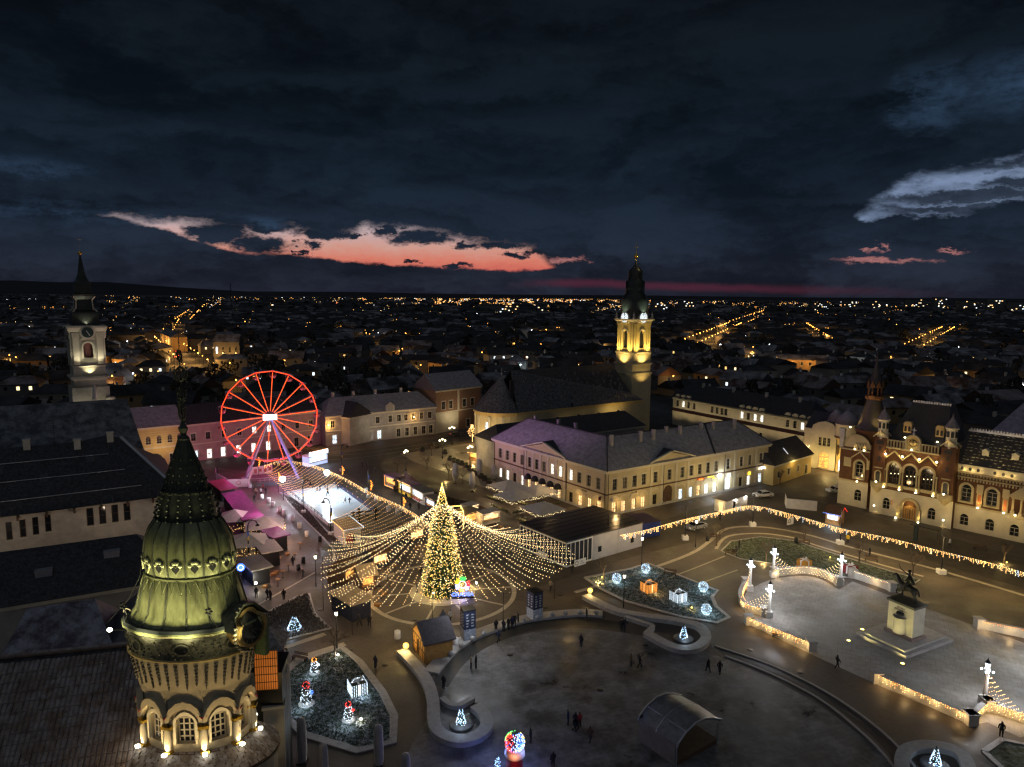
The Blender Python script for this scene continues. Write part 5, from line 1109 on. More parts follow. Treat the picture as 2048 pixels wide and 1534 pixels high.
# studs in columns on the skirt and the spire
random.seed(2)
for k in range(NS):
 t=A0+2*pi*k/NS
 m=MB()
 for r,z in((1.82,33.45),(1.79,33.75),(1.72,34.05),(1.63,34.35),(1.52,34.65),(1.40,34.9),(1.26,35.15),(1.14,35.5),(1.0,35.85),(.85,36.2),(.70,36.6)):
  if z>35 and k%2 and z>36:continue
  p=dpt(r+.02,t,z);m.sphere(p,.095 if z<35 else .07,6,4)
 m.build('stud',PATDARK,dt,kind='stuff')
 m=MB();t0,t1=t-2*pi/NS*.5,t+2*pi/NS*.5;m.add([dpt(1.80,t0,33.35),dpt(1.80,t1,33.35),dpt(1.86,t,33.0)],[(0,2,1)]);m.build('skirt_tip',PATDARK,dt);m=MB();m.add([dpt(1.44,t0,34.95),dpt(1.44,t1,34.95),dpt(1.36,t,34.62)],[(0,2,1)]);m.build('skirt_tip',PATDARK,dt)
# finial
dring([(.30,37.5),(.36,37.6),(.30,37.72),(.16,37.8),(.24,38.0),(.3,38.15),(.14,38.35),(.1,38.6)],10,PATDARK,'finial_base')
FIN=M('wrought_finial',(.05,.05,.04),.5,.3,3,0,5,metal=.5)
m=MB();m.cyl((0,0,38.4),(0,0,43.2),.045,.02,5);m.build('finial_rod',FIN,dt)
for z0,z1,r,n in((38.4,39.5,.22,7),(39.5,40.3,.26,8),(40.5,41.3,.38,9),(41.5,42.1,.15,5)):
 for i in range(n):
  t=2*pi*i/n;m=MB();m.tube([(0,0,z0),(r*.8*cos(t),r*.8*sin(t),z0+(z1-z0)*.3),(r*cos(t),r*sin(t),z0+(z1-z0)*.6),(.05*cos(t),.05*sin(t),z1)],.03,4)
  for q in range(4):m.octa((r*cos(t)*(.7+.3*random.random()),r*sin(t)*(.7+.3*random.random()),z0+(z1-z0)*random.random()),.06)
  m.build('finial_leaf',FIN,dt)
# wide ledge, frieze and tapering drum
dring([(3.2,27.80),(3.5,27.72),(3.62,27.55)],NS,M('ledge_lead',(.06,.068,.075),.45,.3,1.5,.2,6,metal=.4),'ledge_roof')
dring([(3.62,27.55),(3.66,27.45),(3.5,27.28),(3.36,27.2)],NS,PATINA,'ledge_cornice')
dring([(3.36,27.2),(3.38,26.9),(3.30,25.6)],48,TORN,'frieze')
dring([(3.30,25.62),(3.42,25.55),(3.40,25.45),(3.28,25.4)],48,OCHRE,'frieze_moulding')
for k in range(16):
 t=A0+2*pi*(k+.3)/16;p=dpt(3.36,t,26.45);T=Matrix.Translation(p)@Matrix.Rotation(t+pi/2,4,'Z')
 if k%2==0:
  m=MB(T);m.extr([(.33*cos(2*pi*i/18),.33*sin(2*pi*i/18))for i in range(18)],-.05,.1);o_=m.build('round_opening',BLACK,dt)
  m=MB(T)
  for i in range(18):a,b=2*pi*i/18,2*pi*(i+1)/18;m.extr([(.44*cos(a),.44*sin(a)),(.44*cos(b),.44*sin(b)),(.33*cos(b),.33*sin(b)),(.33*cos(a),.33*sin(a))],-.1,.05)
  m.build('opening_rim',TORN,o_)
for k in range(44): # relief leaves of the frieze
 t=A0+2*pi*k/44;m=MB()
 for q in range(5):m.sphere(dpt(3.36,t+random.uniform(-.06,.06),25.8+q*.27),random.uniform(.05,.1),5,4)
 m.build('relief_leaf',TORN,dt,kind='stuff')
drum=[(3.27,25.42),(3.12,24.4),(2.98,23.4),(2.86,22.55),(2.80,22.1)]
dring(drum[::-1],64,TPL,'drum_wall')
for k in range(40): # hanging bead columns on the drum
 t=A0+2*pi*k/40;n=6+(k%2)
 for j in range(n):
  z=25.1-j*.27;r=3.27-(25.42-z)*.140;s_=1-.09*j;T=Matrix.Translation(dpt(r+.0,t,z))@Matrix.Rotation(t+pi/2,4,'Z')
  m=MB(T);m.extr([(-.11*s_,.1),(.11*s_,.1),(.07*s_,-.02),(0,-.13),(-.07*s_,-.02)][::-1],-.07,.02)
  if j==0:bead_parent=m.build('bead_column',TORN,dt)
  else:m.build('bead',TORN,bead_parent)
# windows with wavy cornice, dwarf columns and lamps
NW=10
for k in range(NW):
 t=A0+2*pi*(k+.12)/NW;T=Matrix.Translation(dpt(2.74,t,0))@Matrix.Rotation(t+pi/2,4,'Z')
 W=2*2.8*math.tan(pi/NW)*.93
 m=MB(T@Matrix.Translation((-W/2,0,0)));wall_holes(m,W,19.6,22.6,[(W/2-.48,W/2+.48,20.2,22.05,True)],dep=.35);m.build('window_wall',TPL,dt)
 window(dt,T,0,20.2,.96,1.85,True,glass=GLASS,bars=(2,3),dep=.18,sill=False)
 m=MB(T);ring_arch(m,0,20.25,22.05,.98,.13,-.14,-.003);m.build('window_surround',STONE2,dt)
 m=MB(T)
 for i in range(8):
  a,b=pi*i/8,pi*(i+1)/8;R0,R1=.78,1.02
  m.extr([(R0*cos(a),21.72+R0*sin(a)*.8),(R1*cos(a),21.72+R1*sin(a)*.85),(R1*cos(b),21.72+R1*sin(b)*.85),(R0*cos(b),21.72+R0*sin(b)*.8)],-.34,-.004)
 m.build('wavy_cornice',TPL,dt)
 t2=t+pi/NW;T2=Matrix.Translation(dpt(2.84,t2,0))@Matrix.Rotation(t2+pi/2,4,'Z')
 m=MB(T2);m.lathe([(.10,19.75),(.17,19.9),(.22,20.4),(.2,20.9),(.11,21.25)],10,0,(0,-.14));m.build('dwarf_column',STONE2,dt)
 m=MB(T2);m.box(-.28,.28,-.36,.1,21.25,21.42);m.build('column_capital',GILT,dt);m=MB(T2);m.box(-.22,.22,-.32,.1,19.6,19.76);m.build('column_foot',GILT,dt)
 m=MB(T2);m.extr([(-.2,22.1),(0,21.85),(.2,22.1),(0,22.02)],-.42,-.3);m.build('glazed_drop',M('maroon_glaze',(.18,.02,.025),.15),dt)
 if k in(8,9,0,1,2,3):
  m=MB(T2);m.box(-.1,.1,-.62,-.42,19.62,19.78);m.build('floodlight',E('tower_flood',(1,.94,.75),14),dt)
  lamp('SPOT',T2@Vector((0,-.62,19.9)),46,(1,.72,.30),dt,.06,T2.to_3x3()@Vector((0,.42,1)),105,.8)
dring([(2.95,19.55),(3.0,19.5)],64,DARKWOOD,'sill_ring')
for t in(rad(-125),rad(-85),rad(-45),rad(-10)):lamp('POINT',dpt(5.2,t,20.6),3.5,(1,.72,.4),dt,.2)  # weak unseen lamps added to light the slate rings
for t in(rad(-165),rad(-130),rad(-100),rad(-70),rad(-35)):
 p=dpt(5.3,t,18.6);lamp('SPOT',p,95,(1,.74,.36),dt,.1,(-cos(t)*.5,-sin(t)*.5,1.0),80,.8)
# round lower roof with slate rings
SLT=M('frosty_slate',(.15,.12,.095),.7,.35,3,.3,10,snow=.35,snowscale=2.5)
dring([(4.35,18.35),(2.7,19.56)],64,DARKWOOD,'lower_roof')
smesh={}
for j in range(7):
 r0=4.33-j*.20;n=44
 for k in range(n):
  t=A0+2*pi*(k+.5*(j%2))/n
  if not(-1.9<(t-A0+pi)%(2*pi)-pi<2.2):continue
  if j not in smesh:
   q=MB();w=2*pi*r0/n*.43;q.add([(-w,0,.02),(w,0,.02),(w*.96,.3,.235),(-w*.96,.3,.235),(-w,0,.07),(w,0,.07),(w*.96,.3,.27),(-w*.96,.3,.27)],[(4,5,6,7),(0,1,5,4),(1,2,6,5),(3,0,4,7)]);smesh[j]=q.mesh('slate',SLT)
  p=dpt(r0+random.uniform(-.03,.03),t,18.37+j*.147+random.uniform(0,.05));obj('slate',smesh[j],dt,p,t+pi/2+random.uniform(-.05,.05))
dring([(4.2,0),(4.2,18.2),(4.4,18.3)],32,TPL,'lower_wall')
# clock gable to the right
tq=A0+rad(70);Tq_=Matrix.Translation(dpt(3.2,tq,27.15))@Matrix.Rotation(tq+pi/2,4,'Z')
R=.98
m=MB(Tq_);m.extr([(R*cos(2*pi*i/28),R*1.08*sin(2*pi*i/28))for i in range(28)],-.5,.4);cf=m.build('clock_face',M('clock_dark_face',(.035,.035,.03),.35,.4,3),dt)
m=MB(Tq_)
for i in range(28):
 a,b=2*pi*i/28,2*pi*(i+1)/28;m.extr([(R*1.22*cos(a),R*1.3*sin(a)),(R*1.22*cos(b),R*1.3*sin(b)),(R*cos(b),R*1.08*sin(b)),(R*cos(a),R*1.08*sin(a))],-.62,.45)
m.build('clock_surround',M('gilded_bronze',(.26,.18,.07),.4,.3,3,metal=.6),dt)
m=MB(Tq_)
for a,b in((rad(20),rad(60)),(rad(60),rad(100)),(rad(100),rad(140)),(rad(140),rad(170))):
 m.extr([(1.5*cos(a),1.6*sin(a)),(1.5*cos(b),1.6*sin(b)),(1.36*cos(b),1.46*sin(b)),(1.36*cos(a),1.46*sin(a))][::-1],-.6,1.5)
m.build('clock_hood',PATDARK,dt)
for t_,l in((rad(150),.85),(rad(118),.6)):m=MB(Tq_@Matrix.Translation((0,-.54,0))@Matrix.Rotation(t_,4,'Y'));m.box(-.05,.05,0,.03,-.15,l);m.build('hand',BLACK,cf)
for i in range(12):m=MB(Tq_@Matrix.Translation((0,-.52,0))@Matrix.Rotation(2*pi*i/12,4,'Y'));m.box(-.04,.04,0,.02,.82,1.02);m.build('hour_mark',M('hour_mark_bronze',(.2,.15,.07),.4),cf)
for i in range(14):a=rad(100+i*12);m=MB(Tq_);m.sphere((1.42*cos(a),-.5,1.5*sin(a)),.12,6,4);m.build('relief_leaf',TORN,dt)
m=MB(Tq_);m.extr([(1.1,-2.6),(1.45,-2.6),(1.5,.2),(1.35,.3),(1.25,-.6)],-.5,.2);m.build('gable_pier',M('green_glaze',(.10,.15,.07),.35,.4,5),dt)
# ironwork flowers and hooks on the ledge
for t in(rad(-52),rad(-150)):
 m=MB();p=dpt(3.5,t,27.6);m.tube([p,p+Vector((-.15,-.05,.5)),p+Vector((-.3,-.1,.9))],.035,5)
 for i in range(5):a=2*pi*i/5;m.octa(p+Vector((-.34+.14*cos(a),-.1,1.05+.16*sin(a))),.11)
 m.build('iron_flower',BLACK,dt)
m=MB();p=dpt(3.62,rad(-170),27.6);m.tube([p+Vector((-.08+.3*cos(a)*(1-.05*i),0,.25+.3*sin(a)*(1-.04*i)))for i,a in enumerate([rad(-60+30*j)for j in range(9)])],.035,5);m.build('iron_hook',STONE2,dt)
m=MB();m.tube([dpt(2.6,rad(-178),32),dpt(2.75,rad(-178),31),dpt(2.9,rad(-176),30),dpt(3.6,rad(-174),28.6),dpt(4.4,rad(-172),27.2)],.03,4);m.build('lightning_wire',METAL,dt)
for t,rr,zz,pw,up in((rad(-150),5.6,26.6,200,.8),(rad(-112),5.8,26.4,265,.8),(rad(-80),5.8,26.4,265,.8),(rad(-45),5.6,26.6,190,.8),(rad(-125),9.5,24.0,90,.75),(rad(-65),9.5,24.0,80,.75)):
 p=dpt(rr,t,zz);lamp('SPOT',p,pw,(1,.92,.46),dt,.2,(-cos(t)*.8,-sin(t)*.8,up),75,.9)
m=MB();q=dpt(4.2,rad(-160),27.0);m.cyl(dpt(3.4,rad(-160),26.9),q,.04,.04,5);m.build('lamp_arm',METAL,dt)
m=MB();m.sphere(q,.14,8,6);m.build('floodlight',MATS['tower_flood'],dt)
# orange glazed wing and stone terrace right of the tower
ow=thing('orange_lattice_annex','annex with orange lit lattice glazing and small hipped roof squeezed behind the dome tower','annex',(*G(504,1398,10)[:2],-2.3))
AX=rad(8);T_=Matrix.Rotation(AX,4,'Z')
m=MB(T_);m.box(-1.5,2.5,.3,4,0,14.4);m.build('wall',BLACK,ow)
gz=M('amber_glazing',(.5,.14,.02),.4,.3,1.2)
g1=E('amber_glass',(1,.28,.04),.22,True)
m=MB(T_);m.box(.3,2.2,.1,.25,13.0,16.6);pn=m.build('glazing',g1,ow)
for i in range(11):m=MB(T_);x=.3+i*.19;m.box(x-.02,x+.02,.03,.1,13,16.6);m.build('glazing_bar',DARKWOOD,ow)
for i in range(6):m=MB(T_);z=13+i*.72;m.box(.3,2.2,.04,.09,z-.02,z+.02);m.build('glazing_bar',DARKWOOD,ow)
m=MB(T_);m.add([(-.2,-.3,16.8),(2.8,-.3,16.8),(2.8,3,16.8),(-.2,3,16.8),(1.2,1.4,18.2)],[(0,1,4),(1,2,4),(2,3,4),(3,0,4)]);m.build('roof',SLT,ow)
tp=thing('stone_terrace_parapet','stepped stone parapet and pale coping right of the dome tower above the lawn','parapet',(*G(590,1420,8)[:2],0),rad(15))
for x,y,z,w,d in((-2.6,1.2,11.2,1.9,1.0),(-2.6,-.8,9.0,1.7,1.0),(-2.6,3.4,12.6,1.6,1.0)):
 m=MB();m.box(x,x+w,y,y+d,0,z-.15);m.build('pier',GREYPL,tp);m=MB();m.box(x-.12,x+w+.12,y-.12,y+d+.12,z-.15,z+.1);m.build('coping',STONE,tp)
lamp('SPOT',(-1.6,-4.2,10.5),40,YEL,tp,.1,(.1,.6,.5),90,.8)
m=MB();m.box(-3.2,-2.2,-3.2,-2.3,0,6.6);m.build('lit_wall',CREAM,tp);m=MB();m.sphere((-2.0,-3.0,7.2),.15,8,6);m.build('floodlight',MATS['tower_flood'],tp)
lamp('POINT',(-2.0,-3.6,7.0),12,YEL,tp,.1)

# settle the storeys of the tower to their measured heights
KN=[(0,0),(18.35,20.7),(19.6,21.6),(20.2,22.05),(22.05,23.65),(22.6,24.5),(25.42,26.6),(27.2,27.9),(27.8,28.4),(30.3,30.6),(33.3,33.4),(35,35),(60,60)]
def zmap(z):
 for(a,p),(b,q)in zip(KN[:-1],KN[1:]):
  if z<=b:return p+(q-p)*(z-a)/(b-a)
 return z
fx=lambda z:1.1 if z<27.79 else 1.0
shared={me.name for pr in WCACHE.values()for me in pr}|{me.name for me in smesh.values()}
for o in kids(dt):
 for x in[o]+kids(o):
  if x.type=='MESH' and x.data.name in shared:
   if x is o:f_=fx(x.location.z);x.location.x*=f_;x.location.y*=f_;x.location.z=zmap(x.location.z)
  elif x.type=='MESH':
   for v in x.data.vertices:f_=fx(v.co.z);v.co.x*=f_;v.co.y*=f_;v.co.z=zmap(v.co.z)
  else:x.location.z=zmap(x.location.z)
dt.scale=(.89,.68,1)
# ================================================================ ferris wheel
WD=165.0;wh=Vector((ray(540,832).x*WD/ray(540,832).y,WD,0));WZ=Zat(540,832,WD);WR_=10.9
fw=thing('ferris_wheel','ferris wheel with glowing red and orange neon spokes and white hub sign','ferris wheel',tuple(wh),rad(19))
NEONR=E('neon_red',(1,.012,.012),1.7,True);NEONY=E('neon_orange',(1,.19,.02),1.9,False)
WPAINT=M('wheel_paint',(.30,.28,.34),.4,.1,2);RSTEEL=M('wheel_steel',(.22,.12,.14),.45,.2,2,metal=.4)
NSp=18;ang=[rad(85-20*k)for k in range(NSp)]
def wp(a,r,y):return Vector((r*cos(a),y,WZ+r*sin(a)))
def flatbar(m,a,b,w,d,mi=0):
 a=Vector(a);b=Vector(b);u=(b-a).normalized();n=Vector((0,1,0));v=u.cross(n)*w/2;n=n*d/2
 m.add([a-v-n,a+v-n,a+v+n,a-v+n,b-v-n,b+v-n,b+v+n,b-v+n],[(0,3,2,1),(4,5,6,7),(0,1,5,4),(1,2,6,5),(2,3,7,6),(3,0,4,7)],mi)
for k in range(NSp):
 a,b=ang[k],ang[(k+1)%NSp]
 m=MB();flatbar(m,wp(a,1.3,-.8),wp(a,WR_-.25,-.8),.15,.08);s_=m.build('spoke',NEONR,fw);m=MB();flatbar(m,wp(a,1.4,-.88),wp(a,WR_-.35,-.88),.075,.05);m.build('neon_tube',NEONY,s_)
 m=MB();flatbar(m,wp(a,WR_,-.8),wp(b,WR_,-.8),.20,.10);s_=m.build('rim_section',NEONR,fw);m=MB();flatbar(m,wp(a,WR_,-.88).lerp(wp(b,WR_,-.88),.04),wp(a,WR_,-.88).lerp(wp(b,WR_,-.88),.96),.06,.05);m.build('neon_tube',NEONY,s_)
 m=MB();flatbar(m,wp(a,.8,.8),wp(a,WR_-.1,.8),.12,.12);m.build('rear_spoke',RSTEEL,fw)
 m=MB();flatbar(m,wp(a,WR_,.8),wp(b,WR_,.8),.16,.16);m.build('rear_rim_section',WPAINT,fw)
 m=MB();m.cyl(wp(a,WR_,-.8),wp(a,WR_,.9),.07,.07,5);m.build('axle',RSTEEL,fw)
 m=MB();flatbar(m,wp(a,4.6,.85),wp(b,4.6,.85),.07,.07);m.build('inner_ring_section',RSTEEL,fw)
gm=MB();gm.lathe([(.15,-1.75),(.55,-1.7),(.78,-1.35),(.82,-1.0),(.76,-1.0),(.70,-1.3),(.1,-1.5)],12);gm=gm.mesh('gondola',M('gondola_red',(.45,.10,.12),.4,.2,3))
g2=MB();g2.cyl((0,0,-1.6),(0,0,.1),.05,.05,5);g2.build
g3=MB();g3.lathe([(.95,-.12),(.5,.12),(.05,.22)],12);
for a_ in(0,pi/2,pi,3*pi/2):g2.box(.72*cos(a_)-.05,.72*cos(a_)+.05,.72*sin(a_)-.05,.72*sin(a_)+.05,-1.0,-.1)
g2=g2.mesh('gondola_frame',WPAINT);g3=g3.mesh('gondola_canopy',M('gondola_canopy_white',(.6,.55,.58),.5,.1,2))
for k in range(NSp):
 p=wp(ang[k],WR_,0);o=obj('gondola',gm,fw,p);obj('gondola_frame',g2,o);obj('gondola_canopy',g3,o)
LEGM=E('leg_lilac',(.42,.36,.95),.28)  # lilac light on the steel leg put into the material as a faint glow
for sx,y,mt_ in((-1,-2.6,WPAINT),(1,-2.6,LEGM),(-1,2.6,WPAINT),(1,2.6,WPAINT)):
 m=MB();m.cyl((0,y*.55,WZ),(sx*6.3,y*1.3,.1),.24,.3,8);m.build('support_leg',mt_,fw)
 m=MB();m.box(sx*6.3-.8,sx*6.3+.8,y*1.3-.8,y*1.3+.8,0,.35);m.build('foot_plate',WPAINT,fw)
m=MB();m.cyl((0,-1.5,WZ),(0,1.5,WZ),.7,.7,12);m.build('hub',WPAINT,fw)
m=MB();m.box(-1.55,1.55,-1.75,-1.5,WZ-.65,WZ+.6);m.build('hub_sign',E('hub_sign_white',(1,.93,.95),5,True),fw)
m=MB();m.box(-5.0,6.8,-4.6,3.2,.0,.9);m.build('platform',M('ride_deck',(.12,.11,.12),.6),fw)
m=MB()
for i in range(12):x=-4.8+i*1.05;m.box(x,x+.06,-4.6,-4.54,.9,1.9)
m.box(-5,6.8,-4.61,-4.53,1.85,1.95);m.box(-5,6.8,-4.61,-4.53,1.35,1.42);m.build('guard_rail',STEEL,fw,kind='stuff')
lamp('POINT',(0,-4,8),130,(1,.10,.16),fw,1.0);lamp('POINT',(0,6,9),800,(1,.08,.30),fw,1.0);lamp('SPOT',(7,2,24),15000,(.74,.34,.82),fw,.6,Matrix.Rotation(rad(-19),3,'Z')@(Vector((8,160,13))-wh-Vector((0,0,24))),34,.9);lamp('POINT',(-9,-3,5),130,MAGENTA,fw,.6);lamp('POINT',(3,-7,3),160,(.75,.45,1),fw,.4)  # includes a lilac spot added only to tint the cream palace roof
# ticket booth beside the wheel
def stall(name,label,cat,pa,pb,depth,h,wallmat,roofmat,roof='flat',open_=None,group=None,over=.35,sign=None,z0=0):
 """market stall: front base edge from pa to pb (photo points); roof, walls, counter and a lit opening"""
 a=G(*pa);b=G(*pb);d=b-a;W=d.length
 t=thing(name,label,cat,(a.x,a.y,z0),atan2(d.y,d.x),group)
 m=MB()
 if open_:
  wall_holes(m,W,0,h,[(.35,W-.35,1.0,h-.35,False)],dep=.2)
 else:wall_holes(m,W,0,h,[(W*.35,W*.35+min(.9,W*.3),.05,min(2.0,h-.2),False)],dep=.1)
 m.add([(W,0,0),(W,depth,0),(W,depth,h),(W,0,h),(0,0,0),(0,depth,0),(0,depth,h),(0,0,h)],[(0,1,2,3),(1,5,6,2),(5,4,7,6)])
 m.build('wall',wallmat,t)
 m=MB();m.box(.3,W-.3,.25,.32,.9,h-.3);m.build('interior',open_ or BLACK,t)
 if open_:m=MB();m.box(.2,W-.2,-.35,.1,.92,1.02);m.build('counter',WOOD,t);
 m=MB()
 if roof=='flat':m.box(-over,W+over,-over-.2,depth+over,h,h+.18)
 elif roof=='gable':m.add([(-over,-over,h-.1),(W+over,-over,h-.1),(W+over,depth/2,h+depth*.42),(-over,depth/2,h+depth*.42),(W+over,depth+over,h-.1),(-over,depth+over,h-.1),(-over,-over,h+.05),(W+over,-over,h+.05),(W+over,depth/2,h+depth*.42+.15),(-over,depth/2,h+depth*.42+.15),(W+over,depth+over,h+.05),(-over,depth+over,h+.05)],[(6,7,8,9),(9,8,10,11),(0,1,7,6),(4,5,11,10),(0,3,2,1),(3,5,4,2),(1,2,8,7),(2,4,10,8),(0,6,9,3),(3,9,11,5)])
 elif roof=='ends': # gable ends at the front
  m.add([(-over,-over,h-.05),(W/2,-over,h+W*.42),(W+over,-over,h-.05),(-over,depth+over,h-.05),(W/2,depth+over,h+W*.42),(W+over,depth+over,h-.05),(-over,-over,h+.1),(W/2,-over,h+W*.42+.15),(W+over,-over,h+.1),(-over,depth+over,h+.1),(W/2,depth+over,h+W*.42+.15),(W+over,depth+over,h+.1)],[(6,7,10,9),(7,8,11,10),(0,3,4,1),(1,4,5,2),(0,1,7,6),(1,2,8,7),(3,9,10,4),(4,10,11,5),(0,6,9,3),(2,5,11,8)])
 m.build('roof',roofmat,t)
 if roof=='gable':m=MB();m.add([(0,0,h),(0,depth,h),(0,depth/2,h+depth*.42),(W,0,h),(W,depth,h),(W,depth/2,h+depth*.42)],[(0,2,1),(3,4,5)]);m.build('gable_board',wallmat,t)
 if roof=='ends':m=MB();m.add([(0,0,h),(W,0,h),(W/2,0,h+W*.42),(0,depth,h),(W,depth,h),(W/2,depth,h+W*.42)],[(0,1,2),(3,5,4)]);m.build('gable_board',wallmat,t)
 return t,W
def bulbs_along(parent,pts,mat,step=.25,r=.05,jit=.03,name='fairy_lights',drop=0):
 m=MB()
 for a,b in zip(pts[:-1],pts[1:]):
  a=Vector(a);b=Vector(b);n=max(1,int((b-a).length/step))
  for i in range(n):
   p=a.lerp(b,(i+.5)/n)+Vector((random.uniform(-jit,jit),random.uniform(-jit,jit),random.uniform(-jit,jit)-random.random()*drop));m.octa(p,r)
 return m.build(name,mat,parent,kind='stuff')
FW=E('bulb_warm',(1,.56,.19),4.6);FY=E('bulb_gold',(1,.72,.15),2.4);FC=E('bulb_cool',(.72,.87,1),2.6);FR=E('bulb_red',(1,.05,.04),2.6);FB=E('bulb_blue',(.10,.25,1),3.2);FG=E('bulb_green',(.1,1,.2),2.4);FO=E('bulb_orange',(1,.36,.05),2.8);FP=E('bulb_pale',(1,.78,.42),4.2)
tk,W=stall('ticket_booth','glowing white and blue ticket booth at the foot of the ferris wheel','booth',(618,934),(655,925),2.6,2.6,E('booth_glow',(.55,.65,1),.8,True),WHITE,'flat',LITCOOL)
m=MB();m.box(0,W,-.3,-.2,2.8,3.8);m.build('lit_sign',E('booth_sign',(.75,.85,1),5,True),tk);bulbs_along(tk,[(.2,-.4,3.9),(W-.2,-.4,3.9)],FO,.2,.08,.2)
lamp('POINT',(W/2,-2,2.5),90,(.6,.75,1),tk,.3)
# white boards fencing the ride
bq=[(432,950),(433,962),(457,976),(498,974),(505,952)]
for(p,q)in zip(bq[:-1],bq[1:]):
 a=G(*p);b=G(*q);d=b-a;t=thing('ride_hoarding',{432:'white hoarding board at the far left of the ferris wheel entrance',433:'white hoarding board angled at the left corner of the ride',498:'white hoarding board at the right corner below the wheel leg'}.get(p[0],''),'hoarding',(a.x,a.y,0),atan2(d.y,d.x),'hoarding boards round the ride entrance')
 m=MB();m.box(.03,d.length-.03,-.04,.04,.1,2.0);m.build('board',WHITE,t)
 for x in(.05,d.length-.1):m=MB();m.box(x,x+.06,.04,.4,0,1.9);m.build('post',METAL,t)
 if p==(457,976):
  t['label']='white hoarding board with a round logo facing the square, left of the ferris wheel';t['group']='hoarding boards round the ride entrance'
  m=MB();c0=d.length*.5
  for i in range(10):a1,a2=2*pi*i/10,2*pi*(i+.7)/10;m.extr([(c0+.5*cos(a1),1.15+.5*sin(a1)),(c0+.5*cos(a2),1.15+.5*sin(a2)),(c0+.33*cos(a2),1.15+.33*sin(a2)),(c0+.33*cos(a1),1.15+.33*sin(a1))][::-1],-.055,-.042)
  m.build('logo',M('logo_red',(.5,.06,.14),.6),t)
a=G(505,952);b=G(545,946);d=b-a;t=thing('ride_hoarding','long white printed hoarding under the right side of the ferris wheel','hoarding',(a.x,a.y,0),atan2(d.y,d.x),'hoarding boards round the ride entrance');m=MB();m.box(0,d.length,-.04,.04,.1,2.2);m.build('board',CANVAS,t)
for i in range(4):m=MB();m.box(.4+i*d.length*.24,.5+i*d.length*.24+.6,-.06,-.042,.6+.2*(i%2),1.6);m.build('print',M('print_red',(.4,.12,.10),.6),t)

# ================================================================ christmas tree and its canopy of lights
TP=TREE;TH=16.6
ct_=thing('christmas_tree','tall conical christmas tree densely wrapped in golden lights','christmas tree',(TP.x,TP.y,0))
def trad(z):
 t=z/TH;tier=1+.09*(1-((z*.85)%1.0))*(1 if z<14 else .3)-.03;pts=[(0,2.95),(.10,2.9),(.3,2.45),(.5,2.0),(.66,1.6),(.76,1.15),(.84,.72),(.92,.42),(1,.06)]
 for(a,r0),(b,r1)in zip(pts[:-1],pts[1:]):
  if t<=b:return(r0+(r1-r0)*(t-a)/(b-a))*tier
 return .05
random.seed(11)
m=MB();m.cyl((0,0,0),(0,0,TH-.5),.3,.05,8);m.build('trunk',BARK,ct_)
FIRM=M('fir_needles',(.022,.045,.018),.8,.5,2)
fol=MB()
for i in range(5200):
 z=TH*(1-sqrt(1-random.random()*.995));r=trad(z)*random.uniform(.72,1.06);a=random.uniform(0,2*pi)
 p=Vector((r*cos(a),r*sin(a),z));u=Vector((cos(a),sin(a),random.uniform(-.5,.1))).normalized();v=Vector((-sin(a),cos(a),0));s_=random.uniform(.15,.32)*(0.5 if z>13 else 1)
 fol.add([p-u*s_-v*s_*.45,p-u*s_+v*s_*.45,p+u*s_*.9+Vector((0,0,-s_*.4))],[(0,1,2)])
fol.lathe([(trad(z)*.72,z)for z in(0.2,2,4,6,8,10,12,14,16)],16);fol.build('needles',FIRM,ct_,kind='stuff')
for j,(mt_,n,rr)in enumerate(((FY,1500,.062),(FP,620,.062),(E('bulb_amber',(1,.48,.09),2.4),700,.06))):
 m=MB()
 for i in range(n):
  z=TH*(1-sqrt(1-random.random()*.985))if random.random()<.78 else TH*random.uniform(.45,1);r=trad(z)*random.uniform(.86,1.10)+.03;a=random.uniform(0,2*pi);m.octa((r*cos(a),r*sin(a),z-random.random()*.15),rr*random.uniform(.7,1.2))
 m.build('fairy_lights',mt_,ct_,kind='stuff')
m=MB();m.lathe([(.02,TH+.5),(.12,TH+.2),(.02,TH-.1)],5);m.build('star',FY,ct_)
for z,p,dz in((1.2,60,4.0),(5.5,100,3.7),(10,60,3.2)):
 for k in range(6):a=2*pi*k/6+.3;lamp('POINT',(dz*cos(a),dz*sin(a),z),p*.22,(1,.74,.32),ct_,.5)
# ground spots and the logo sign at the foot
for px,py in((953,1171),(867,1192)):
 g=G(px,py);t=thing('ground_spotlight','small bright spotlight on the paving '+('right' if px>900 else 'left')+' of the foot of the christmas tree','spotlight',(g.x,g.y,0),0,'spotlights at the christmas tree')
 m=MB();m.cyl((0,0,0),(0,0,.3),.05,.05,6);m.build('stand',METAL,t);m=MB();m.sphere((0,0,.42),.17,8,6);m.build('lens',E('spot_white',(1,.95,.75),16),t);lamp('POINT',(0,-.3,.7),26,YEL,t,.1)
g=G(925,1196);lg=thing('city_logo_sign','colourful ring shaped city logo with blue lettering ORADEA at the foot of the christmas tree','sign',(g.x,g.y,0),rad(6))
m=MB();m.box(-1.75,1.75,-.25,.25,0,.3);m.build('base',BLACK,lg)
cols=(((1,.03,.04),5),((.05,.9,.1),85),((1,.75,.02),150),((.05,.12,.9),205),((1,.25,.02),265),((.08,.2,.95),320))
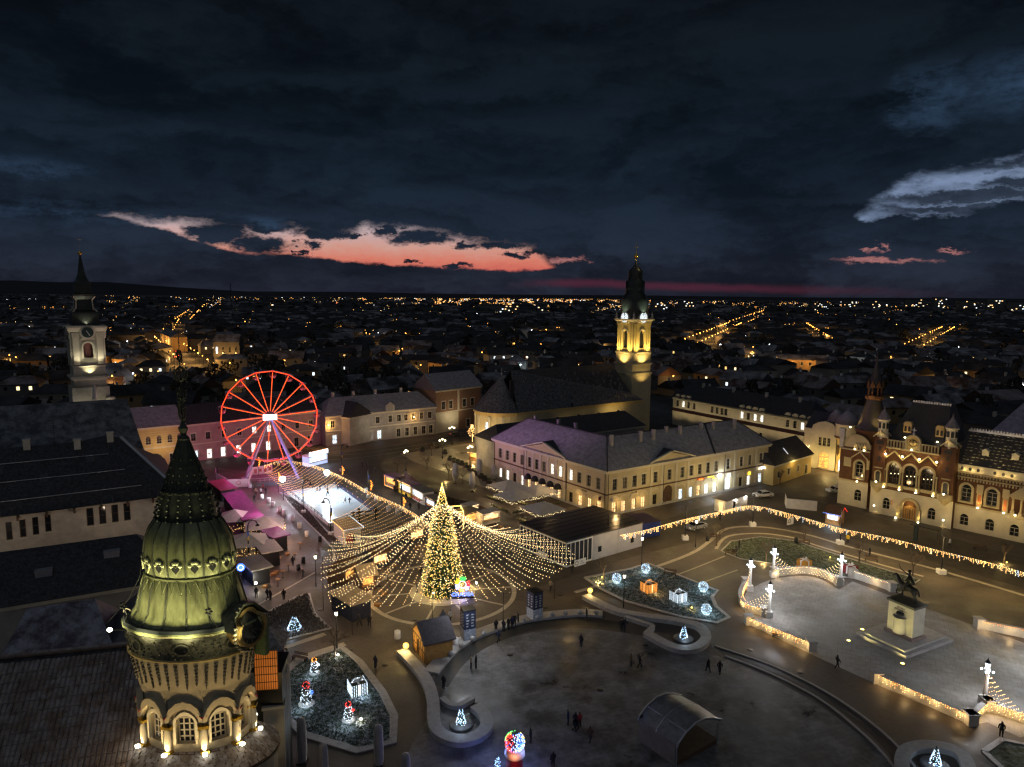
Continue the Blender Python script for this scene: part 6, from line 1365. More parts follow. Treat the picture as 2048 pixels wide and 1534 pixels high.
for i,(cc,a)in enumerate(cols):
 m=MB();c0,c1=rad(a-24),rad(a+24);n=6;po=[(1.12*cos(c0+(c1-c0)*k/n),2.15+1.12*sin(c0+(c1-c0)*k/n))for k in range(n+1)];pi_=[(.62*cos(c0+(c1-c0)*k/n),2.15+.62*sin(c0+(c1-c0)*k/n))for k in range(n+1)]
 m.extr(po+pi_[::-1],-.2,.1);seg_=m.build('ring_segment',E('logo_glow%d'%i,cc,1.8,True),lg)
 if i in(3,5):m=MB();ca=rad(a);m.box(.87*cos(ca)-.2,.87*cos(ca)+.2,-.24,-.21,2.15+.87*sin(ca)-.25,2.15+.87*sin(ca)+.25);m.build('mark',E('logo_white',(.9,.95,1),2.5),seg_)
m=MB();m.lathe([(.5,0),(.56,0),(.56,.06),(.5,.06)],20);m.v=[(x,-.1-z,2.15+y)for x,y,z in m.v];m.build('inner_ring',E('logo_white',(.9,.95,1),2.5),lg)
text(lg,'ORADEA',TR((0,-.3,.68),0),.82,E('letter_blue',(.10,.20,1),3.0,True),ext=.06)
for sx in(-.8,.8):m=MB();m.box(sx-.05,sx+.05,-.02,.08,.3,1.2);m.build('post',METAL,lg)
lamp('POINT',(0,-1.2,1.2),30,(.3,.35,1),lg,.2)
# canopy: light strings from a hoop on the tree to the ring of posts
CZ=3.9
ends=smooth(pxl([(700,1062),(668,1082),(650,1105),(640,1130),(640,1152),(648,1175),(658,1198),(673,1217),(705,1214),(740,1210),(800,1209),(870,1208),(937,1208),(978,1195),(1012,1186),(1051,1177),(1095,1156),(1128,1136),(1148,1118),(1146,1102),(1120,1082),(1085,1066),(1040,1056),(990,1048)],CZ),8)
cum=[0]
for a,b in zip(ends[:-1],ends[1:]):cum.append(cum[-1]+sqrt((a[0]-b[0])**2+(a[1]-b[1])**2))
def along(P,cum,s):
 for i in range(len(P)-1):
  if s<=cum[i+1]:f=(s-cum[i])/max(1e-6,cum[i+1]-cum[i]);return(P[i][0]+(P[i+1][0]-P[i][0])*f,P[i][1]+(P[i+1][1]-P[i][1])*f)
 return P[-1]
lc=thing('light_canopy','wide tent of sagging golden light strings fanning out from the top of the christmas tree','string lights',(TP.x,TP.y,0))
WIRE=M('wire',(.02,.02,.02),.6)
CANB=[E('canopy_bulb_%d'%i,c,s)for i,(c,s)in enumerate((((1,.66,.28),5.5),((1,.82,.46),6.0),((1,.74,.36),5.5)))];NST=72
for i in range(NST):
 e=along(ends,cum,cum[-1]*(i+.5)/NST);ev=Vector((e[0]-TP.x,e[1]-TP.y,CZ));a=atan2(ev.y,ev.x);top=Vector((.75*cos(a),.75*sin(a),13.7+random.uniform(-.2,.2)))
 L=(ev-top).length;P=sagpts(top,ev+Vector((random.uniform(-.3,.3),random.uniform(-.3,.3),random.uniform(-.25,.15))),.085*L+random.uniform(-.25,.25),14);m=MB();m.tube(P,.012,3)
 n=int(L/.48)
 for k in range(n):
  if random.random()<.07:continue
  s=(k+.5+random.uniform(-.2,.2))/n*14;j=int(s);p=P[j].lerp(P[min(14,j+1)],s-j);m.octa(p+Vector((0,0,-.06+random.uniform(-.03,.03))),random.uniform(.042,.056),1)
 m.build('light_string',[WIRE,CANB[i%3]],lc)
m=MB();m.tube([Vector((p[0]-TP.x,p[1]-TP.y,CZ))for p in ends],.02,4);m.build('ring_cable',WIRE,lc)
m=MB();m.lathe([(.72,13.55),(.8,13.6),(.8,13.8),(.72,13.85)],16);m.build('top_hoop',STEEL,lc)
for i in range(9):
 e=along(ends,cum,cum[-1]*(i+.2)/9);m=MB();m.cyl((e[0]-TP.x,e[1]-TP.y,0),(e[0]-TP.x,e[1]-TP.y,CZ+.2),.05,.05,6);m.build('post',METAL,lc)
for k in range(10):a=2*pi*k/10;lamp('POINT',(9.5*cos(a),9.5*sin(a)*.9,6.0),22,(1,.74,.36),lc,1.5)
# ================================================================ rink, its lights and garlands
for nm,(p,q),z in(('south west',((575,988),(657,1052)),0),('south east',((657,1054),(748,1027)),0),('north east',((748,1025),(668,967)),0)):
 a=G(*p);b=G(*q);d=b-a;t=thing('rink_barrier','low barrier with double rail along the %s side of the ice rink'%nm,'barrier',(a.x,a.y,0),atan2(d.y,d.x),'ice rink barriers')
 n=max(3,int(d.length/2))
 for i in range(n):m=MB();x=d.length*i/n;m.box(x+.02,x+d.length/n-.02,-.04,.04,.08,.72);m.build('panel',WHITE if nm[0]=='s' else M('navy_board',(.03,.04,.09),.5),t)
 for z_ in(.95,1.25):m=MB();m.cyl((0,0,z_),(d.length,0,z_),.05,.05,6);m.build('rail',METAL,t)
 for i in range(n+1):m=MB();x=d.length*i/n;m.box(x-.04,x+.04,-.05,.05,0,1.28);m.build('post',METAL,t)
for px,pb,pt,n in((567,1000,958,'left'),(655,985,945,'far')):
 g=G(px,pb);h=hgt(px,pb,pt);t=thing('rink_floodlight','blinding white floodlight on a post at the %s corner of the ice rink'%n,'floodlight',(g.x,g.y,0),0,'floodlights of the ice rink')
 m=MB();m.cyl((0,0,0),(0,0,h),.09,.07,6);m.build('post',METAL,t)
 m=MB();m.sphere((0,-.15,h),.62,12,8);m.build('lamp_head',E('rink_flood',(.85,.95,1),30),t)
 lamp('POINT',(0.3,-1.3,h),540,(.78,.90,1),t,.4)
lamp('POINT',(RK[0]+(RK[2]-RK[0])*.55)+Vector((0,0,5.5)),430,(.78,.92,1),None,1.0)
rc,W=stall('rink_cabin','white cabin with tan roof edged in lights at the near corner of the ice rink','cabin',(690,1092),(722,1086),6.2,2.9,WHITE,M('tan_roof',(.36,.25,.12),.8,.2,1),'flat',None)
bulbs_along(rc,[(-.4,-.6,3.1),(W+.4,-.6,3.1),(W+.4,6.6,3.1)],FC,.25,.06);bulbs_along(rc,[(-.4,-.6,3.1),(-.4,6.6,3.1)],FW,.3,.06);bulbs_along(rc,[(-.45,-.7,3),(-.45,-.7,.2)],FW,.2,.06)
m=MB();m.box(.2,1.5,-.08,-.02,.3,2.2);m.build('red_banner',M('banner_red',(.45,.03,.05),.6),rc)
gt=thing('rink_gate','dark timber gate frame at the near end of the ice rink','gate',tuple(G(718,1046)),rad(20))
for x in(0,3.3):m=MB();m.box(x-.22,x+.22,-.22,.22,0,3.0);m.build('post',BLACK,gt)
for z in(1.3,2.1):m=MB();m.box(-1.6,5.2,-.08,.08,z,z+.22);m.build('beam',BLACK,gt)
gx=[(528,932),(560,922),(600,925),(640,935),(690,957),(742,986),(803,1013),(862,1050)]
GZ=4.4;gp=smooth(pxl(gx,GZ),6)
gl_=thing('icicle_garland','garland of icicle lights on poles along the far side of the ice rink','string lights',(gp[0][0],gp[0][1],0))
m=MB();m2=MB();m3=MB();random.seed(21)
for a,b in zip(gp[:-1],gp[1:]):
 a=Vector((a[0]-gp[0][0],a[1]-gp[0][1],GZ));b=Vector((b[0]-gp[0][0],b[1]-gp[0][1],GZ));n=int((b-a).length/.3)+1;m.tube([a,b],.015,3)
 for i in range(n):
  p=a.lerp(b,(i+.5)/n)
  for k in range(random.randint(1,4)):(m2 if random.random()<.75 else m3).octa(p+Vector((random.uniform(-.1,.1),0,-.22*k)),.055)
m.build('cable',WIRE,gl_);m2.build('icicle_lights',FW,gl_,kind='stuff');m3.build('icicle_lights',FP,gl_,kind='stuff')
ne=thing('rink_light_net','net of small warm lights hung above the ice rink and the hut roofs','string lights',(-45,140,0))
def netrow(A,B,n0,n1,sag,mat):
 """light strings between two lines of anchor points"""
 for i in range(n0):
  t=(i+.5)/n0;a=Vector(along(A[0],A[1],A[1][-1]*t));b=Vector(along(B[0],B[1],B[1][-1]*t))
  a=Vector((a.x+45,a.y-140,GZ));b=Vector((b.x+45,b.y-140,GZ-.4));P=sagpts(a,b,sag*(a-b).length,10);m=MB();m.tube(P,.01,3);k=int((a-b).length/n1)
  for q in range(k):s=(q+.5)/k*10;j=int(s);m.octa(P[j].lerp(P[min(10,j+1)],s-j)+Vector((0,0,random.uniform(-.12,.02))),.048,1)
  m.build('light_string',[WIRE,mat],ne)
def cml(P):
 c=[0]
 for a,b in zip(P[:-1],P[1:]):c.append(c[-1]+sqrt((a[0]-b[0])**2+(a[1]-b[1])**2))
 return P,c
A_l=cml(pxl([(742,986),(803,1013),(862,1050),(850,1062)],GZ));B_l=cml(pxl([(668,1030),(684,1062),(690,1085),(704,1094)],GZ));netrow(A_l,B_l,15,.5,.05,FW)
A_l=cml(pxl([(560,922),(600,925),(640,935),(690,957)],GZ));B_l=cml(pxl([(528,940),(556,965),(575,985),(640,985)],GZ));netrow(A_l,B_l,18,.42,.05,FW)
A_l=cml(pxl([(690,957),(742,986)],GZ));B_l=cml(pxl([(600,985),(632,1010)],GZ));netrow(A_l,B_l,5,1.0,.06,FW)
lamp('POINT',(RK[0]+(RK[1]-RK[0])*.1)+Vector((3,6,3)),60,WARM,None,1)
# orange angel ornaments on poles
for i,(px,pb,pt)in enumerate(((806,1038,1010),(684,965,945),(741,995,975),(557,985,958),(518,960,928),(660,1062,1040))):
 g=G(px,pb);h=max(3.2,hgt(px,pb,pt)+1.6);t=thing('light_ornament','glowing orange figure ornament on a lamp pole, '+('nearest the light canopy','midway along the far rink garland','above the rink side of the road','by the left floodlight','under the ferris wheel','beside the white rink cabin')[i],'ornament',(g.x,g.y,0),0,'orange light ornaments on poles')
 m=MB();m.cyl((0,0,0),(0,0,h),.06,.05,6);m.build('post',METAL,t);m=MB();random.seed(i)
 for k in range(60):z=random.random();m.octa((.1+.55*sin(z*3.1)*random.random()*(1 if z>.5 else .6),random.uniform(-.1,.1),h-2.2+z*2.2),.07)
 m.build('figure_lights',FO,t)
# ================================================================ lamps, posts and small things on the square
def place(root,pts,labels=None,group=None,rz=None,first=True):
 out=[]
 for i,p in enumerate(pts):
  g=G(*p);r=rz(i)if callable(rz)else(rz or 0)
  o=root if(i==0 and first)else dup(root,g,r)
  o.location=g;o.rotation_euler=(0,0,r)
  if group:o['group']=group
  if labels:o['label']=labels[i]if isinstance(labels,(list,tuple))else labels
  out.append(o)
 return out
def plight(p,h,power,c=WARM,size=.2):return lamp('POINT',(p[0],p[1],h),power,c,None,size)
# slim post lamps
pl=thing('post_lamp','slim dark post lamp','street lamp')
m=MB();m.cyl((0,0,0),(0,0,.6),.11,.11,8);m.cyl((0,0,.6),(0,0,4.5),.07,.06,8);m.build('post',METAL,pl)
m=MB();m.lathe([(.09,4.5),(.15,4.55),(.2,4.95),(.02,5.0)],8);hd=m.build('lamp_head',E('post_lamp_glow',(1,.88,.62),9),pl)
m=MB();m.lathe([(.22,4.97),(.2,5.06),(.02,5.12)],8);m.build('cap',METAL,pl)
spots=[(632,1173),(674,1298),(1283,1132),(1391,1094),(1247,1215)]
place(pl,spots,['slim lit post lamp at the left edge of the light canopy','slim lit post lamp above the lawn with the snowman','slim post lamp on the lawn of glowing balls beside a small tree','slim post lamp by the pale path near the blue container','slim post lamp at the lower edge of the lawn of glowing balls'],'slim post lamps')
for i,(p,w)in enumerate(zip(spots,(60,60,10,60,0))):
 g=G(*p)
 if w:plight(g+Vector((.3,-.4,0)),4.9,w,(1,.78,.45))
# classical twin lanterns on the church forecourt
fl=thing('forecourt_lantern','classical dark lantern post with two globes','street lamp')
m=MB();m.lathe([(.22,0),(.2,.5),(.09,.7),(.08,4.6),(.12,4.7)],8);m.tube([(-.75,0,4.9),(-.7,0,4.5),(0,0,4.55),(.7,0,4.5),(.75,0,4.9)],.04,5);m.build('post',METAL,fl)
for x,z in((-.75,5.05),(.75,5.05),(0,5.4)):m=MB();m.sphere((x,0,z),.24,8,6);m.build('globe',E('forecourt_globe',(1,.86,.58),6),fl)
spots=[(885,917),(904,889),(940,932),(812,942)]
place(fl,spots,['three globe lantern post between bare trees on the church forecourt','three globe lantern post at the back of the church forecourt near the brick trimmed house','three globe lantern post beside the lit nativity hut','three globe lantern post left of the planted trees near the road'],'three globe lantern posts',lambda i:.4*i)
for p in spots:g=G(*p);plight(g+Vector((.2,-.8,0)),5.3,130,YEL)
for p in((960,915),(920,905),(860,935)):g=G(*p);plight(g,5.5,70,YEL,.5)
# tall poles carrying the long garland, each on a white block
gpst=thing('garland_pole','tall dark lamp pole on a white concrete block','lamp pole')
m=MB();m.box(-.55,.55,-.55,.55,0,.75);m.build('concrete_block',WHITE,gpst)
m=MB();m.cyl((0,0,.75),(0,0,6.4),.13,.10,8);m.build('pole',METAL,gpst);m=MB();m.box(-.12,.12,-.5,.5,6.3,6.42);m.build('lamp_arm',METAL,gpst)
spots=[(1505,1052),(1680,1088),(1882,1147),(1370,1079),(1215,1100)]
place(gpst,spots,['dark pole on a white block where the long garland turns','dark pole on a white block beside the person in the yellow jacket','dark pole on a white block in front of the red brick palace','dark pole on a white block near the parked car by the blue container','dark pole on a white block behind the glass pavilion'],'garland poles on white blocks')
gpx=[(1240,1072),(1290,1062),(1370,1040),(1440,1025),(1505,1013),(1590,1032),(1680,1058),(1780,1078),(1882,1104),(1970,1125),(2060,1150),(2150,1172)]
H_=4.6;P=smooth(pxl(gpx,H_),5);g0=P[0]
lg2=thing('icicle_garland','long garland of warm icicle lights strung on poles past the red brick palace','string lights',(g0[0],g0[1],0));random.seed(31)
ms=[MB(),MB(),MB(),MB()]
for a,b in zip(P[:-1],P[1:]):
 a=Vector((a[0]-g0[0],a[1]-g0[1],H_));b=Vector((b[0]-g0[0],b[1]-g0[1],H_));n=int((b-a).length/.23)+1;ms[3].tube([a,b],.015,3)
 for i in range(n):
  p=a.lerp(b,(i+.5)/n);L=random.randint(1,5);c=0 if random.random()<.72 else(1 if random.random()<.75 else 2)
  for k in range(L):ms[c].octa(p+Vector((random.uniform(-.05,.05),random.uniform(-.05,.05),-.2*k+.1)),.06)
for q,mt_ in zip(ms,(FW,FP,FC,WIRE)):q.build('cable' if mt_ is WIRE else 'icicle_lights',mt_,lg2,**({}if mt_ is WIRE else{'kind':'stuff'}))
for i in range(0,len(P)-12,4):plight(P[i],4.2,46,(1,.70,.34),.6)
# curved arm lamps with flags
cl=thing('curved_arm_lamp','dark lamp post with curved arm','street lamp')
m=MB();m.box(-.4,.4,-.4,.4,0,.6);m.build('concrete_block',WHITE,cl)
arm=[(0,0,.6),(0,0,5.6),(.08,0,6.3),(.4,0,6.8),(.9,0,7.0),(1.4,0,6.85),(1.65,0,6.4)]
m=MB();m.tube(arm,.10,7);m.build('post',METAL,cl);m=MB();m.lathe([(.08,6.4),(.38,6.15),(.36,6.05),(.05,6.1)],10,0,(1.65,0));m.build('lamp_head',METAL,cl)
m=MB()
m.box(.12,.14,-.65,.0,4.2,5.1);m.build('flag',M('flag_blue',(.03,.08,.45),.8),cl)
m=MB();m.box(.12,.14,-.65,.0,3.6,4.2);m.build('flag',M('flag_yellow',(.65,.48,.03),.8),cl)
spots=[(737,995),(803,1020),(607,1026),(662,1070),(683,942),(560,960),(498,1120)]
place(cl,spots,['curved lamp post with blue and yellow flag beside the far rink garland','curved lamp post with flag near the yellow food truck','curved lamp post with flag at the left rail of the ice rink','curved lamp post with flag at the white rink cabin','curved lamp post with flag at the bend of the road','curved lamp post with flag by the left rink floodlight','curved lamp post with flag rising over the market parasols on the left'],'curved lamp posts with flags',lambda i:(.3,2.8,0,2.7,.5,0,0)[i])
# monument lamp columns
mc=thing('monument_lamp_column','white fluted lamp column with lantern and side globes','lamp column')
m=MB();m.box(-.45,.45,-.45,.45,0,.9);m.lathe([(.32,.9),(.25,1.2),(.21,3.9),(.3,4.0),(.34,4.2)],10,0,(0,0),False);m.build('column',WHITE,mc)
m=MB();m.lathe([(.2,4.2),(.28,4.9),(.05,5.15)],6,0,(0,0),False);m.build('lantern',E('lantern_cool',(.80,.92,1),5),mc);m=MB();m.lathe([(.34,4.9),(.1,5.25),(.02,5.5)],6);m.build('lantern_cap',METAL,mc)
for k in range(4):a=pi/4+k*pi/2;m=MB();m.sphere((.55*cos(a),.55*sin(a),4.0),.12,8,5);m.build('side_globe',MATS['lantern_cool'],mc)
spots=[(1499,1181),(1546,1154),(1680,1169),(1537,1234),(1968,1408)]
place(mc,spots,['white lamp column at the left corner of the monument balustrade','white lamp column at the back left of the monument plaza, light strings to its right','white lamp column at the back of the monument plaza nearest the statue','white lamp column at the front left of the monument plaza','white lamp column on the right, light strings fanning from it to the frame edge'],'monument lamp columns')
for p,w in zip(spots,(90,120,150,170,200)):
 g=G(*p)
 for k in range(3):a=rad(-60+k*60)+(.4 if k else 0);plight(g+Vector((1.0*cos(a),1.0*sin(a)-.2,0)),4.0,w*.36,(.93,.95,1),.12)
g=G(2075,1330);plight(g,4.5,260,(.9,.95,1),.3)
# balustrades with their lights
def balustrade(label,q,h=.95,lights=FW,drop=3,both=False,w=.45,r=.05):
 P=smooth(pxl(q),4)if len(q)>2 else pxl(q);o0=P[0];Q=[(a[0]-o0[0],a[1]-o0[1])for a in P]
 t=thing('stone_balustrade',label,'balustrade',(*o0,0),0,'monument balustrades')
 m=MB();strip(m,Q,w,0,h);m.build('wall',STONE,t);m=MB();strip(m,Q,w+.16,h,h+.12);m.build('coping',GRANITE,t)
 for e in(Q[0],Q[-1]):m=MB();m.box(e[0]-.5,e[0]+.5,e[1]-.5,e[1]+.5,0,h+.25);m.build('end_pier',STONE,t);m=MB();m.box(e[0]-.6,e[0]+.6,e[1]-.6,e[1]+.6,h+.25,h+.4);m.build('pier_cap',GRANITE,t)
 if lights:
  ma=MB();mb=MB()
  for a,b in zip(Q[:-1],Q[1:]):
   a=Vector((*a,0));b=Vector((*b,0));d=(b-a).normalized();nn=Vector((d.y,-d.x,0))
   for i in range(int((b-a).length/.22)+1):
    p=a+d*(i*.22);s_=-1 if(nn.y>0)else 1
    for k in range(random.randint(1,drop)):(ma if random.random()<.7 else mb).octa(p+nn*s_*(w/2+.12)+Vector((0,0,h+.12-.2*k+random.uniform(-.05,.05))),r)
  ma.build('icicle_lights',lights,t,kind='stuff');mb.build('icicle_lights',FO,t,kind='stuff')
  for i in range(0,len(Q)-1,max(1,len(Q)//4)):
   a=Vector((*Q[i],0)).lerp(Vector((*Q[i+1],0)),.5);lamp('POINT',(a.x-.3,a.y-1.1,.9),12,(1,.66,.28),t,.3)
 return t
balustrade('curved stone balustrade with warm icicle lights at the left end of the monument plaza',[(1491,1172),(1480,1197),(1490,1219),(1527,1231)],drop=4)
balustrade('curved stone balustrade with a thin line of lights along the back of the monument plaza',[(1549,1153),(1600,1147),(1640,1152),(1676,1170)],1.1,FP,1)
balustrade('straight stone balustrade behind the equestrian statue',[(1705,1155),(1783,1182)],1.1,FP,1)
balustrade('straight balustrade hung with golden icicles at the front left of the monument plaza',[(1497,1248),(1560,1275),(1622,1300)],.95,FW,4)
balustrade('long balustrade hung with golden icicles in the lower right',[(1752,1364),(1845,1405),(1940,1448)],.95,FW,4)
balustrade('short return balustrade with icicles below the right lamp column',[(1942,1447),(1972,1418)],.95,FW,4)
balustrade('balustrade with icicles under the fan of light strings at the right edge',[(1976,1420),(2050,1445),(2100,1462)],.95,FW,4)
balustrade('balustrade with a thin line of lights right of the equestrian statue',[(1957,1256),(2052,1276),(2120,1292)],1.1,FO,2)
def fan(label,top,tz,A,B,n,mat):
 g=G(*top);t=thing('light_fan',label,'string lights',(g.x,g.y,0),0,'fans of light strings on the lamp columns')
 for i in range(n):
  f=i/(n-1);e=G(A[0]+(B[0]-A[0])*f,A[1]+(B[1]-A[1])*f,1.15)-g;P_=sagpts((0,0,tz),(e.x,e.y,1.15),.09*e.length,12);m=MB();m.tube(P_,.01,3)
  L=sum((b-a).length for a,b in zip(P_[:-1],P_[1:]));k=int(L/.42)
  for q in range(k):s=(q+.5)/k*12;j=int(s);m.octa(P_[j].lerp(P_[min(12,j+1)],s-j),.046,1)
  m.build('light_string',[WIRE,mat],t)
fan('fan of light strings sloping right from the back left lamp column',(1546,1154),3.9,(1552,1150),(1612,1146),8,FP)
fan('fan of light strings sloping left from the back lamp column near the statue',(1680,1169),3.9,(1672,1166),(1616,1147),8,FP)
fan('fan of light strings sloping left from the front left lamp column',(1537,1234),3.9,(1530,1229),(1488,1206),7,FP)
fan('short fan of light strings on the left corner lamp column',(1499,1181),3.6,(1492,1180),(1482,1196),3,FW)
fan('large fan of light strings sloping off the right edge from the front right lamp column',(1968,1408),3.9,(1985,1424),(2085,1456),8,FW)
# globe lamps on the bench ends, stone balls along the ledge
gb_=thing('globe_lamp','amber globe lamp on the end of the winding bench','lamp');m=MB();m.cyl((0,0,0),(0,0,.75),.3,.25,8);m.build('foot',STONE,gb_);m=MB();m.sphere((0,0,1.05),.38,12,8);m.build('globe',E('amber_globe',(1,.62,.10),3.2,True),gb_)
for i in range(6):m=MB();a=2*pi*i/6;m.tube([(.39*cos(a)*sin(t),.39*sin(a)*sin(t),1.05-.39*cos(t))for t in[pi*k/6 for k in range(7)]],.02,4);m.build('cage_bar',METAL,gb_)
place(gb_,[(812,1307),(1180,1194)],['amber globe lamp on the bench end beside the wooden hut','amber globe lamp on the bench end below the glass pavilion'],'amber globe lamps on bench ends')
for p in((812,1307),(1180,1194)):plight(G(*p)+Vector((0,-.7,0)),1.3,24,YEL)
m=MB();m.sphere((0,0,.62),.36,12,8);m.cyl((0,0,.3),(0,0,.34),.2,.2,8);sb=m.build('stone_ball',GRANITE);tag(sb,'pale stone ball','stone ball')
bp_=[(902,1316),(923,1300),(945,1286),(968,1275),(1047,1250),(1074,1243),(1105,1237),(1131,1234),(1160,1232),(1193,1233)]
for i,p in enumerate(bp_):
 o=sb if i==0 else dup(sb,G(*p));o.location=G(*p);o['group']='stone balls on the curved ledge';o['label']=('stone ball on the curved ledge, %s from the wooden hut'%('nearest','second','third','fourth')[i])if i<4 else 'stone ball on the curved ledge, %s from the right end of the row'%('sixth','fifth','fourth','third','second','nearest')[i-4]
# white round planters, bins and bollards
m=MB();m.lathe([(.36,0),(.4,.05),(.4,1.05),(.34,1.05),(.3,.8),(.01,.8)],14);wp_=m.build('round_planter',WHITE);tag(wp_,'white round planter','planter')
pp=[(524,998),(538,1005),(546,1013),(560,1023),(568,1030),(586,1042),(599,1056),(614,1073),(795,1277),(911,1292),(500,975),(733,985),(752,1003),(777,1023),(795,1027)]
pn_=['by the strollers below the ferris wheel','second in the row beside the rink bed','third in the row beside the rink bed','fourth in the row beside the rink bed','fifth in the row beside the rink bed','with a red rim in the row beside the rink bed','seventh in the row beside the rink bed','last in the row towards the light canopy','alone between the post lamp and the wooden hut','right of the wooden hut near the blue poster column','behind the strollers below the ferris wheel','under the far rink garland','under the far rink garland near the road','under the rink light net near the yellow truck','under the garland beside the curved lamp']
for i,p in enumerate(pp):
 o=wp_ if i==0 else dup(wp_,G(*p));o.location=G(*p);o['label']='white round planter '+pn_[i];o['group']='white round planters'
m=MB();m.lathe([(.3,0),(.34,.1),(.34,.95),(.1,1.0)],10);bn=m.build('litter_bin',BLACK);tag(bn,'dark litter bin','bin')
for i,(p,lb)in enumerate((((640,1083),'black bin at the kerb left of the white rink cabin'),((597,1140),'dark bin with red rim beside the walking couple in the market'),((607,1125),'dark bin with red rim behind the market walkers'),((1415,1082),'dark bin on the winter lawn'),((1592,1085),'dark bin next to the bench on the winter lawn'))):
 o=bn if i==0 else dup(bn,G(*p));o.location=G(*p);o['label']=lb;o['group']='dark litter bins'
# box planters and hedges of the forecourt
m=MB();m.box(-.6,.6,-.4,.4,0,.7);bx=m.build('planter_box',M('planter_dark',(.05,.04,.035),.7));tag(bx,'dark planter','planter')
for s_ in range(3):
 m=MB()
 for q in range(60):m.octa((random.uniform(-.5,.5),random.uniform(-.35,.35),random.uniform(.75,1.3)),random.uniform(.07,.15))
m.build('shrub',M('boxwood',(.03,.05,.02),.9,.5,3),bx)
fp_=[(845,903),(862,893),(874,896),(890,908),(900,921),(908,925),(916,928),(924,931),(932,935),(940,941),(948,946),(956,951),(963,957),(970,962),(978,967)]
for i,p in enumerate(fp_):
 o=bx if i==0 else dup(bx,G(*p),-.6);o.location=G(*p);o['label']='dark planter box with clipped shrub, number %d of the row edging the church forecourt from the left'%(i+1)if False else 'dark planter box with clipped shrub edging the church forecourt';o['group']='planter boxes edging the church forecourt'

# ---------------------------------------------------------------- trees
def bare_tree(name,label,g,h,spread,seed,mat=BARK,group=None,fine=1):
 random.seed(seed);t=thing(name,label,'tree',(g.x,g.y,0),0,group)
 m=MB();m.cyl((0,0,0),(0,0,h*.38),.13,.10,7);m.build('trunk',mat,t);m=MB()
 def br(p,d,L,r,n):
  q=p+d*L;m.cyl(p,q,r,r*.65,4,0,True,False)
  if n==0:return
  for k in range(3 if n>1 else 4):
   a=random.uniform(0,2*pi);o=d.orthogonal().normalized();o=Matrix.Rotation(a,3,d)@o;br(p.lerp(q,random.uniform(.55,1)),(d+o*random.uniform(.35,.8)*spread).normalized(),L*random.uniform(.6,.8),r*.55,n-1)
 for k in range(5):a=2*pi*k/5+random.random();br(Vector((0,0,h*.34)),Vector((cos(a)*.55*spread,sin(a)*.55*spread,1)).normalized(),h*.27,.07,3)
 m.build('crown',mat,t);return t
WARMBARK=M('bark_pale',(.16,.12,.08),.9,.3,3)
for i,(p,h,lb)in enumerate((((863,912),4.6,'bare tree at the road side of the church forecourt'),((854,940),4.4,'bare tree left of the closed grey parasols'),((897,958),5.0,'bare spreading tree behind the first closed parasol'),((925,968),4.6,'bare twiggy tree between the closed parasols'),((765,935),4.2,'bare tree in a round bed near the glowing trailer'),((795,945),4.2,'bare tree beside the pedestrians near the road'),((1207,1160),4.4,'olive lit bare tree at the left tip of the lawn of glowing balls'),((1433,1092),4.6,'bare tree on the pale path by the winter lawn'),((1608,1085),3.6,'small bare tree beside the bench on the winter lawn'),((1718,1125),4.4,'round crowned bare tree right of the third garland pole'),((1825,1152),4.6,'round crowned bare tree behind the equestrian statue'),((1532,1122),3.8,'yellow lit bare tree on the winter lawn left of the gift'),((2008,1125),4.0,'slender bare tree at the right edge near the red brick palace'),((670,1315),4.2,'bare tree above the lawn with the snowman'),((1560,968),4.0,'bare tree in front of the low yellow house'),((510,985),3.5,'bare tree among the strollers below the wheel'))):
 bare_tree('bare_tree',lb,G(*p),h,1.0,40+i,WARMBARK if i in(6,11,2,3)else BARK)
for p in((1203,1162),(1530,1125),(897,962),(2003,1125)):g=G(*p);plight(g+Vector((-.5,-.8,0)),.3,30,YEL,.1)
# ---------------------------------------------------------------- closed parasols
def parasol(label,g,h,r,group='closed parasols'):
 t=thing('closed_parasol',label,'parasol',(g.x,g.y,0),0,group)
 m=MB();n=14;prof=[(r*.55,h*.12),(r*.62,h*.3),(r,h*.34),(r*.92,h*.55),(r*.7,h*.85),(r*.5,h*.97),(.03,h)]if r>.5 else[(r*.9,h*.04),(r,h*.3),(r*.97,h*.6),(r*.86,h*.9),(r*.8,h*.98),(.05,h)];vs_=[];
 for rr,z in prof:
  for i in range(n):a=2*pi*i/n;k=1+(.16 if i%2 else-.12)*(1 if z<h*.95 else 0);vs_.append((rr*k*cos(a),rr*k*sin(a),z))
 m.add(vs_,[(j*n+i,j*n+(i+1)%n,(j+1)*n+(i+1)%n,(j+1)*n+i)for j in range(len(prof)-1)for i in range(n)],0,True);m.build('folded_cloth',GREYCLOTH,t)
 m=MB();m.cyl((0,0,0),(0,0,h*.3),.06,.06,6);m.box(-.5,.5,-.5,.5,0,.12);m.build('stand',METAL,t)
for p,pt,lb in(((911,966),926,'closed grey parasol left of the planted terrace, first from the road'),((945,983),943,'closed grey parasol second from the road on the terrace'),((959,954),918,'closed grey parasol behind the terrace beside the planter boxes'),((988,960),930,'closed grey parasol next to the palace wall')):parasol(lb,G(*p),hgt(p[0],p[1],pt),.75)
for p,pt,lb in(((605,1524),1437,'tall closed grey parasol at the left end of the bottom edge'),((648,1572),1487,'tall closed grey parasol second from left at the bottom edge'),((758,1530),1450,'tall closed grey parasol at the bottom below the lit lawn'),((812,1580),1507,'tall closed grey parasol at the bottom edge left of the snow globe')):parasol(lb,G(*p),hgt(p[0],p[1],pt),.42,'tall closed parasols at the bottom')
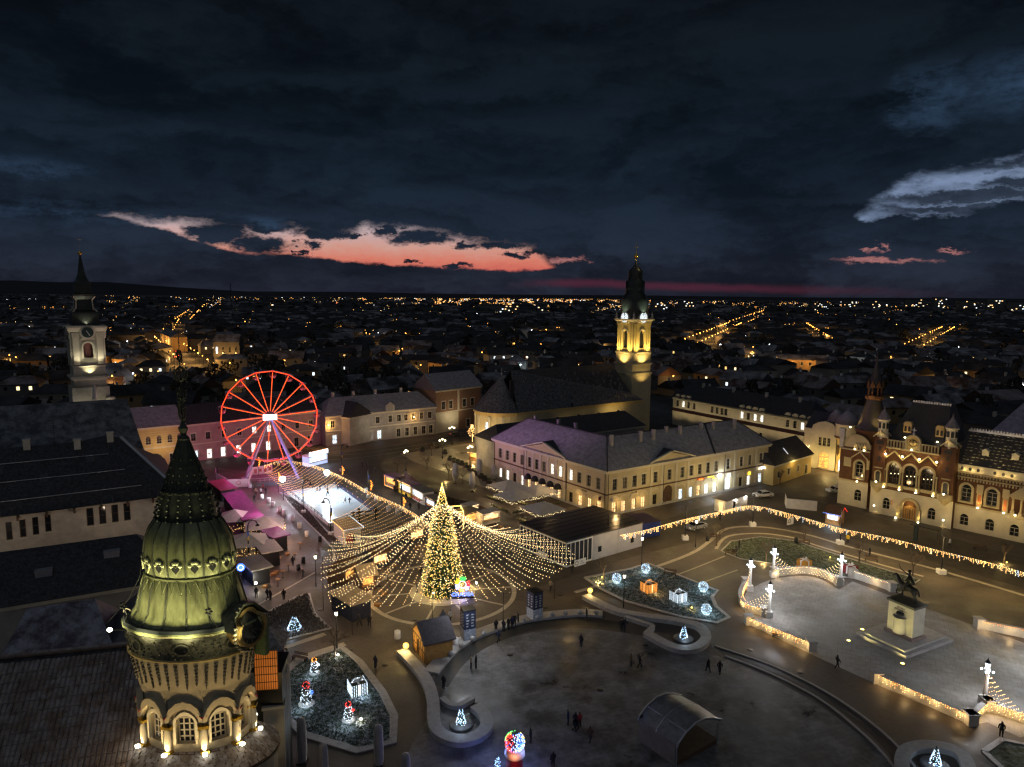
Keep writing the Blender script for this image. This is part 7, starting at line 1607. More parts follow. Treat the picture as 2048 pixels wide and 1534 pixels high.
# ---------------------------------------------------------------- glowing figures on the lawns
def lit_cone(label,g,h,r,mats,z0=0,n=130):
 t=thing('lit_tree',label,'light figure',(g.x,g.y,z0));random.seed(int(g.x*10)%97)
 m=MB();m.lathe([(r*.9,0),(r*.6,h*.4),(.02,h)],10);m.build('frame',M('frame_dark_green',(.02,.03,.025),.8),t)
 for j,mt_ in enumerate(mats):
  m=MB()
  for i in range(n//len(mats)):z=h*(1-sqrt(1-random.random()*.97));rr=r*(1-z/h)+.04;a=random.uniform(0,2*pi);m.octa((rr*cos(a),rr*sin(a),z),.05)
  m.build('fairy_lights',mt_,t,kind='stuff')
 lamp('POINT',(0,-r-.5,h*.5),14,(.6,.8,1),t,.3)
FCB=E('bulb_ice',(.40,.66,1),2.4)
lit_cone('small blue white lit tree on the plinth of the left fountain basin',G(922,1452),1.9,.5,(FCB,FC),.34)
lit_cone('small blue white lit tree on the plinth of the upper right fountain basin',G(1367,1280),1.9,.5,(FCB,FC),.34)
lit_cone('small blue white lit tree on the plinth in the bottom right corner',G(1870,1534),1.9,.5,(FCB,FC),.34)
lit_cone('rounded white lit bush tree in the dark planting bed left',G(589,1258),2.1,.95,(FC,FCB),0,200)
def lit_ball(label,p):
 g=G(*p);t=thing('lit_ball',label,'light figure',(g.x,g.y,0),0,'glowing balls on the lawn');m=MB();m.cyl((0,0,0),(0,0,.12),.5,.45,12);m.build('base',WHITE,t);R_=.72
 m=MB()
 for i in range(8):a=pi*i/8;m.tube([(R_*cos(a)*cos(u),R_*sin(a)*cos(u),.85+R_*sin(u))for u in[2*pi*k/14 for k in range(15)]],.02,4)
 m.build('wire_frame',STEEL,t)
 for mt_ in(FC,FCB):
  m=MB()
  for i in range(46):z=random.uniform(-1,1);a=random.uniform(0,2*pi);s_=sqrt(1-z*z);m.octa((R_*s_*cos(a),R_*s_*sin(a),.85+R_*z),.045)
  m.build('fairy_lights',mt_,t,kind='stuff')
 lamp('POINT',(0,-.2,.9),30,(.55,.85,1),t,.5)
for p,lb in(((1233,1166),'glowing white wire ball at the left of the frosted lawn'),((1291,1146),'glowing white wire ball at the top of the frosted lawn'),((1406,1183),'glowing white wire ball at the right of the frosted lawn'),((1412,1229),'glowing white wire ball at the bottom of the frosted lawn')):lit_ball(lb,p)
def gift(label,p,mat,body,lit=True,w=.85,h=1.35,rb=None):
 g=G(*p);t=thing('gift_box',label,'gift figure',(g.x,g.y,0),.5);m=MB();m.box(-w,w,-w,w,.0,h);m.build('box',body,t)
 m=MB()
 for s_ in(-1,1):m.tube([(0,0,h),(s_*.35,0,h+.42),(s_*.62,0,h+.3),(s_*.3,0,h+.05),(0,0,h)],.07,5)
 m.build('bow',rb or WHITE,t)
 m=MB();m.box(-.12,.12,-w-.03,w+.03,.02,h+.03);m.box(-w-.03,w+.03,-.12,.12,.02,h+.031);m.build('ribbon',rb or WHITE,t)
 if lit:
  m=MB()
  for x in[-w+2*w*i/7 for i in range(8)]:
   for k in range(9):z=h*k/8;m.octa((x,-w-.05,z),.05);m.octa((w+.05,x,z),.05);m.octa((-w-.05,x,z),.05)
  for k in range(26):a=random.uniform(0,pi);m.octa((.6*cos(a),0,h+.4*sin(a)),.06)
  m.build('fairy_lights',mat,t,kind='stuff');lamp('POINT',(.2,-1.5,.8),16,(1,.6,.2)if mat is FO else(.6,.8,1),t,.3)
gift('glowing orange gift box on the frosted lawn',(1297,1182),FO,M('gift_dark',(.06,.05,.04),.8));gift('glowing white gift box on the frosted lawn',(1356,1201),FC,MATS['gift_dark']);gift('glowing white gift box on the lawn with the snowman',(715,1385),FC,MATS['gift_dark'])
gift('unlit orange gift box with white bow near the monument columns',(1608,1135),None,M('gift_orange',(.55,.25,.03),.7),False);gift('unlit dark red gift box behind the monument plaza',(1700,1146),None,M('gift_red',(.22,.03,.03),.7),False)
def lit_sphere_pts(m,c,r,n,rr=.045):
 for i in range(n):z=random.uniform(-1,1);a=random.uniform(0,2*pi);s_=sqrt(1-z*z);m.octa((c[0]+r*s_*cos(a),c[1]+r*s_*sin(a),c[2]+r*z),rr)
def snowman(label,p,hat,scarf,h=1.0):
 g=G(*p);t=thing('lit_snowman',label,'light figure',(g.x,g.y,0));m=MB();m.cyl((0,0,0),(0,0,.08),.85*h,.85*h,16);m.build('base',WHITE,t)
 m=MB()
 for z,r in((.62,.55),(1.45,.42),(2.05,.3)):m.sphere((0,0,z*h),r*h,10,7)
 m.build('frame',MATS['gift_dark'],t);m=MB();lit_sphere_pts(m,(0,0,.62*h),.58*h,75);lit_sphere_pts(m,(0,0,1.45*h),.45*h,48);m.build('fairy_lights',FC,t,kind='stuff')
 m=MB();lit_sphere_pts(m,(0,0,2.1*h),.36*h,36);m.build('hat_lights',hat,t,kind='stuff');m=MB();lit_sphere_pts(m,(.62*h,-.1,1.4*h),.18*h,26);m.build('arm_lights',scarf,t,kind='stuff')
 lamp('POINT',(0,-1.3,1),13,(.65,.85,1),t,.4)
snowman('lit snowman with red hat and blue mitten on the lawn',(613,1408),FR,FB,1.05);snowman('small lit figure in white with red coat and hat on the lawn',(697,1440),FR,FR,.85);snowman('lit white figure with amber crown at the top of the lawn',(629,1346),FO,FC,.8)
m=MB()
for px,py in((676,1314),(722,1443),(1190,1178)):g=G(px,py);m.sphere((g.x,g.y,.25),.16,8,5)
for i,(px,py)in enumerate(((676,1314),(722,1443),(1383,1219),(1204,1158),(1660,1118),(2013,1128))):
 g=G(px,py);t=thing('lawn_spotlight',('small white spotlight at the top of the snowman lawn','small white spotlight near the small lit figure on the lawn','small yellow spotlight on the frosted lawn by the post','small yellow spotlight at the olive lit tree','small spotlight on the winter lawn','small spotlight at the slender tree at the right edge')[i],'spotlight',(g.x,g.y,0));m=MB();m.cyl((0,0,0),(0,0,.2),.06,.06,6);m.build('stand',METAL,t);m=MB();m.sphere((0,0,.3),.13,8,5);m.build('lens',MATS['spot_white']if i<2 else FY,t);lamp('POINT',(0,-.2,.5),9,(1,.95,.85)if i<2 else YEL,t,.1)
# frosted grass on the lawns
def grass(P,n,mat,name='grass',hh=.14):
 xs=[p[0]for p in P];ys=[p[1]for p in P];m=MB();c=0
 def inside(x,y):
  r=False;j=len(P)-1
  for i in range(len(P)):
   if(P[i][1]>y)!=(P[j][1]>y)and x<(P[j][0]-P[i][0])*(y-P[i][1])/(P[j][1]-P[i][1])+P[i][0]:r=not r
   j=i
  return r
 while c<n:
  x=random.uniform(min(xs),max(xs));y=random.uniform(min(ys),max(ys))
  if not inside(x,y):continue
  c+=1;a=random.uniform(0,pi);w=random.uniform(.05,.12);h=random.uniform(.5,1.4)*hh;dx,dy=w*cos(a),w*sin(a)
  m.add([(x-dx,y-dy,.015),(x+dx,y+dy,.015),(x+random.uniform(-.08,.08),y+random.uniform(-.08,.08),h)],[(0,1,2)])
 m.build(name,mat,None,kind='stuff')
GB=M('grass_blades',(.055,.075,.045),.9,.5,4);GF=M('frosted_blades',(.26,.30,.30),.9,.5,4);SH=M('dry_shoots',(.14,.11,.10),.9,.5,4)
grass(LW,5000,GB);grass(LW,3200,GF,'frosted_grass');grass(LE,4500,GB);grass(LE,3600,GF,'frosted_grass');grass(LR,3500,GB);grass(LN,2600,SH,'dead_shoots',.35);grass(LN,1500,GF,'frosted_grass',.2)
grass(pxl([(560,988),(600,1003),(652,1064),(680,1085),(650,1078),(600,1030)]),2200,SH,'dead_shoots',.3)
# ---------------------------------------------------------------- poster columns, hut, snow globe, stage, tents
def poster_column(label,p,pt,w,rz):
 g=G(*p);h=hgt(p[0],p[1],pt);t=thing('poster_column',label,'advertising column',(g.x,g.y,0),rz,'square poster columns')
 m=MB();m.box(-w,w,-w,w,0,h);m.build('body',M('poster_navy',(.025,.032,.07),.5,.3,2),t)
 m=MB();m.box(-w-.05,w+.05,-w-.05,w+.05,h,h+.12);m.build('cap',METAL,t)
 random.seed(int(w*100));
 for s_ in range(4):
  Tf=Matrix.Rotation(s_*pi/2,4,'Z');m=MB(Tf);m.box(-w,w,-w-.012,-w-.004,.05,h*.42);m.build('snow_print',M('poster_snow',(.38,.42,.5),.6,.6,4),t)
  m=MB(Tf)
  for r_ in range(5):
   for c in range(2):
    x=-w*.62+c*w*.85
    for q in range(2):m.box(x,x+w*random.uniform(.25,.5),-w-.02,-w-.006,h*(.5+.09*r_)+.1*q,h*(.5+.09*r_)+.1*q+.06)
  m.build('printed_lines',M('print_white',(.6,.62,.66),.6),t,kind='stuff')
poster_column('navy poster column with snowy print in front of the christmas tree',(936,1279),1217,.80,rad(22));poster_column('navy poster column right of the light canopy',(1069,1237),1182,.80,rad(35))
hu,W=stall('wooden_hut','wooden hut with dark gabled roof and lattice front beside the amber globe','hut',(826,1295),(851,1328),3.6,2.5,M('hut_wood',(.42,.22,.06),.7,.25,2,.2,8),M('hut_roof',(.07,.06,.065),.8,.3,2),'ends',None)
m=MB()
for i in range(7):x=.15+i*(W-.3)/6;m.box(x-.04,x+.04,-.07,-.004,0,2.5)
for z in(.05,1.2,2.45):m.box(0,W,-.06,-.004,z-.05,z+.05)
m.build('lattice',DARKWOOD,hu,kind='stuff');lamp('POINT',(W*.3,-1.6,1.8),34,YEL,hu,.2)
wd_=thing('dark_canopy_sail','dark pointed canopy behind the wooden hut','canopy',tuple(G(888,1280)),.3);m=MB();m.add([(-1.2,-.6,2.0),(1.0,-.8,2.2),(.9,1.0,2.1),(-1.0,.9,2.1),(-.1,.2,4.2)],[(0,1,4),(1,2,4),(2,3,4),(3,0,4),(0,3,2,1)]);m.build('cloth',M('sail_black',(.02,.02,.025),.6),wd_);m=MB();m.cyl((-.1,.2,0),(-.1,.2,4.0),.06,.05,6);m.build('post',METAL,wd_)
sgp=G(1029,1552);sg=thing('snow_globe','giant snow globe with multicoloured lights on a red and cream drum at the bottom edge','snow globe',(sgp.x,sgp.y,0))
m=MB();m.lathe([(1.1,0),(1.0,.3),(.78,.5),(.74,2.0),(.9,2.1)],20);m.build('base',M('globe_red',(.42,.02,.03),.4),sg);m=MB();m.lathe([(.9,2.1),(.98,2.2),(.9,2.75),(.6,2.8)],20);m.build('collar',M('globe_cream',(.55,.42,.28),.5),sg)
m=MB();m.sphere((0,0,3.5),.85,16,10);m.build('core',M('globe_core',(.03,.04,.10),.4),sg);random.seed(9)
for mt_,n,a0 in((FB,150,-.8),(FR,90,-2.6),(FG,40,2.6),(FC,60,-1.2),(FY,40,-.2)):
 m=MB()
 for i in range(n):a=a0+random.gauss(0,.55);z=random.uniform(-.7,.95);s_=sqrt(1-z*z);m.octa((.93*s_*cos(a),.93*s_*sin(a),3.5+.93*z),.055)
 m.build('fairy_lights',mt_,sg,kind='stuff')
lamp('POINT',(-1.7,.5,2.6),70,(.15,.25,1),sg,.4);lamp('POINT',(1.6,-.6,3),30,(.2,.3,1),sg,.4);lamp('POINT',(0,-1.6,2.8),16,(1,.4,.3),sg,.3)
m=MB();
for i in range(40):m.octa((-1.6+random.uniform(-.25,.25),random.uniform(-.25,.25),.2+random.random()*1.6),.06)
m.build('side_lights',FCB,sg,kind='stuff')
a=G(1342,1526);b=G(1281,1482);st=thing('arched_stage','grey open stage shelter with arched metal roof standing on the dark plaza','stage',(a.x,a.y,0),atan2((b-a).y,(b-a).x)-pi/2)
Dp=(b-a).length;Ws=5.6;hs=2.0
prof=[(0,hs),(.1,hs+.35),(1.2,hs+1.15),(2.6,hs+1.6),(4.0,hs+1.55),(5.2,hs+1.15),(6.4,hs+.55)]
m=MB();nP=len(prof)
for dz,fl_ in((0,False),(-.14,True)):
 v=[(x,-.7,z+dz)for x,z in prof]+[(x,Dp*.5,z+dz+.15)for x,z in prof]+[(x,Dp+.4,z+dz)for x,z in prof]
 m.add(v,[((j*nP+i,j*nP+i+1,(j+1)*nP+i+1,(j+1)*nP+i)[::-1]if fl_ else(j*nP+i,j*nP+i+1,(j+1)*nP+i+1,(j+1)*nP+i))for j in range(2)for i in range(nP-1)],0,True)
v=[(x,-.7,z)for x,z in prof]+[(x,-.7,z-.14)for x,z in prof];m.add(v,[(i,i+1,nP+i+1,nP+i)for i in range(nP-1)])
m.build('roof',M('stage_roof',(.16,.155,.16),.5,.3,1.5,.2,6,metal=.2,snow=.12,snowscale=2),st)
for y in(-.72,Dp*.5,Dp+.42):m=MB();m.tube([(x,y,z+.07)for x,z in prof],.09,6);m.build('roof_rib',STEEL,st)
m=MB();m.tube([(prof[2][0],-.7,prof[2][1]+.06),(prof[2][0],Dp+.4,prof[2][1]+.06)],.07,5);m.build('roof_rib',STEEL,st)
m=MB();m.box(-.05,.1,-.5,Dp+.2,0,hs+.2);m.build('side_wall',M('stage_wall',(.20,.18,.16),.8,.2,1),st)
m=MB();m.box(.1,6.0,Dp+.1,Dp+.25,0,hs+.6);m.build('back_wall',BLACK,st);m=MB();m.box(0,6.2,-.6,Dp+.1,0,.5);m.build('stage_floor',DARKWOOD,st)
for x in(.05,6.1):m=MB();m.cyl((x,-.6,0),(x,-.6,hs+.3),.08,.08,6);m.build('post',STEEL,st)
# glass pavilion and blue container
pa=G(1040,1095);pb=G(1132,1136);pc=G(1283,1092);d1=pb-pa;d2=pc-pb;Wp=d1.length;Dp2=d2.length
pv=thing('glass_pavilion','long white framed glass pavilion with dark wet flat roof right of the light canopy','pavilion',(pb.x,pb.y,0),atan2(d2.y,d2.x))
aw=atan2(d1.y,d1.x)-atan2(d2.y,d2.x);ux,uy=-cos(aw)*Wp,-sin(aw)*Wp;hp_=hgt(1132,1136,1085)
corner=[(0,0),(Dp2,0),(Dp2+ux,uy),(ux,uy)]
m=MB();m.prism([(-.2+corner[0][0],-.25),(Dp2+.1,-.25),(Dp2+ux+.1,uy+.2),(ux-.25,uy+.2)],hp_,hp_+.22);m.build('roof',M('wet_membrane',(.040,.036,.036),.28,.4,1.2,.2,4,spec=.5),pv)
m=MB()
for i in range(7):f=(i+.5)/7;m.add([(ux*f+.2,uy*f,hp_+.23),(Dp2+ux*f-.2,uy*f,hp_+.23),(Dp2+ux*f-.2,uy*f+.1,hp_+.27),(ux*f+.2,uy*f+.1,hp_+.27)],[(0,1,2,3)])
m.build('roof_seam',METAL,pv,kind='stuff')
for(p,q,n)in(((0,0),(ux,uy),13),((0,0),(Dp2*.32,0),6)):
 for i in range(n+1):f=i/n;m=MB();x,y=p[0]+(q[0]-p[0])*f,p[1]+(q[1]-p[1])*f;m.box(x-.06,x+.06,y-.06,y+.06,.35,hp_);m.build('mullion',WHITE,pv)
 L=sqrt((q[0]-p[0])**2+(q[1]-p[1])**2);an_=atan2(q[1]-p[1],q[0]-p[0])
 for z0_,z1_ in((.1,.35),(hp_-.3,hp_-.003)):m=MB(TR(p,an_));m.box(0,L,-.09,.09,z0_,z1_);m.build('frame_rail',WHITE,pv)
 for i in range(n):m=MB(TR(p,an_));m.box(L*i/n+.07,L*(i+1)/n-.07,-.015,.015,.36,hp_-.31);m.build('pane',M('pavilion_glass',(.035,.04,.05),.06,.1,2,spec=.6),pv)
m=MB();m.box(Dp2*.32+.07,Dp2*.66,-.05,.1,0,hp_-.003);m.box(Dp2*.665,Dp2,-.05,.1,0,hp_-.003);m.build('cabin_wall',M('cabin_white',(.34,.34,.37),.6,.1,1),pv)
for x in(Dp2*.42,Dp2*.86):m=MB();m.box(x-.4,x+.4,-.08,-.052,1.2,2.2);m.build('cabin_window',GLASS,pv)
m=MB();m.prism([(.2,.2),(Dp2*.32,.2),(Dp2*.32+ux+.2,uy-.2),(ux+.2,uy-.2)],.05,.1);m.build('floor',DARKWOOD,pv)
bn_=thing('skating_banner','white banner with round logo on the corner of the glass pavilion','banner',tuple(G(1148,1134)+Vector((0,-.4,0))),atan2(d2.y,d2.x));m=MB();m.box(0,2.6,-.03,.03,.15,1.25);m.build('cloth',WHITE,bn_)
m=MB()
for i in range(8):a1,a2=2*pi*i/8,2*pi*(i+.7)/8;m.extr([(.55+.38*cos(a1),.7+.38*sin(a1)),(.55+.38*cos(a2),.7+.38*sin(a2)),(.55+.24*cos(a2),.7+.24*sin(a2)),(.55+.24*cos(a1),.7+.24*sin(a1))][::-1],-.045,-.032)
m.build('logo',BLACK,bn_);text(bn_,'visit',TR((1.6,-.035,.86),0),.36,BLACK,ext=.005);text(bn_,'oradea',TR((1.75,-.035,.5),0),.36,BLACK,ext=.005)
w2_=thing('white_banner','blank white banner on the canopy side of the glass pavilion','banner',tuple(G(1077,1112)),atan2(d1.y,d1.x));m=MB();m.box(0,2.2,-.1,-.05,.1,1.1);m.build('cloth',WHITE,w2_)
a=G(1255,1082);b=G(1320,1072);t=thing('blue_container','dark blue shipping container behind the glass pavilion','container',(a.x,a.y,0),atan2((b-a).y,(b-a).x));Lc=(b-a).length
m=MB();m.box(0,Lc,0,5.5,.1,2.9);m.build('body',M('container_blue',(.02,.035,.16),.5,.2,1),t)
m=MB();
for i in range(int(Lc/.3)):m.box(i*.3+.05,i*.3+.18,-.05,-.003,.2,2.8)
m.build('corrugation',MATS['container_blue'],t,kind='stuff');m=MB();m.box(-.1,Lc+.1,-.1,5.6,2.9,3.0);m.build('roof',M('container_lid',(.05,.03,.09),.5),t)
# white work cabin, sign boards near the palace
wc_,W=stall('white_site_cabin','white site cabin with two lamps and a lit doorway in front of the cream palace','cabin',(1450,1027),(1494,1012),2.6,2.7,WHITE,M('cabin_roof',(.16,.14,.15),.7,.2,1),'flat',None)
for x in(W*.45,W*.9):m=MB();m.sphere((x,-.1,2.3),.15,8,5);m.build('lamp',E('cabin_lamp',(1,.93,.8),9),wc_);lamp('POINT',(x,-.5,2.2),12,(1,.92,.8),wc_,.1)
m=MB();m.box(-.06,-.01,.6,1.5,.1,2.2);m.build('lit_door',LITWARM,wc_);lamp('POINT',(-1,1,1.8),14,YEL,wc_,.2)
for p,lb in(((1486,1024),'pale board with round logo beside the white site cabin'),((1580,1052),'tilted white board under the long garland')):
 g=G(*p);t=thing('notice_board',lb,'board',(g.x,g.y,0),.5);m=MB();m.box(-.9,.9,-.04,.04,.3,1.7);m.build('board',CANVAS,t);m=MB();m.lathe([(.28,0),(.4,0),(.4,.02),(.28,.02)],14);m.v=[(x-.3,-.06-z,1.05+y)for x,y,z in m.v];m.build('logo',BLACK,t);m=MB();m.box(-.85,-.78,-.03,.03,0,.3);m.build('leg',METAL,t);m=MB();m.box(.78,.85,-.03,.03,0,.3);m.build('leg',METAL,t)
hh_,W=stall('blue_lit_hut','small wooden hut with blue white lights along its roof beside the long garland','hut',(1650,1046),(1678,1052),3.0,2.2,WOOD,DARKWOOD,'gable',LITCOOL);bulbs_along(hh_,[(-.4,-.45,2.2),(W+.4,-.45,2.2)],FB,.18,.06);bulbs_along(hh_,[(-.4,1.5,3.5),(W+.4,1.5,3.5)],FC,.18,.06);bulbs_along(hh_,[(W+.4,-.45,2.2),(W+.4,1.5,3.5),(W+.4,3.4,2.2)],FR,.2,.05);lamp('POINT',(W*.6,-1,1.6),60,(.7,.85,1),hh_,.1)
g=G(1607,1020);t=thing('hoarding_enclosure','low beige hoarding enclosure left of the red brick palace','hoarding',(g.x,g.y,0),-.3);m=MB();m.box(-3.5,2.6,-.06,.06,.05,2.2);m.build('panel',CANVAS,t);m=MB();m.box(-3.5,-3.4,.06,4,.05,2.2);m.build('panel',CANVAS,t)
g=G(1850,1085);t=thing('bus_shelter','dark flat shelter in front of the red brick palace','shelter',(g.x,g.y,0),BA);m=MB();m.box(-2.4,2.4,-.9,.9,3.0,3.12);m.build('roof',METAL,t);m=MB();m.box(-2.0,-1.3,-.2,.2,0,3);m.build('totem',M('totem_dark',(.02,.03,.03),.4),t)
for x in(1.8,2.2):m=MB();m.cyl((x,.6,0),(x,.6,3),.05,.05,6);m.build('post',METAL,t)
# ---------------------------------------------------------------- market stalls, trucks and caravans
NAVY=M('stall_navy',(.03,.032,.05),.6,.3,1);TAN=M('canvas_tan',(.46,.34,.20),.85,.2,1.2);PURP=M('truck_purple',(.20,.08,.20),.5,.2,1);YTR=M('truck_yellow',(.70,.52,.02),.45,.1,1);MAGR=M('magenta_roof',(.20,.045,.15),.55,.5,1.5,.4,6)
for args in(('market_stall','long market stall with tan roof at the left of the light canopy','stall',(742,1232),(700,1206),3.0,2.5,NAVY,TAN,'flat',LITAMBER),('market_stall','round fronted stall with amber light under the left of the light canopy','stall',(722,1185),(752,1178),3.0,2.4,DARKWOOD,TAN,'gable',LITAMBER),('market_stall','low stall glowing amber near the fairground light ring under the canopy','stall',(690,1172),(715,1150),3.0,2.4,DARKWOOD,DARKWOOD,'gable',LITAMBER),('market_stall','dark stall under the canopy behind the christmas tree','stall',(745,1140),(778,1130),3,2.5,NAVY,DARKWOOD,'gable',LITWARM),('market_stall','dark stall behind the canopy near the white caravan','stall',(925,1056),(958,1047),2.8,2.7,BLACK,M('stall_beige_roof',(.35,.28,.18),.8),'flat',LITAMBER),('market_stall','small dark stall right of the christmas tree top behind the canopy','stall',(820,1090),(850,1080),3,2.5,NAVY,TAN,'gable',LITWARM)):
 t,W=stall(*args[:9],roof=args[9],open_=args[10]);lamp('POINT',(W/2,-1.2,2.0),26,(1,.62,.26),t,.2)
for args in(('market_kiosk','long dark kiosk with glowing magenta roof left of the ice rink','kiosk',(524,1065),(480,1010),3.2,2.9,BLACK,MAGR,'flat',M('kiosk_dark',(.05,.03,.04),.5)),('market_kiosk','small kiosk with red and magenta roof below the hoarding boards','kiosk',(470,1000),(446,982),2.8,2.6,BLACK,M('red_roof',(.25,.03,.04),.6),'flat',M('kiosk_rose',(.4,.1,.2),.5)),('market_kiosk','dark kiosk in the left market with striped pale roof','kiosk',(560,1130),(542,1108),2.6,2.5,BLACK,CANVAS,'flat',LITCOOL),('market_kiosk','black kiosk with grey striped roof nearest the dome tower','kiosk',(540,1165),(515,1142),2.6,2.5,BLACK,M('grey_striped',(.25,.23,.21),.8),'flat',LITAMBER),('market_kiosk','kiosk with magenta awning and red sign in the left market','kiosk',(575,1100),(552,1085),2.4,2.7,BLACK,MAGR,'flat',E('kiosk_red_glow',(1,.08,.15),.9,True))):
 t,W=stall(*args[:9],roof=args[9],open_=args[10]);lamp('POINT',(W/2,-1.1,2.1),20,(1,.5,.45),t,.2)
for p,w,d,h,lb,rz in(((497,1110),3.4,3.2,3.6,'pale pyramid market canopy beside the dome tower',.2),((530,1075),3.4,3.0,3.6,'pale pyramid market canopy behind the first one',.35),((470,1060),3.2,3.0,3.6,'magenta tinted pyramid market canopy at the dome tower',.1)):
 g=G(*p);t=thing('market_canopy',lb,'canopy',(g.x,g.y,0),rz,'pyramid market canopies');m=MB();m.add([(-w,-d,2.5),(w,-d,2.5),(w,d,2.5),(-w,d,2.5),(0,0,h+.5)],[(0,1,4),(1,2,4),(2,3,4),(3,0,4),(0,3,2,1)]);m.build('cloth',CANVAS,t)
 for x,y in((-w,-d),(w,-d),(w,d),(-w,d)):m=MB();m.cyl((x*.98,y*.98,0),(x*.98,y*.98,2.5),.05,.05,6);m.build('post',METAL,t)
 bulbs_along(t,[(-w,-d,2.4),(w,-d,2.4)],FW,.14,.045,.3,drop=1.6);bulbs_along(t,[(w,-d,2.4),(w,d,2.4)],FW,.2,.045,.3,drop=1.2);lamp('POINT',(w+.6,-d-.6,2.2),60,WARM,t,.4)
g=G(483,1165);t=thing('round_blue_sign','round glowing blue sign beside the dome tower','sign',(g.x,g.y,0),.2);m=MB();m.cyl((0,0,2.5),(0,-.15,2.5),.62,.62,20);m.build('disc',E('sign_blue',(.05,.16,1),2.2,True),t);m=MB();m.lathe([(.36,0),(.44,0),(.44,.03),(.36,.03)],16);m.v=[(x,-.17-z,2.5+y)for x,y,z in m.v];m.build('emblem',MATS['logo_white'],t);m=MB();m.cyl((0,0,0),(0,0,2.5),.05,.05,6);m.build('post',METAL,t);lamp('POINT',(0,-1,2),26,(.2,.3,1),t,.2)
g=G(512,1178);plight(g,1.2,60,(1,.9,.75));t=thing('market_spotlight','bright white spotlight on the paving at the foot of the dome tower','spotlight',(g.x,g.y,0));m=MB();m.cyl((0,0,0),(0,0,.8),.06,.05,6);m.build('stand',METAL,t);m=MB();m.sphere((0,0,.95),.2,8,6);m.build('lens',MATS['spot_white'],t)
for p,c,w in(((470,985),MAGENTA,62),((500,1010),MAGENTA,62),((450,1030),MAGENTA,55),((545,1030),(1,.4,.6),130),((420,960),MAGENTA,55),((520,1060),(1,.5,.7),150),((610,1110),(1,.6,.45),120),((570,1180),(1,.72,.5),120),((565,1085),(1,.6,.6),90)):plight(G(*p),5.5,w,c,.5)
def truck(name,label,cat,pa,pb,depth,h,body,roof,mats_open,cab=None,sign=None):
 t,W=stall(name,label,cat,pa,pb,depth,h,body,roof,'flat',mats_open,over=.08,z0=.45)
 for x in(W*.2,W*.8):m=MB();m.cyl((x,.02,0),(x,.3,0),.36,.36,12);m.v=[(a,b,c+.0)for a,b,c in m.v];w_=m.build('wheel',BLACK,t);m=MB();m.cyl((x,-.0,0),(x,.01,0),.18,.18,8);m.build('rim',STEEL,w_)
 if cab:
  m=MB();m.extr([(W,0),(W+1.5,0),(W+1.5,.9),(W+1.0,1.75),(W,1.85)],.1,depth-.1);c_=m.build('cab',cab,t);m=MB();m.add([(W+1.46,.25,.97),(W+1.46,depth-.25,.97),(W+1.04,depth-.25,1.7),(W+1.04,.25,1.7)],[(0,1,2,3)]);m.v=[(a+.03,b,c)for a,b,c in m.v];m.build('windscreen',GLASS,c_)
 lamp('POINT',(W/2,-1.0,1.9),26,(1,.72,.45),t,.2);return t,W
t,W=truck('snack_trailer','snack trailer outlined in orange neon beside the road','trailer',(770,975),(790,983),2.6,2.6,M('trailer_grey',(.2,.18,.18),.5),PURP,LITAMBER);bulbs_along(t,[(0,-.1,.2),(0,-.1,2.7),(W,-.1,2.7),(W,-.1,.2),(0,-.1,.2)],FO,.12,.07,.01)
t,W=truck('food_truck','bright yellow food truck with a purple roof','food truck',(797,988),(822,1000),2.6,2.6,YTR,PURP,LITCOOL);bulbs_along(t,[(0,-.3,2.8),(W,-.3,2.8)],FW,.2,.06);m=MB();m.box(W*.05,W*.95,-.06,-.02,.2,.85);m.build('painted_panel',M('truck_yellow_dark',(.8,.6,.05),.5),t)
t,W=truck('food_truck','white food truck with red lettering and open hatch','food truck',(824,1001),(846,1014),2.6,2.6,WHITE,M('truck_grey_roof',(.12,.12,.13),.6),LITCOOL,WHITE);m=MB();
for i in range(5):m.box(.3+i*W*.15,.3+i*W*.15+W*.1,-.06,-.02,.3,.8)
m.build('red_lettering',M('truck_red',(.6,.03,.02),.5),t)
t,W=truck('food_truck','dark food truck with pale blue windscreen','food truck',(850,1018),(870,1028),2.5,2.3,NAVY,M('truck_beige_roof',(.28,.22,.16),.7),LITCOOL,M('cab_blue',(.3,.42,.6),.3))
t,W=truck('white_caravan','white caravan with an open serving hatch beside the parasols','caravan',(965,1056),(1000,1048),2.4,2.2,M('caravan_white',(.6,.54,.44),.5,.1,1),M('caravan_roof',(.62,.56,.46),.6),LITWARM)
t,W=truck('white_caravan','pale caravan behind the light canopy near the glass pavilion','caravan',(935,1040),(958,1034),2.3,2.2,MATS['caravan_white'],MATS['caravan_roof'],LITWARM)
nf=thing('neon_cube_frame','yellow neon cube frame behind the top of the christmas tree','frame',tuple(G(905,1052)),.2);m=MB();a_=1.9
for x in(-a_,a_):
 for y in(-a_,a_):m.cyl((x,y,0),(x,y,3.4),.06,.06,5)
for z in(3.4,):
 for s_ in(-a_,a_):m.cyl((-a_,s_,z),(a_,s_,z),.06,.06,5);m.cyl((s_,-a_,z),(s_,a_,z),.06,.06,5)
m.build('neon_edge',E('neon_yellow',(1,.68,.15),5,True),nf,kind='stuff')
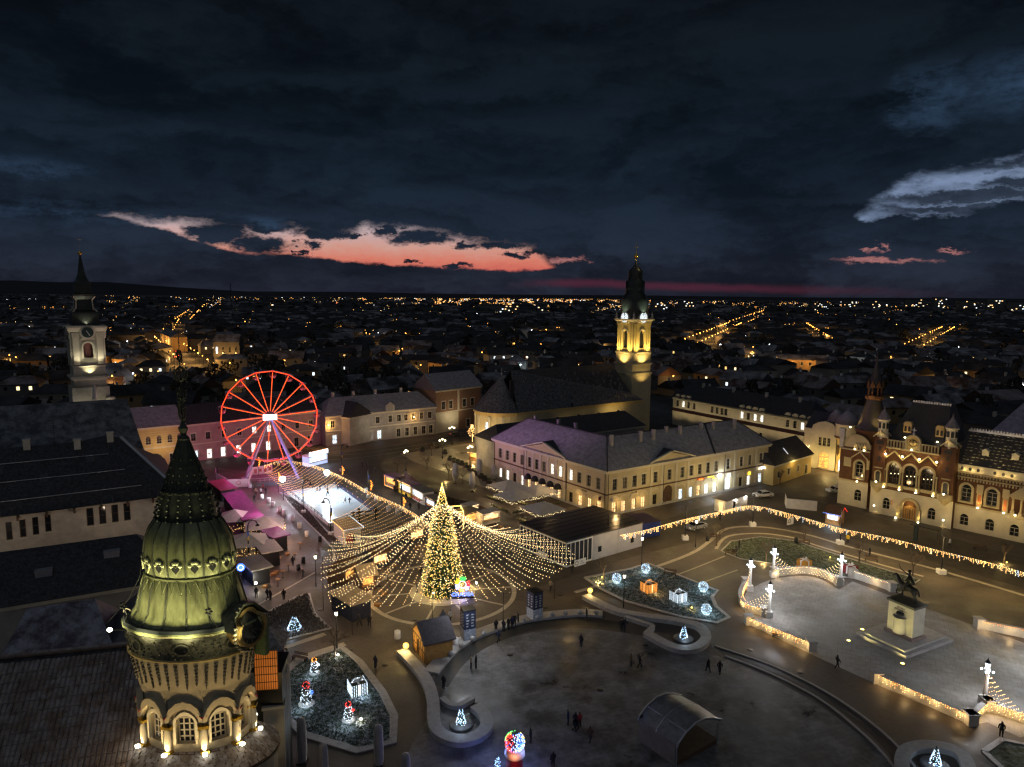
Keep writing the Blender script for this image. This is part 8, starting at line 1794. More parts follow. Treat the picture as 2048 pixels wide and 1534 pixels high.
# brown terrace fence with boards
tf=smooth(pxl([(808,955),(845,985),(890,1008),(940,1022),(990,1040)]),6);t=thing('terrace_fence','brown board fence behind the food trucks enclosing the terrace','fence',(*tf[0],0))
for i in range(len(tf)-1):
 a,b=Vector((tf[i][0]-tf[0][0],tf[i][1]-tf[0][1],0)),Vector((tf[i+1][0]-tf[0][0],tf[i+1][1]-tf[0][1],0));d=b-a;T=TR((a.x,a.y),atan2(d.y,d.x));m=MB(T);m.box(.03,d.length-.03,-.03,.03,.05,1.9);m.build('board',M('fence_brown',(.16,.11,.09),.7,.25,1),t);m=MB(T);m.box(-.05,.02,-.06,.06,0,2.0);m.build('post',METAL,t)
# restaurant pavilion of square parasols with lights
for i,(p,lb)in enumerate((((1030,1015),'large beige square parasol on the palace terrace, left of three'),((1075,1005),'large beige square parasol on the palace terrace, nearest the palace wall'),((1085,1042),'large beige square parasol on the palace terrace, nearest the glass pavilion'),((1015,995),'large beige square parasol on the palace terrace, behind the others'))):
 g=G(*p);t=thing('terrace_parasol',lb,'parasol',(g.x,g.y,0),aL+rad(45-45),'square terrace parasols');w=3.4;m=MB();m.add([(-w,-w,2.7),(w,-w,2.7),(w,w,2.7),(-w,w,2.7),(0,0,4.0)],[(0,1,4),(1,2,4),(2,3,4),(3,0,4)]);m.add([(-w,-w,2.68),(w,-w,2.68),(w,w,2.68),(-w,w,2.68)],[(0,3,2,1)]);m.build('cloth',CANVAS,t)
 m=MB();m.cyl((0,0,0),(0,0,4),.07,.07,6);m.build('pole',METAL,t);bulbs_along(t,[(-w,-w,2.6),(w,-w,2.6),(w,w,2.6)],FP,.18,.05,.1,drop=.5);lamp('POINT',(0,-w-1,2.0),46,(1,.72,.4),t,.4)
 m=MB();random.seed(60+i)
 for k in range(70):f=random.uniform(-1,1);s_=random.random()<.5;m.octa((f*w,-w-.4,.5)if s_ else(w+.4,f*w,.5),random.uniform(.2,.36))
 m.build('potted_hedge',M('hedge_olive',(.10,.10,.05),.9,.5,3),t)
nh,W=stall('nativity_hut','lit hut with thatched vaulted roof on the church forecourt','hut',(938,920),(965,924),3.5,2.2,WOOD,M('thatch',(.30,.26,.17),.95,.3,3),'gable',LITAMBER);bulbs_along(nh,[(-.4,-.4,2.2),(W+.4,-.4,2.2),(W+.4,3.6,2.2)],FW,.2,.06);lamp('POINT',(W/2,-1.2,1.6),100,WARM,nh,.2)
ltr=thing('lit_bare_tree','small tree wrapped in warm lights beside the church apse','tree',tuple(G(944,885)));m=MB();m.cyl((0,0,0),(0,0,2.6),.12,.1,6);m.build('trunk',BARK,ltr);m=MB();random.seed(77)
for i in range(150):a=random.uniform(0,2*pi);z=random.uniform(2,5.6);r=1.5*sin(min(1,(z-1.6)/3)*pi*.8+.3)*random.random()**.4;m.octa((r*cos(a),r*sin(a),z),.075)
for i in range(18):m.octa((.15,-.15,.3+i*.14),.08)
m.build('fairy_lights',FW,ltr,kind='stuff');m=MB()
for i in range(30):a=random.uniform(0,2*pi);m.cyl((0,0,2.4),(1.3*cos(a),1.3*sin(a),random.uniform(3,5.4)),.04,.015,4)
m.build('crown',BARK,ltr);plight(G(944,885)+Vector((0,-2,0)),3,70,WARM,.5)
# ---------------------------------------------------------------- monument
f_=G(1811,1319);l_=G(1712,1271);r_=G(1881,1274);ea=atan2((f_-l_).y,(f_-l_).x);wl_=(f_-l_).length;wr_=(r_-f_).length
mo=thing('equestrian_monument','dark bronze rider with raised arm on a pale stone pedestal in the snowy plaza','monument',(f_.x,f_.y,0),atan2((l_-f_).y,(l_-f_).x)+pi)
# local x runs from the left corner to the front corner; y into the plaza
m=MB();m.box(-wl_,0,0,wr_,0,.45);m.build('platform',GRANITE,mo);m=MB();m.box(-wl_+.6,-.6,.6,wr_-.6,.45,.7);m.build('step',GRANITE,mo)
cxm,cym=-wl_/2,wr_/2;ph=5.0
m=MB();m.box(cxm-1.75,cxm+1.75,cym-1.2,cym+1.2,1.1,ph);m.build('pedestal',STONE,mo);m=MB();m.box(cxm-2.0,cxm+2.0,cym-1.45,cym+1.45,.7,1.1);m.build('pedestal_base',M('rose_granite',(.25,.19,.17),.5),mo);m=MB();m.box(cxm-1.95,cxm+1.95,cym-1.4,cym+1.4,ph,ph+.3);m.build('pedestal_cap',M('dark_granite',(.05,.05,.045),.5),mo)
m=MB();m.lathe([(.5,1.1),(.8,1.25),(.75,3.2),(.9,3.4)],14,0,(cxm,cym-1.2),False,pi,2*pi);m.build('pulpit_relief',STONE,mo);m=MB();m.lathe([(.0,3.7),(.55,3.75),(.45,4.0),(.0,4.05)],12,0,(cxm,cym-1.3));m.build('bronze_wreath',BLACK,mo);text(mo,'REGELE',TR((cxm,cym-1.22,4.55),0),.34,M('inscription',(.12,.11,.09),.6),ext=.01);text(mo,'FERDINAND I',TR((cxm,cym-1.22,4.2),0),.30,MATS['inscription'],ext=.01)
def skin_mesh(name,verts,edges,root=0,sub=1,fat=1.0):
 me=bpy.data.meshes.new(name);me.from_pydata([v[:3]for v in verts],edges,[]);o=bpy.data.objects.new(name,me);col.objects.link(o)
 md=o.modifiers.new('skin','SKIN');sk=me.skin_vertices[0].data
 for i,v in enumerate(verts):sk[i].radius=(v[3]*fat,(v[4]if len(v)>4 else v[3])*fat)
 sk[root].use_root=True;md.branch_smoothing=.4
 s2=o.modifiers.new('sub','SUBSURF');s2.levels=sub;s2.render_levels=sub
 dg=bpy.context.evaluated_depsgraph_get();dg.update();out=bpy.data.meshes.new_from_object(o.evaluated_get(dg));bpy.data.objects.remove(o)
 out.name=name;out.polygons.foreach_set('use_smooth',[True]*len(out.polygons));return out
BRONZE=M('bronze',(.028,.027,.022),.4,.3,2,.2,6,metal=.5)
hv=[(0,0,1.55,.40,.46),(.62,0,1.55,.36,.42),(-.62,0,1.6,.40,.42),(-1.0,0,1.85,.28,.3),(-1.3,0,2.35,.2,.24),(-1.45,0,2.62,.15,.2),(-1.75,0,2.45,.12,.13),(-1.98,0,2.25,.09,.1),
(-.68,.2,1.15,.17),(-.78,.22,.72,.10),(-.72,.22,.3,.075),(-.78,.22,.06,.09),(-.72,-.2,1.2,.17),(-1.15,-.22,1.05,.11),(-1.2,-.22,.65,.08),(-1.05,-.22,.5,.08),
(.72,.22,1.2,.22),(.60,.24,.8,.13),(.82,.24,.45,.08),(.72,.24,.06,.09),(.72,-.22,1.2,.22),(.85,-.24,.8,.13),(1.05,-.24,.45,.08),(.98,-.24,.06,.09),
(.98,0,1.7,.12),(1.2,0,1.4,.1),(1.28,0,.9,.08)]
he=[(0,1),(0,2),(2,3),(3,4),(4,5),(5,6),(6,7),(2,8),(8,9),(9,10),(10,11),(2,12),(12,13),(13,14),(14,15),(1,16),(16,17),(17,18),(18,19),(1,20),(20,21),(21,22),(22,23),(1,24),(24,25),(25,26)]
hm=skin_mesh('horse',hv,he);hm.materials.append(BRONZE);so=obj('horse',hm,mo,(cxm,cym,ph+.3));so.scale=(1.2,)*3
rv=[(0,0,2.05,.22,.26),(0,0,2.4,.2,.25),(.03,0,2.72,.24,.32),(.02,0,2.98,.10),(.0,0,3.16,.15,.14),(0,0,3.34,.14),
(-.05,.3,2.0,.14),(-.3,.42,1.6,.10),(-.2,.42,1.15,.08),(-.4,.42,1.1,.07),(-.05,-.3,2.0,.14),(-.3,-.42,1.6,.10),(-.2,-.42,1.15,.08),(-.4,-.42,1.1,.07),
(-.1,.3,2.78,.10),(-.55,.42,2.85,.08),(-1.0,.5,2.98,.065),(-1.35,.5,3.12,.06),(.0,-.32,2.7,.10),(-.1,-.4,2.4,.08),(-.45,-.25,2.25,.065),(-.6,-.2,2.25,.06),(.3,0,2.4,.2,.3),(.55,0,1.95,.1,.3)]
re_=[(0,1),(1,2),(2,3),(3,4),(4,5),(0,6),(6,7),(7,8),(8,9),(0,10),(10,11),(11,12),(12,13),(2,14),(14,15),(15,16),(16,17),(2,18),(18,19),(19,20),(20,21),(2,22),(22,23)]
rm=skin_mesh('rider',rv,re_);rm.materials.append(BRONZE);ro=obj('rider',rm,mo,(cxm,cym,ph+.3));ro.scale=(1.2,)*3
m=MB();m.lathe([(.24,3.35),(.2,3.42),(.16,3.42),(.15,3.58),(.01,3.6)],10);m.v=[(x*1.2,y*1.2,z*1.2)for x,y,z in m.v];m.build('cap',BRONZE,ro).scale=(1/1.2,)*3
m=MB();m.cyl((-1.3,.5,3.0),(-1.62,.5,3.62),.035,.03,5);m.build('baton',BRONZE,ro)
for i,p in enumerate(((1697,1282),(1805,1328),(1893,1279),(1724,1266),(1808,1300))):
 g=G(*p);t=thing('ground_uplight','yellow ground light '+('left of the monument platform','in front of the monument platform','right of the monument platform','on the left corner of the monument platform','on the front edge of the monument platform')[i],'spotlight',(g.x,g.y,.45 if i>2 else 0),0,'yellow ground lights of the monument');m=MB();m.lathe([(.2,0),(.22,.08),(.16,.12),(.01,.13)],10);m.build('lens',E('uplight_yellow',(1,.78,.18),8),t);m=MB();m.lathe([(.21,-.02),(.28,-.02),(.27,.07),(.23,.09)],12);m.build('ring',METAL,t)
 d=Vector((mo.location.x,mo.location.y,0));lamp('SPOT',(0,0,.3),170 if i<3 else 30,(1,.84,.30),t,.1,(G(1797,1285)-g)+Vector((0,0,3.0)),70,.8)
for p in((1640,1185),(1600,1200),(1850,1250),(1980,1370),(2040,1340)):plight(G(*p)+Vector((0,-1,0)),6.0,22,(.95,.92,.88),1.0)  # unseen fill lamps added above the monument plaza
# ---------------------------------------------------------------- benches
pbn=thing('park_bench','dark park bench','bench')
for i in range(4):m=MB();m.box(-1.0,1.0,-.3+i*.14,-.19+i*.14,.42,.46);m.build('slat',DARKWOOD,pbn)
for i in range(2):m=MB();m.box(-1.0,1.0,.26,.30,.6+i*.2,.72+i*.2);m.build('back_slat',DARKWOOD,pbn)
for x in(-.9,.9):m=MB();m.box(x-.05,x+.05,-.3,.3,0,.42);m.build('leg',METAL,pbn)
place(pbn,[(1742,1122),(1608,1089),(1340,1150),(1462,1110),(1560,1275),(1430,1078),(600,1320),(560,1310),(1960,1100)],['dark bench on the winter lawn under the round crowned tree','dark bench at the pale path beside the small bare tree','dark bench at the top edge of the frosted lawn','dark bench at the left tip of the winter lawn','dark bench in front of the golden balustrade','dark bench by the pale path near the blue container','pale lit bench at the top of the snowman lawn','bench beside the stone terrace parapet','dark bench in front of the right wing of the red brick palace'],'dark park benches',lambda i:-.35)
# ---------------------------------------------------------------- cars
def car_proto(name,label,paint):
 t=thing(name,label,'car');L,Wd,Hh=4.4,.88,1.45
 side=[(-2.2,.35),(2.2,.35),(2.2,.75),(1.95,.92),(1.15,.98),(.55,1.42),(-.95,1.46),(-1.75,1.02),(-2.18,.95)]
 m=MB();n=len(side)
 def ins(y,z):return y*(1-.16*max(0,(z-.95)/.5))
 v=[(x,-ins(Wd,z),z)for x,z in side]+[(x,ins(Wd,z),z)for x,z in side];m.add(v,[tuple(range(n)),tuple(range(n,2*n))[::-1]]+[(i,n+i,n+(i+1)%n,(i+1)%n)for i in range(n)]);m.build('body',paint,t)
 for s_ in(-1,1):
  m=MB();z0=1.0;q=[(1.05,1.0),(.52,1.38),(-.9,1.41),(-1.55,1.04)];y0=[s_*(ins(Wd,z)+.006)for x,z in q];m.add([(x,y,z)for(x,z),y in zip(q,y0)],[(0,1,2,3)if s_>0 else(3,2,1,0)]);m.build('side_window',GLASS,t)
 m=MB();m.add([(1.17,-.74,1.0),(1.17,.74,1.0),(.6,.7,1.41),(.6,-.7,1.41)],[(0,1,2,3)]);m.build('windscreen',GLASS,t);m=MB();m.add([(-1.78,.72,1.04),(-1.78,-.72,1.04),(-1.0,-.68,1.45),(-1.0,.68,1.45)],[(0,1,2,3)]);m.build('rear_window',GLASS,t)
 for x in(-1.35,1.35):
  for s_ in(-1,1):m=MB();m.cyl((x,s_*.72,.33),(x,s_*.9,.33),.33,.33,14);w_=m.build('wheel',BLACK,t);m=MB();m.cyl((x,s_*.9,.33),(x,s_*.91,.33),.2,.2,10);m.build('rim',STEEL,w_)
 for s_ in(-1,1):m=MB();m.box(2.17,2.21,s_*.6-.2,s_*.6+.2,.66,.8);m.build('headlight',E('headlight',(1,.95,.85),.6),t);m=MB();m.box(-2.2,-2.17,s_*.62-.18,s_*.62+.18,.75,.9);m.build('tail_light',E('tail_light',(1,.04,.03),.8),t)
 return t
WCAR=M('car_white',(.62,.61,.58),.3,.05,1,coat=.5);GCAR=M('car_grey',(.22,.22,.23),.3,.05,1,coat=.5);DCAR=M('car_dark',(.03,.03,.035),.3,.05,1,coat=.5)
for p,rz,paint,lb in(((1526,994),rad(195),WCAR,'silver white car parked at the corner of the low yellow house'),((1672,985),rad(190),WCAR,'white car parked at the left end of the red brick palace'),((1690,978),rad(190),GCAR,'grey car parked behind the white one at the red brick palace'),((327,948),rad(20),WCAR,'white car parked before the yellow house with the arched gate'),((1392,1058),rad(210),GCAR,'grey car parked behind the pole on a white block near the blue container'),((912,872),rad(30),DCAR,'dark car parked below the brick trimmed house')):
 t=car_proto('parked_car',lb,paint);t['group']='parked cars';t.location=G(*p);t.rotation_euler=(0,0,rz)
# ---------------------------------------------------------------- people
SKIN=M('skin',(.45,.30,.22),.6,.05,2)
def person_mesh(kind):
 st_={'stand':(.0,.0,.0),'walk':(.26,.2,.0),'skate':(.34,.3,.14)}[kind];s,a,ln=st_
 v=[(0,0,.95,.145,.12),(ln*.4,0,1.2,.15,.12),(ln,0,1.42,.18,.12),(ln*1.15,0,1.53,.062),(ln*1.25,0,1.64,.10,.092),(ln*1.2,0,1.75,.085,.08),
(.01,.10,.86,.11),(s*.55+.03,.11,.50,.078),(s-.02,.11,.10,.055),(s+.13,.12,.05,.05),(-.01,-.10,.86,.11),(-s*.4+.04,-.11,.50,.078),(-s-.06,-.11,.12,.055),(-s+.07,-.12,.05,.05),
(ln*.95,.21,1.38,.075),(ln*.8-a*.5,.27,1.12,.058),(ln*.8-a*.4+.08,.26,.88,.042),(ln*.8-a*.4+.13,.25,.80,.035),(ln*.95,-.21,1.38,.075),(ln*.8+a*.6,-.27,1.12,.058),(ln*.8+a+.08,-.25,.9,.042),(ln*.8+a+.13,-.24,.82,.035)]
 e=[(0,1),(1,2),(2,3),(3,4),(4,5),(0,6),(6,7),(7,8),(8,9),(0,10),(10,11),(11,12),(12,13),(2,14),(14,15),(15,16),(16,17),(2,18),(18,19),(19,20),(20,21)]
 me=skin_mesh('person_body',v,e,fat=1.22)
 for q in range(4):me.materials.append(None)
 hx=ln*1.25
 for p in me.polygons:
  c=p.center
  if c.z>1.56:p.material_index=2 if(c.x-hx>.02 and c.z<1.72)else 3
  elif abs(c.y)>.2 and c.z<.86:p.material_index=2
  elif c.z>.80:p.material_index=0
  else:p.material_index=1
 return me
PM={k:person_mesh(k)for k in('stand','walk','skate')}
COATS={'black':(.015,.015,.018),'dark':(.03,.028,.035),'navy':(.02,.025,.06),'grey':(.14,.14,.15),'white':(.55,.55,.56),'yellow':(.65,.42,.03),'red':(.28,.03,.03),'brown':(.10,.06,.035),'beige':(.35,.27,.18)}
def person(label,p,coat='black',pose='stand',rz=0.0,sc=1.0,z=0.0,tr='dark',group=None):
 o=bpy.data.objects.new('person',PM[pose]);col.objects.link(o);o.location=G(*p)+Vector((0,0,z));o.rotation_euler=(0,0,rz);o.scale=(sc,)*3
 for i,mt_ in enumerate((M('coat_'+coat,COATS[coat],.8,.15,5),M('trousers_'+tr,COATS[tr],.85,.15,5),SKIN,M('hair_dark',(.03,.02,.015),.7))):
  o.material_slots[i].link='OBJECT';o.material_slots[i].material=mt_
 tag(o,label,'person',group or 'people on the square')
for a in(('person in pale coat of the couple on the plaza near the hut',(942,1336),'beige','stand',0),('person in dark coat of the couple on the plaza near the hut',(952,1337),'black','stand',3),
('person in white jacket walking past the navy poster column',(901,1243),'white','walk',1),('person in blue trousers stepping off the curved ledge',(997,1285),'navy','walk',.6),('leftmost person of the group on the curved ledge',(992,1263),'black','stand',2),('second person of the group on the curved ledge',(1007,1263),'dark','stand',1),('third person of the group on the curved ledge',(1017,1259),'black','stand',4),('fourth person of the group on the curved ledge',(1024,1256),'navy','stand',2),('fifth person of the group on the curved ledge',(1029,1252),'black','stand',5),('rightmost person of the group on the curved ledge',(1036,1248),'dark','stand',0),
('person walking in front of the long tan roofed stall',(739,1254),'black','walk',2),('person walking left of the long tan roofed stall',(719,1252),'dark','walk',3),('person in dark coat beside the kerb of the snowman lawn',(751,1337),'dark','stand',1),('person in dark coat between the wooden hut and the bench',(887,1378),'black','stand',1),('person standing left of the foot of the christmas tree',(834,1185),'dark','stand',0),('person under the canopy behind the christmas tree foot',(842,1152),'black','stand',2),
('person in pale coat walking right of the canopy',(1101,1181),'beige','walk',1),('person in black standing on the ledge right of the poster column',(1173,1239),'black','stand',0),('person bending at the bench end over the drain',(1249,1262),'dark','skate',1),('second person at the bench end over the drain',(1243,1262),'black','stand',4),('lone person in black in the middle of the dark plaza',(1162,1294),'black','stand',1),('left person of the pair in the middle of the plaza',(1262,1333),'brown','stand',0),('right person of the pair in the middle of the plaza',(1279,1335),'black','walk',0),('left person of the pair right of the fountain basin',(1416,1344),'black','walk',2),('right person of the pair right of the fountain basin',(1439,1348),'black','walk',1),
('person in navy of the family left of the stage',(1136,1450),'navy','stand',0),('person with pram of the family left of the stage',(1151,1455),'black','walk',1),('person in dark red of the family left of the stage',(1159,1455),'red','stand',2),('person in white shoes walking left of the stage',(1180,1484),'brown','walk',1),('person in dark coat right of the snow globe',(1061,1486),'black','stand',0),('person at the bottom edge right of the snow globe',(1106,1536),'black','stand',2),
('person in yellow jacket beside the garland pole',(1695,1086),'yellow','stand',1),('person in black walking in front of the monument plaza',(1674,1336),'black','walk',0),('person in black at the right edge below the balustrade',(2002,1474),'black','stand',1),('person in pale jacket in front of the red brick palace',(1899,1094),'white','walk',2),('person seated shape beside the round crowned tree',(1739,1112),'black','stand',0),('dark pedestrian on the winter lawn by the scooter',(1478,1098),'black','stand',0),('person crossing behind the long garland near the cabin',(1440,1042),'dark','walk',1),
('left stroller below the ferris wheel in pale jacket',(508,982),'grey','walk',0),('stroller in beige below the ferris wheel',(512,990),'beige','walk',1),('stroller in black below the ferris wheel',(509,1004),'black','walk',2),('stroller in white beside the planters below the ferris wheel',(522,990),'white','stand',1),('stroller in red behind the planters below the ferris wheel',(526,981),'red','walk',3),('stroller in dark clothes at the rink bed',(532,989),'dark','stand',1),
('person in black walking up the market lane',(586,1132),'black','walk',1.5),('person walking past the two bins in the market',(606,1157),'dark','walk',4),('left of the couple at the foot of the dome tower',(535,1199),'black','walk',1),('right of the couple at the foot of the dome tower',(541,1201),'black','stand',1),('person standing alone on the market paving',(568,1200),'black','stand',2),('person half hidden beside the market spotlight',(513,1196),'dark','stand',2),
('left person at the road side near the glowing trailer',(725,935),'black','stand',0),('right person at the road side near the glowing trailer',(733,935),'dark','stand',1),('customer at the white food truck',(838,1020),'dark','stand',2),('customer at the snack trailer',(789,985),'black','stand',2),('customer at the yellow food truck',(812,1000),'black','stand',1),('person crossing the road beside the garland',(820,1020),'black','walk',1),
('person among the stalls right of the christmas tree',(985,1092),'beige','stand',1),('person with dark hat among the stalls right of the christmas tree',(992,1095),'black','stand',2),('person near the pavilion banner',(1005,1082),'dark','walk',2)):
 person(*a)
for i,(p,lb)in enumerate((((634,984),'child skating near the far rail of the rink'),((640,982),'skater in dark clothes beside the skating child'),((656,992),'tall skater in black in the middle of the rink'),((627,976),'skater at the left far corner of the rink'),((650,976),'skater at the far edge of the rink'),((690,1006),'small skater near the right rail of the rink'),((699,1007),'second small skater near the right rail of the rink'),((708,1040),'skater at the timber gate of the rink'),((676,978),'skater at the far right corner of the rink'))):
 person(lb,p,'navy' if i in(5,6)else 'black','skate',i*1.3,.75 if i in(0,5,6)else 1.0,.03,group='skaters on the ice rink')
pr=thing('pram','dark pram pushed by the family left of the stage','pram',tuple(G(1151,1460)),1);m=MB();m.lathe([(.15,.45),(.34,.6),(.36,.9),(.3,1.0)],10);m.build('body',BLACK,pr)
for x,y in((-.25,-.2),(.25,-.2),(-.25,.2),(.25,.2)):m=MB();m.cyl((x,y-.03,.14),(x,y+.03,.14),.14,.14,8);m.build('wheel',METAL,pr)
m=MB();m.tube([(.2,0,.9),(.5,0,1.05)],.02,4);m.build('handle',METAL,pr)
sco=thing('scooter','dark motor scooter parked on the winter lawn','scooter',tuple(G(1470,1104)),.8)
for x in(-.6,.6):m=MB();m.cyl((x,-.07,.28),(x,.07,.28),.28,.28,12);m.build('wheel',BLACK,sco)
m=MB();m.extr([(-.8,.5),(-.1,.35),(.35,.35),(.55,.95),(.4,1.0),(.2,.5),(-.1,.75),(-.85,.85)],-.16,.16);m.build('body',DCAR,sco);m=MB();m.tube([(.5,-.3,1.05),(.48,0,1.0),(.5,.3,1.05)],.03,5);m.build('handlebar',METAL,sco)
# clutter of the market: standing tables, crates, covers in the paving
tb=thing('standing_table','round standing table','table');m=MB();m.lathe([(.02,1.1),(.4,1.1),(.4,1.14),(.02,1.15)],12);m.build('top',WOOD,tb);m=MB();m.lathe([(.28,0),(.05,.06),(.05,1.1)],8);m.build('foot',METAL,tb)
tpts=[(590,1120),(577,1142),(566,1155),(556,1172),(600,1098),(700,1196),(762,1196),(760,1172),(775,1160),(790,1145),(965,1085),(982,1078),(1010,1092),(800,1110),(940,1070),(690,1140)]
place(tb,tpts,['round standing table in the left market lane' if p[0]<640 else 'round standing table among the stalls under the light canopy' if p[0]<900 else 'round standing table right of the christmas tree' for p in tpts],'standing tables of the market')
m=MB();m.box(-.4,.4,-.3,.3,0,.35)
for z in(.08,.2):m.box(-.42,.42,-.32,.32,z,z+.08)
cr_=m.build('wooden_crate',WOOD);tag(cr_,'wooden crate','crate')
cpts=[(548,1150),(553,1146),(530,1175),(575,1110),(755,1212),(768,1190),(712,1160),(960,1062),(1002,1056),(862,1036),(745,1150),(835,1098)]
for i,p in enumerate(cpts):
 o=cr_ if i==0 else dup(cr_,G(*p),i*.7);o.location=G(*p);o['label']='small wooden crate beside the %s stalls'%('left market' if p[0]<640 else 'canopy' if p[0]<860 else 'caravan');o['group']='crates beside the stalls'
m=MB();m.lathe([(.4,.006),(.38,.02),(.01,.022)],14);mh_=m.build('manhole_cover',M('cast_iron',(.04,.038,.036),.45,.4,8,metal=.5));tag(mh_,'cover','manhole cover')
hpts=[(700,1300),(770,1330),(830,1240),(1090,1215),(1120,1190),(640,1220),(1290,1290),(1020,1310),(1200,1380),(1500,1300),(1600,1345),(1560,1100),(1650,1120),(780,915),(860,990),(560,1060),(1420,1060)]
for i,p in enumerate(hpts):
 g_=G(*p)+Vector((0,0,.012));o=mh_ if i==0 else dup(mh_,g_);o.location=g_;o['label']='round iron cover in the paving of the square';o['group']='iron covers in the paving'
# general street light pools along the paths and the square
for p,w,c in(((1420,1100),110,YEL),((1470,1085),90,YEL),((1560,1068),100,YEL),((1660,1090),120,(1,.82,.5)),((1760,1120),130,YEL),((1860,1150),120,YEL),((1960,1180),110,YEL),((2030,1195),110,YEL),((1520,1010),60,WARM),((1330,1115),90,WARM),((1100,1010),60,WARM),((1340,1030),110,YEL),((1420,1005),80,YEL),((1230,1065),70,WARM),((960,985),70,WARM),((930,1290),140,(.86,.92,1)),((990,1330),90,(.86,.92,1)),((760,1290),60,WARM),((1140,1190),60,WARM),((650,1270),50,WARM),((700,905),50,(1,.8,.55)),((780,900),60,YEL),((1590,960),50,YEL),((1740,1050),60,WARM),((720,1030),60,WARM)):
 plight(G(*p)+Vector((0,-.5,0)),5.2 if p[0]>1400 else 6.5,w*(1.35 if p[0]>1400 else 1),c,.3)
# ================================================================ the town beyond the square
random.seed(101)
def clear_of(x,y):
 if y<240 and-130<x<-45:return False
 if y<262 and-62<x<62:return False
 if 40<x<150 and y<285-(x-52)*1.05:return False
 if x>=60 and y<205:return False
 if x<=-85 and y<178:return False
 for(ax,ay),(bx,by),w in ROADS:
  dx,dy=bx-ax,by-ay;L2=dx*dx+dy*dy;t=max(0,min(1,((x-ax)*dx+(y-ay)*dy)/L2));
  if(x-ax-dx*t)**2+(y-ay-dy*t)**2<w*w:return False
 return True
gw=lambda a,b:(G(a,b).x,G(a,b).y)
ROADS=[(gw(1372,702),gw(1470,655),17),(gw(1470,655),gw(1562,615),22),(gw(1604,656),gw(1652,694),13),(gw(1826,706),gw(1897,663),14),(gw(330,690),gw(402,756),15),(gw(367,647),gw(404,612),16),(gw(1079,678),gw(1128,667),12),(gw(352,700),gw(369,646),12)]
STREET=M('lit_asphalt',(.09,.08,.07),.8,.3,.05)
for(a,b,w)in ROADS:
 m=MB();strip(m,[a,b],w*1.1,0,.012);m.build('road',STREET,kind='structure')
TOWNGREY=M('town_grey_wall',(.13,.12,.11),.9,.2,.1)
WALLS=[FARWALL,FARWALL2,TOWNGREY,M('town_white_wall',(.30,.28,.25),.9,.15,.1)]
ROOFS=[FARROOF,FARROOF2,FARROOF2,M('town_tile_roof',(.075,.038,.028),.85,.4,.15,snow=.25,snowscale=.15)]
LITS=[E('town_window_amber',(1,.58,.18),1.6),E('town_window_warm',(1,.78,.42),1.8),E('town_window_cool',(.8,.92,1),1.6)]
wq=MB();wq.box(-.55,.55,-.06,0,0,1.5);WINLIT=[wq.mesh('window',x)for x in LITS];WINDARK=wq.mesh('window',GLASS)
HMESH={}
def house_mesh(W,D,h,rh,hip):
 w=MB();w.add([(-W/2,-D/2,0),(W/2,-D/2,0),(W/2,D/2,0),(-W/2,D/2,0),(-W/2,-D/2,h),(W/2,-D/2,h),(W/2,D/2,h),(-W/2,D/2,h)],[(0,1,5,4),(1,2,6,5),(2,3,7,6),(3,0,4,7)])
 if hip<1:w.add([(-W/2,-D/2,h),(-W/2,D/2,h),(-W/2,0,h+rh),(W/2,-D/2,h),(W/2,D/2,h),(W/2,0,h+rh)],[(0,2,1),(3,4,5)])
 r=MB();o=.5;r.add([(-W/2-o,-D/2-o,h-.15),(W/2+o,-D/2-o,h-.15),(W/2+o,D/2+o,h-.15),(-W/2-o,D/2+o,h-.15),(-W/2+hip-o,0,h+rh),(W/2-hip+o,0,h+rh)],[(0,1,5,4),(1,2,5),(2,3,4,5),(3,0,4),(0,3,2,1)])
 c=MB();c.box(-W*.2-.4,-W*.2+.4,.6,1.4,h+rh*.4,h+rh+1.0)
 return w,r,c
protos=[]
for k in range(10):
 W,D,h,rh,hip=random.uniform(11,26),random.uniform(8,13),random.choice((3.4,4.2,6.0,7.2)),random.uniform(2.2,5),random.choice((0,0,3.2,4.5))
 if k>8:W,D,h,rh,hip=random.uniform(24,32),random.uniform(11,14),8.5,2.5,.3
 w,r,c=house_mesh(W,D,h,rh,hip);protos.append((W,D,h,rh,hip,w,r,c,{}))
cells=[]
for i in range(-60,60):
 for j in range(0,60):
  a=rad(18);x0,y0=i*27,170+j*23
  x=x0*cos(a)-y0*sin(a)*.25+random.uniform(-5,5);y=y0+x0*sin(a)*.35+random.uniform(-4,4)
  if y<178 or y>1500 or abs(x)>.80*y+12 or not clear_of(x,y):continue
  if random.random()<.1:continue
  cells.append((y,x))
cells.sort()
LANDS=[(-190,'left of the pale tower'),(-95,'between pale tower and wheel'),(-20,'beyond the wheel'),(60,'beyond the dark church'),(170,'right of the yellow tower'),(9999,'beyond the brick palace')]
stuff_w=MB();stuff_r=MB()
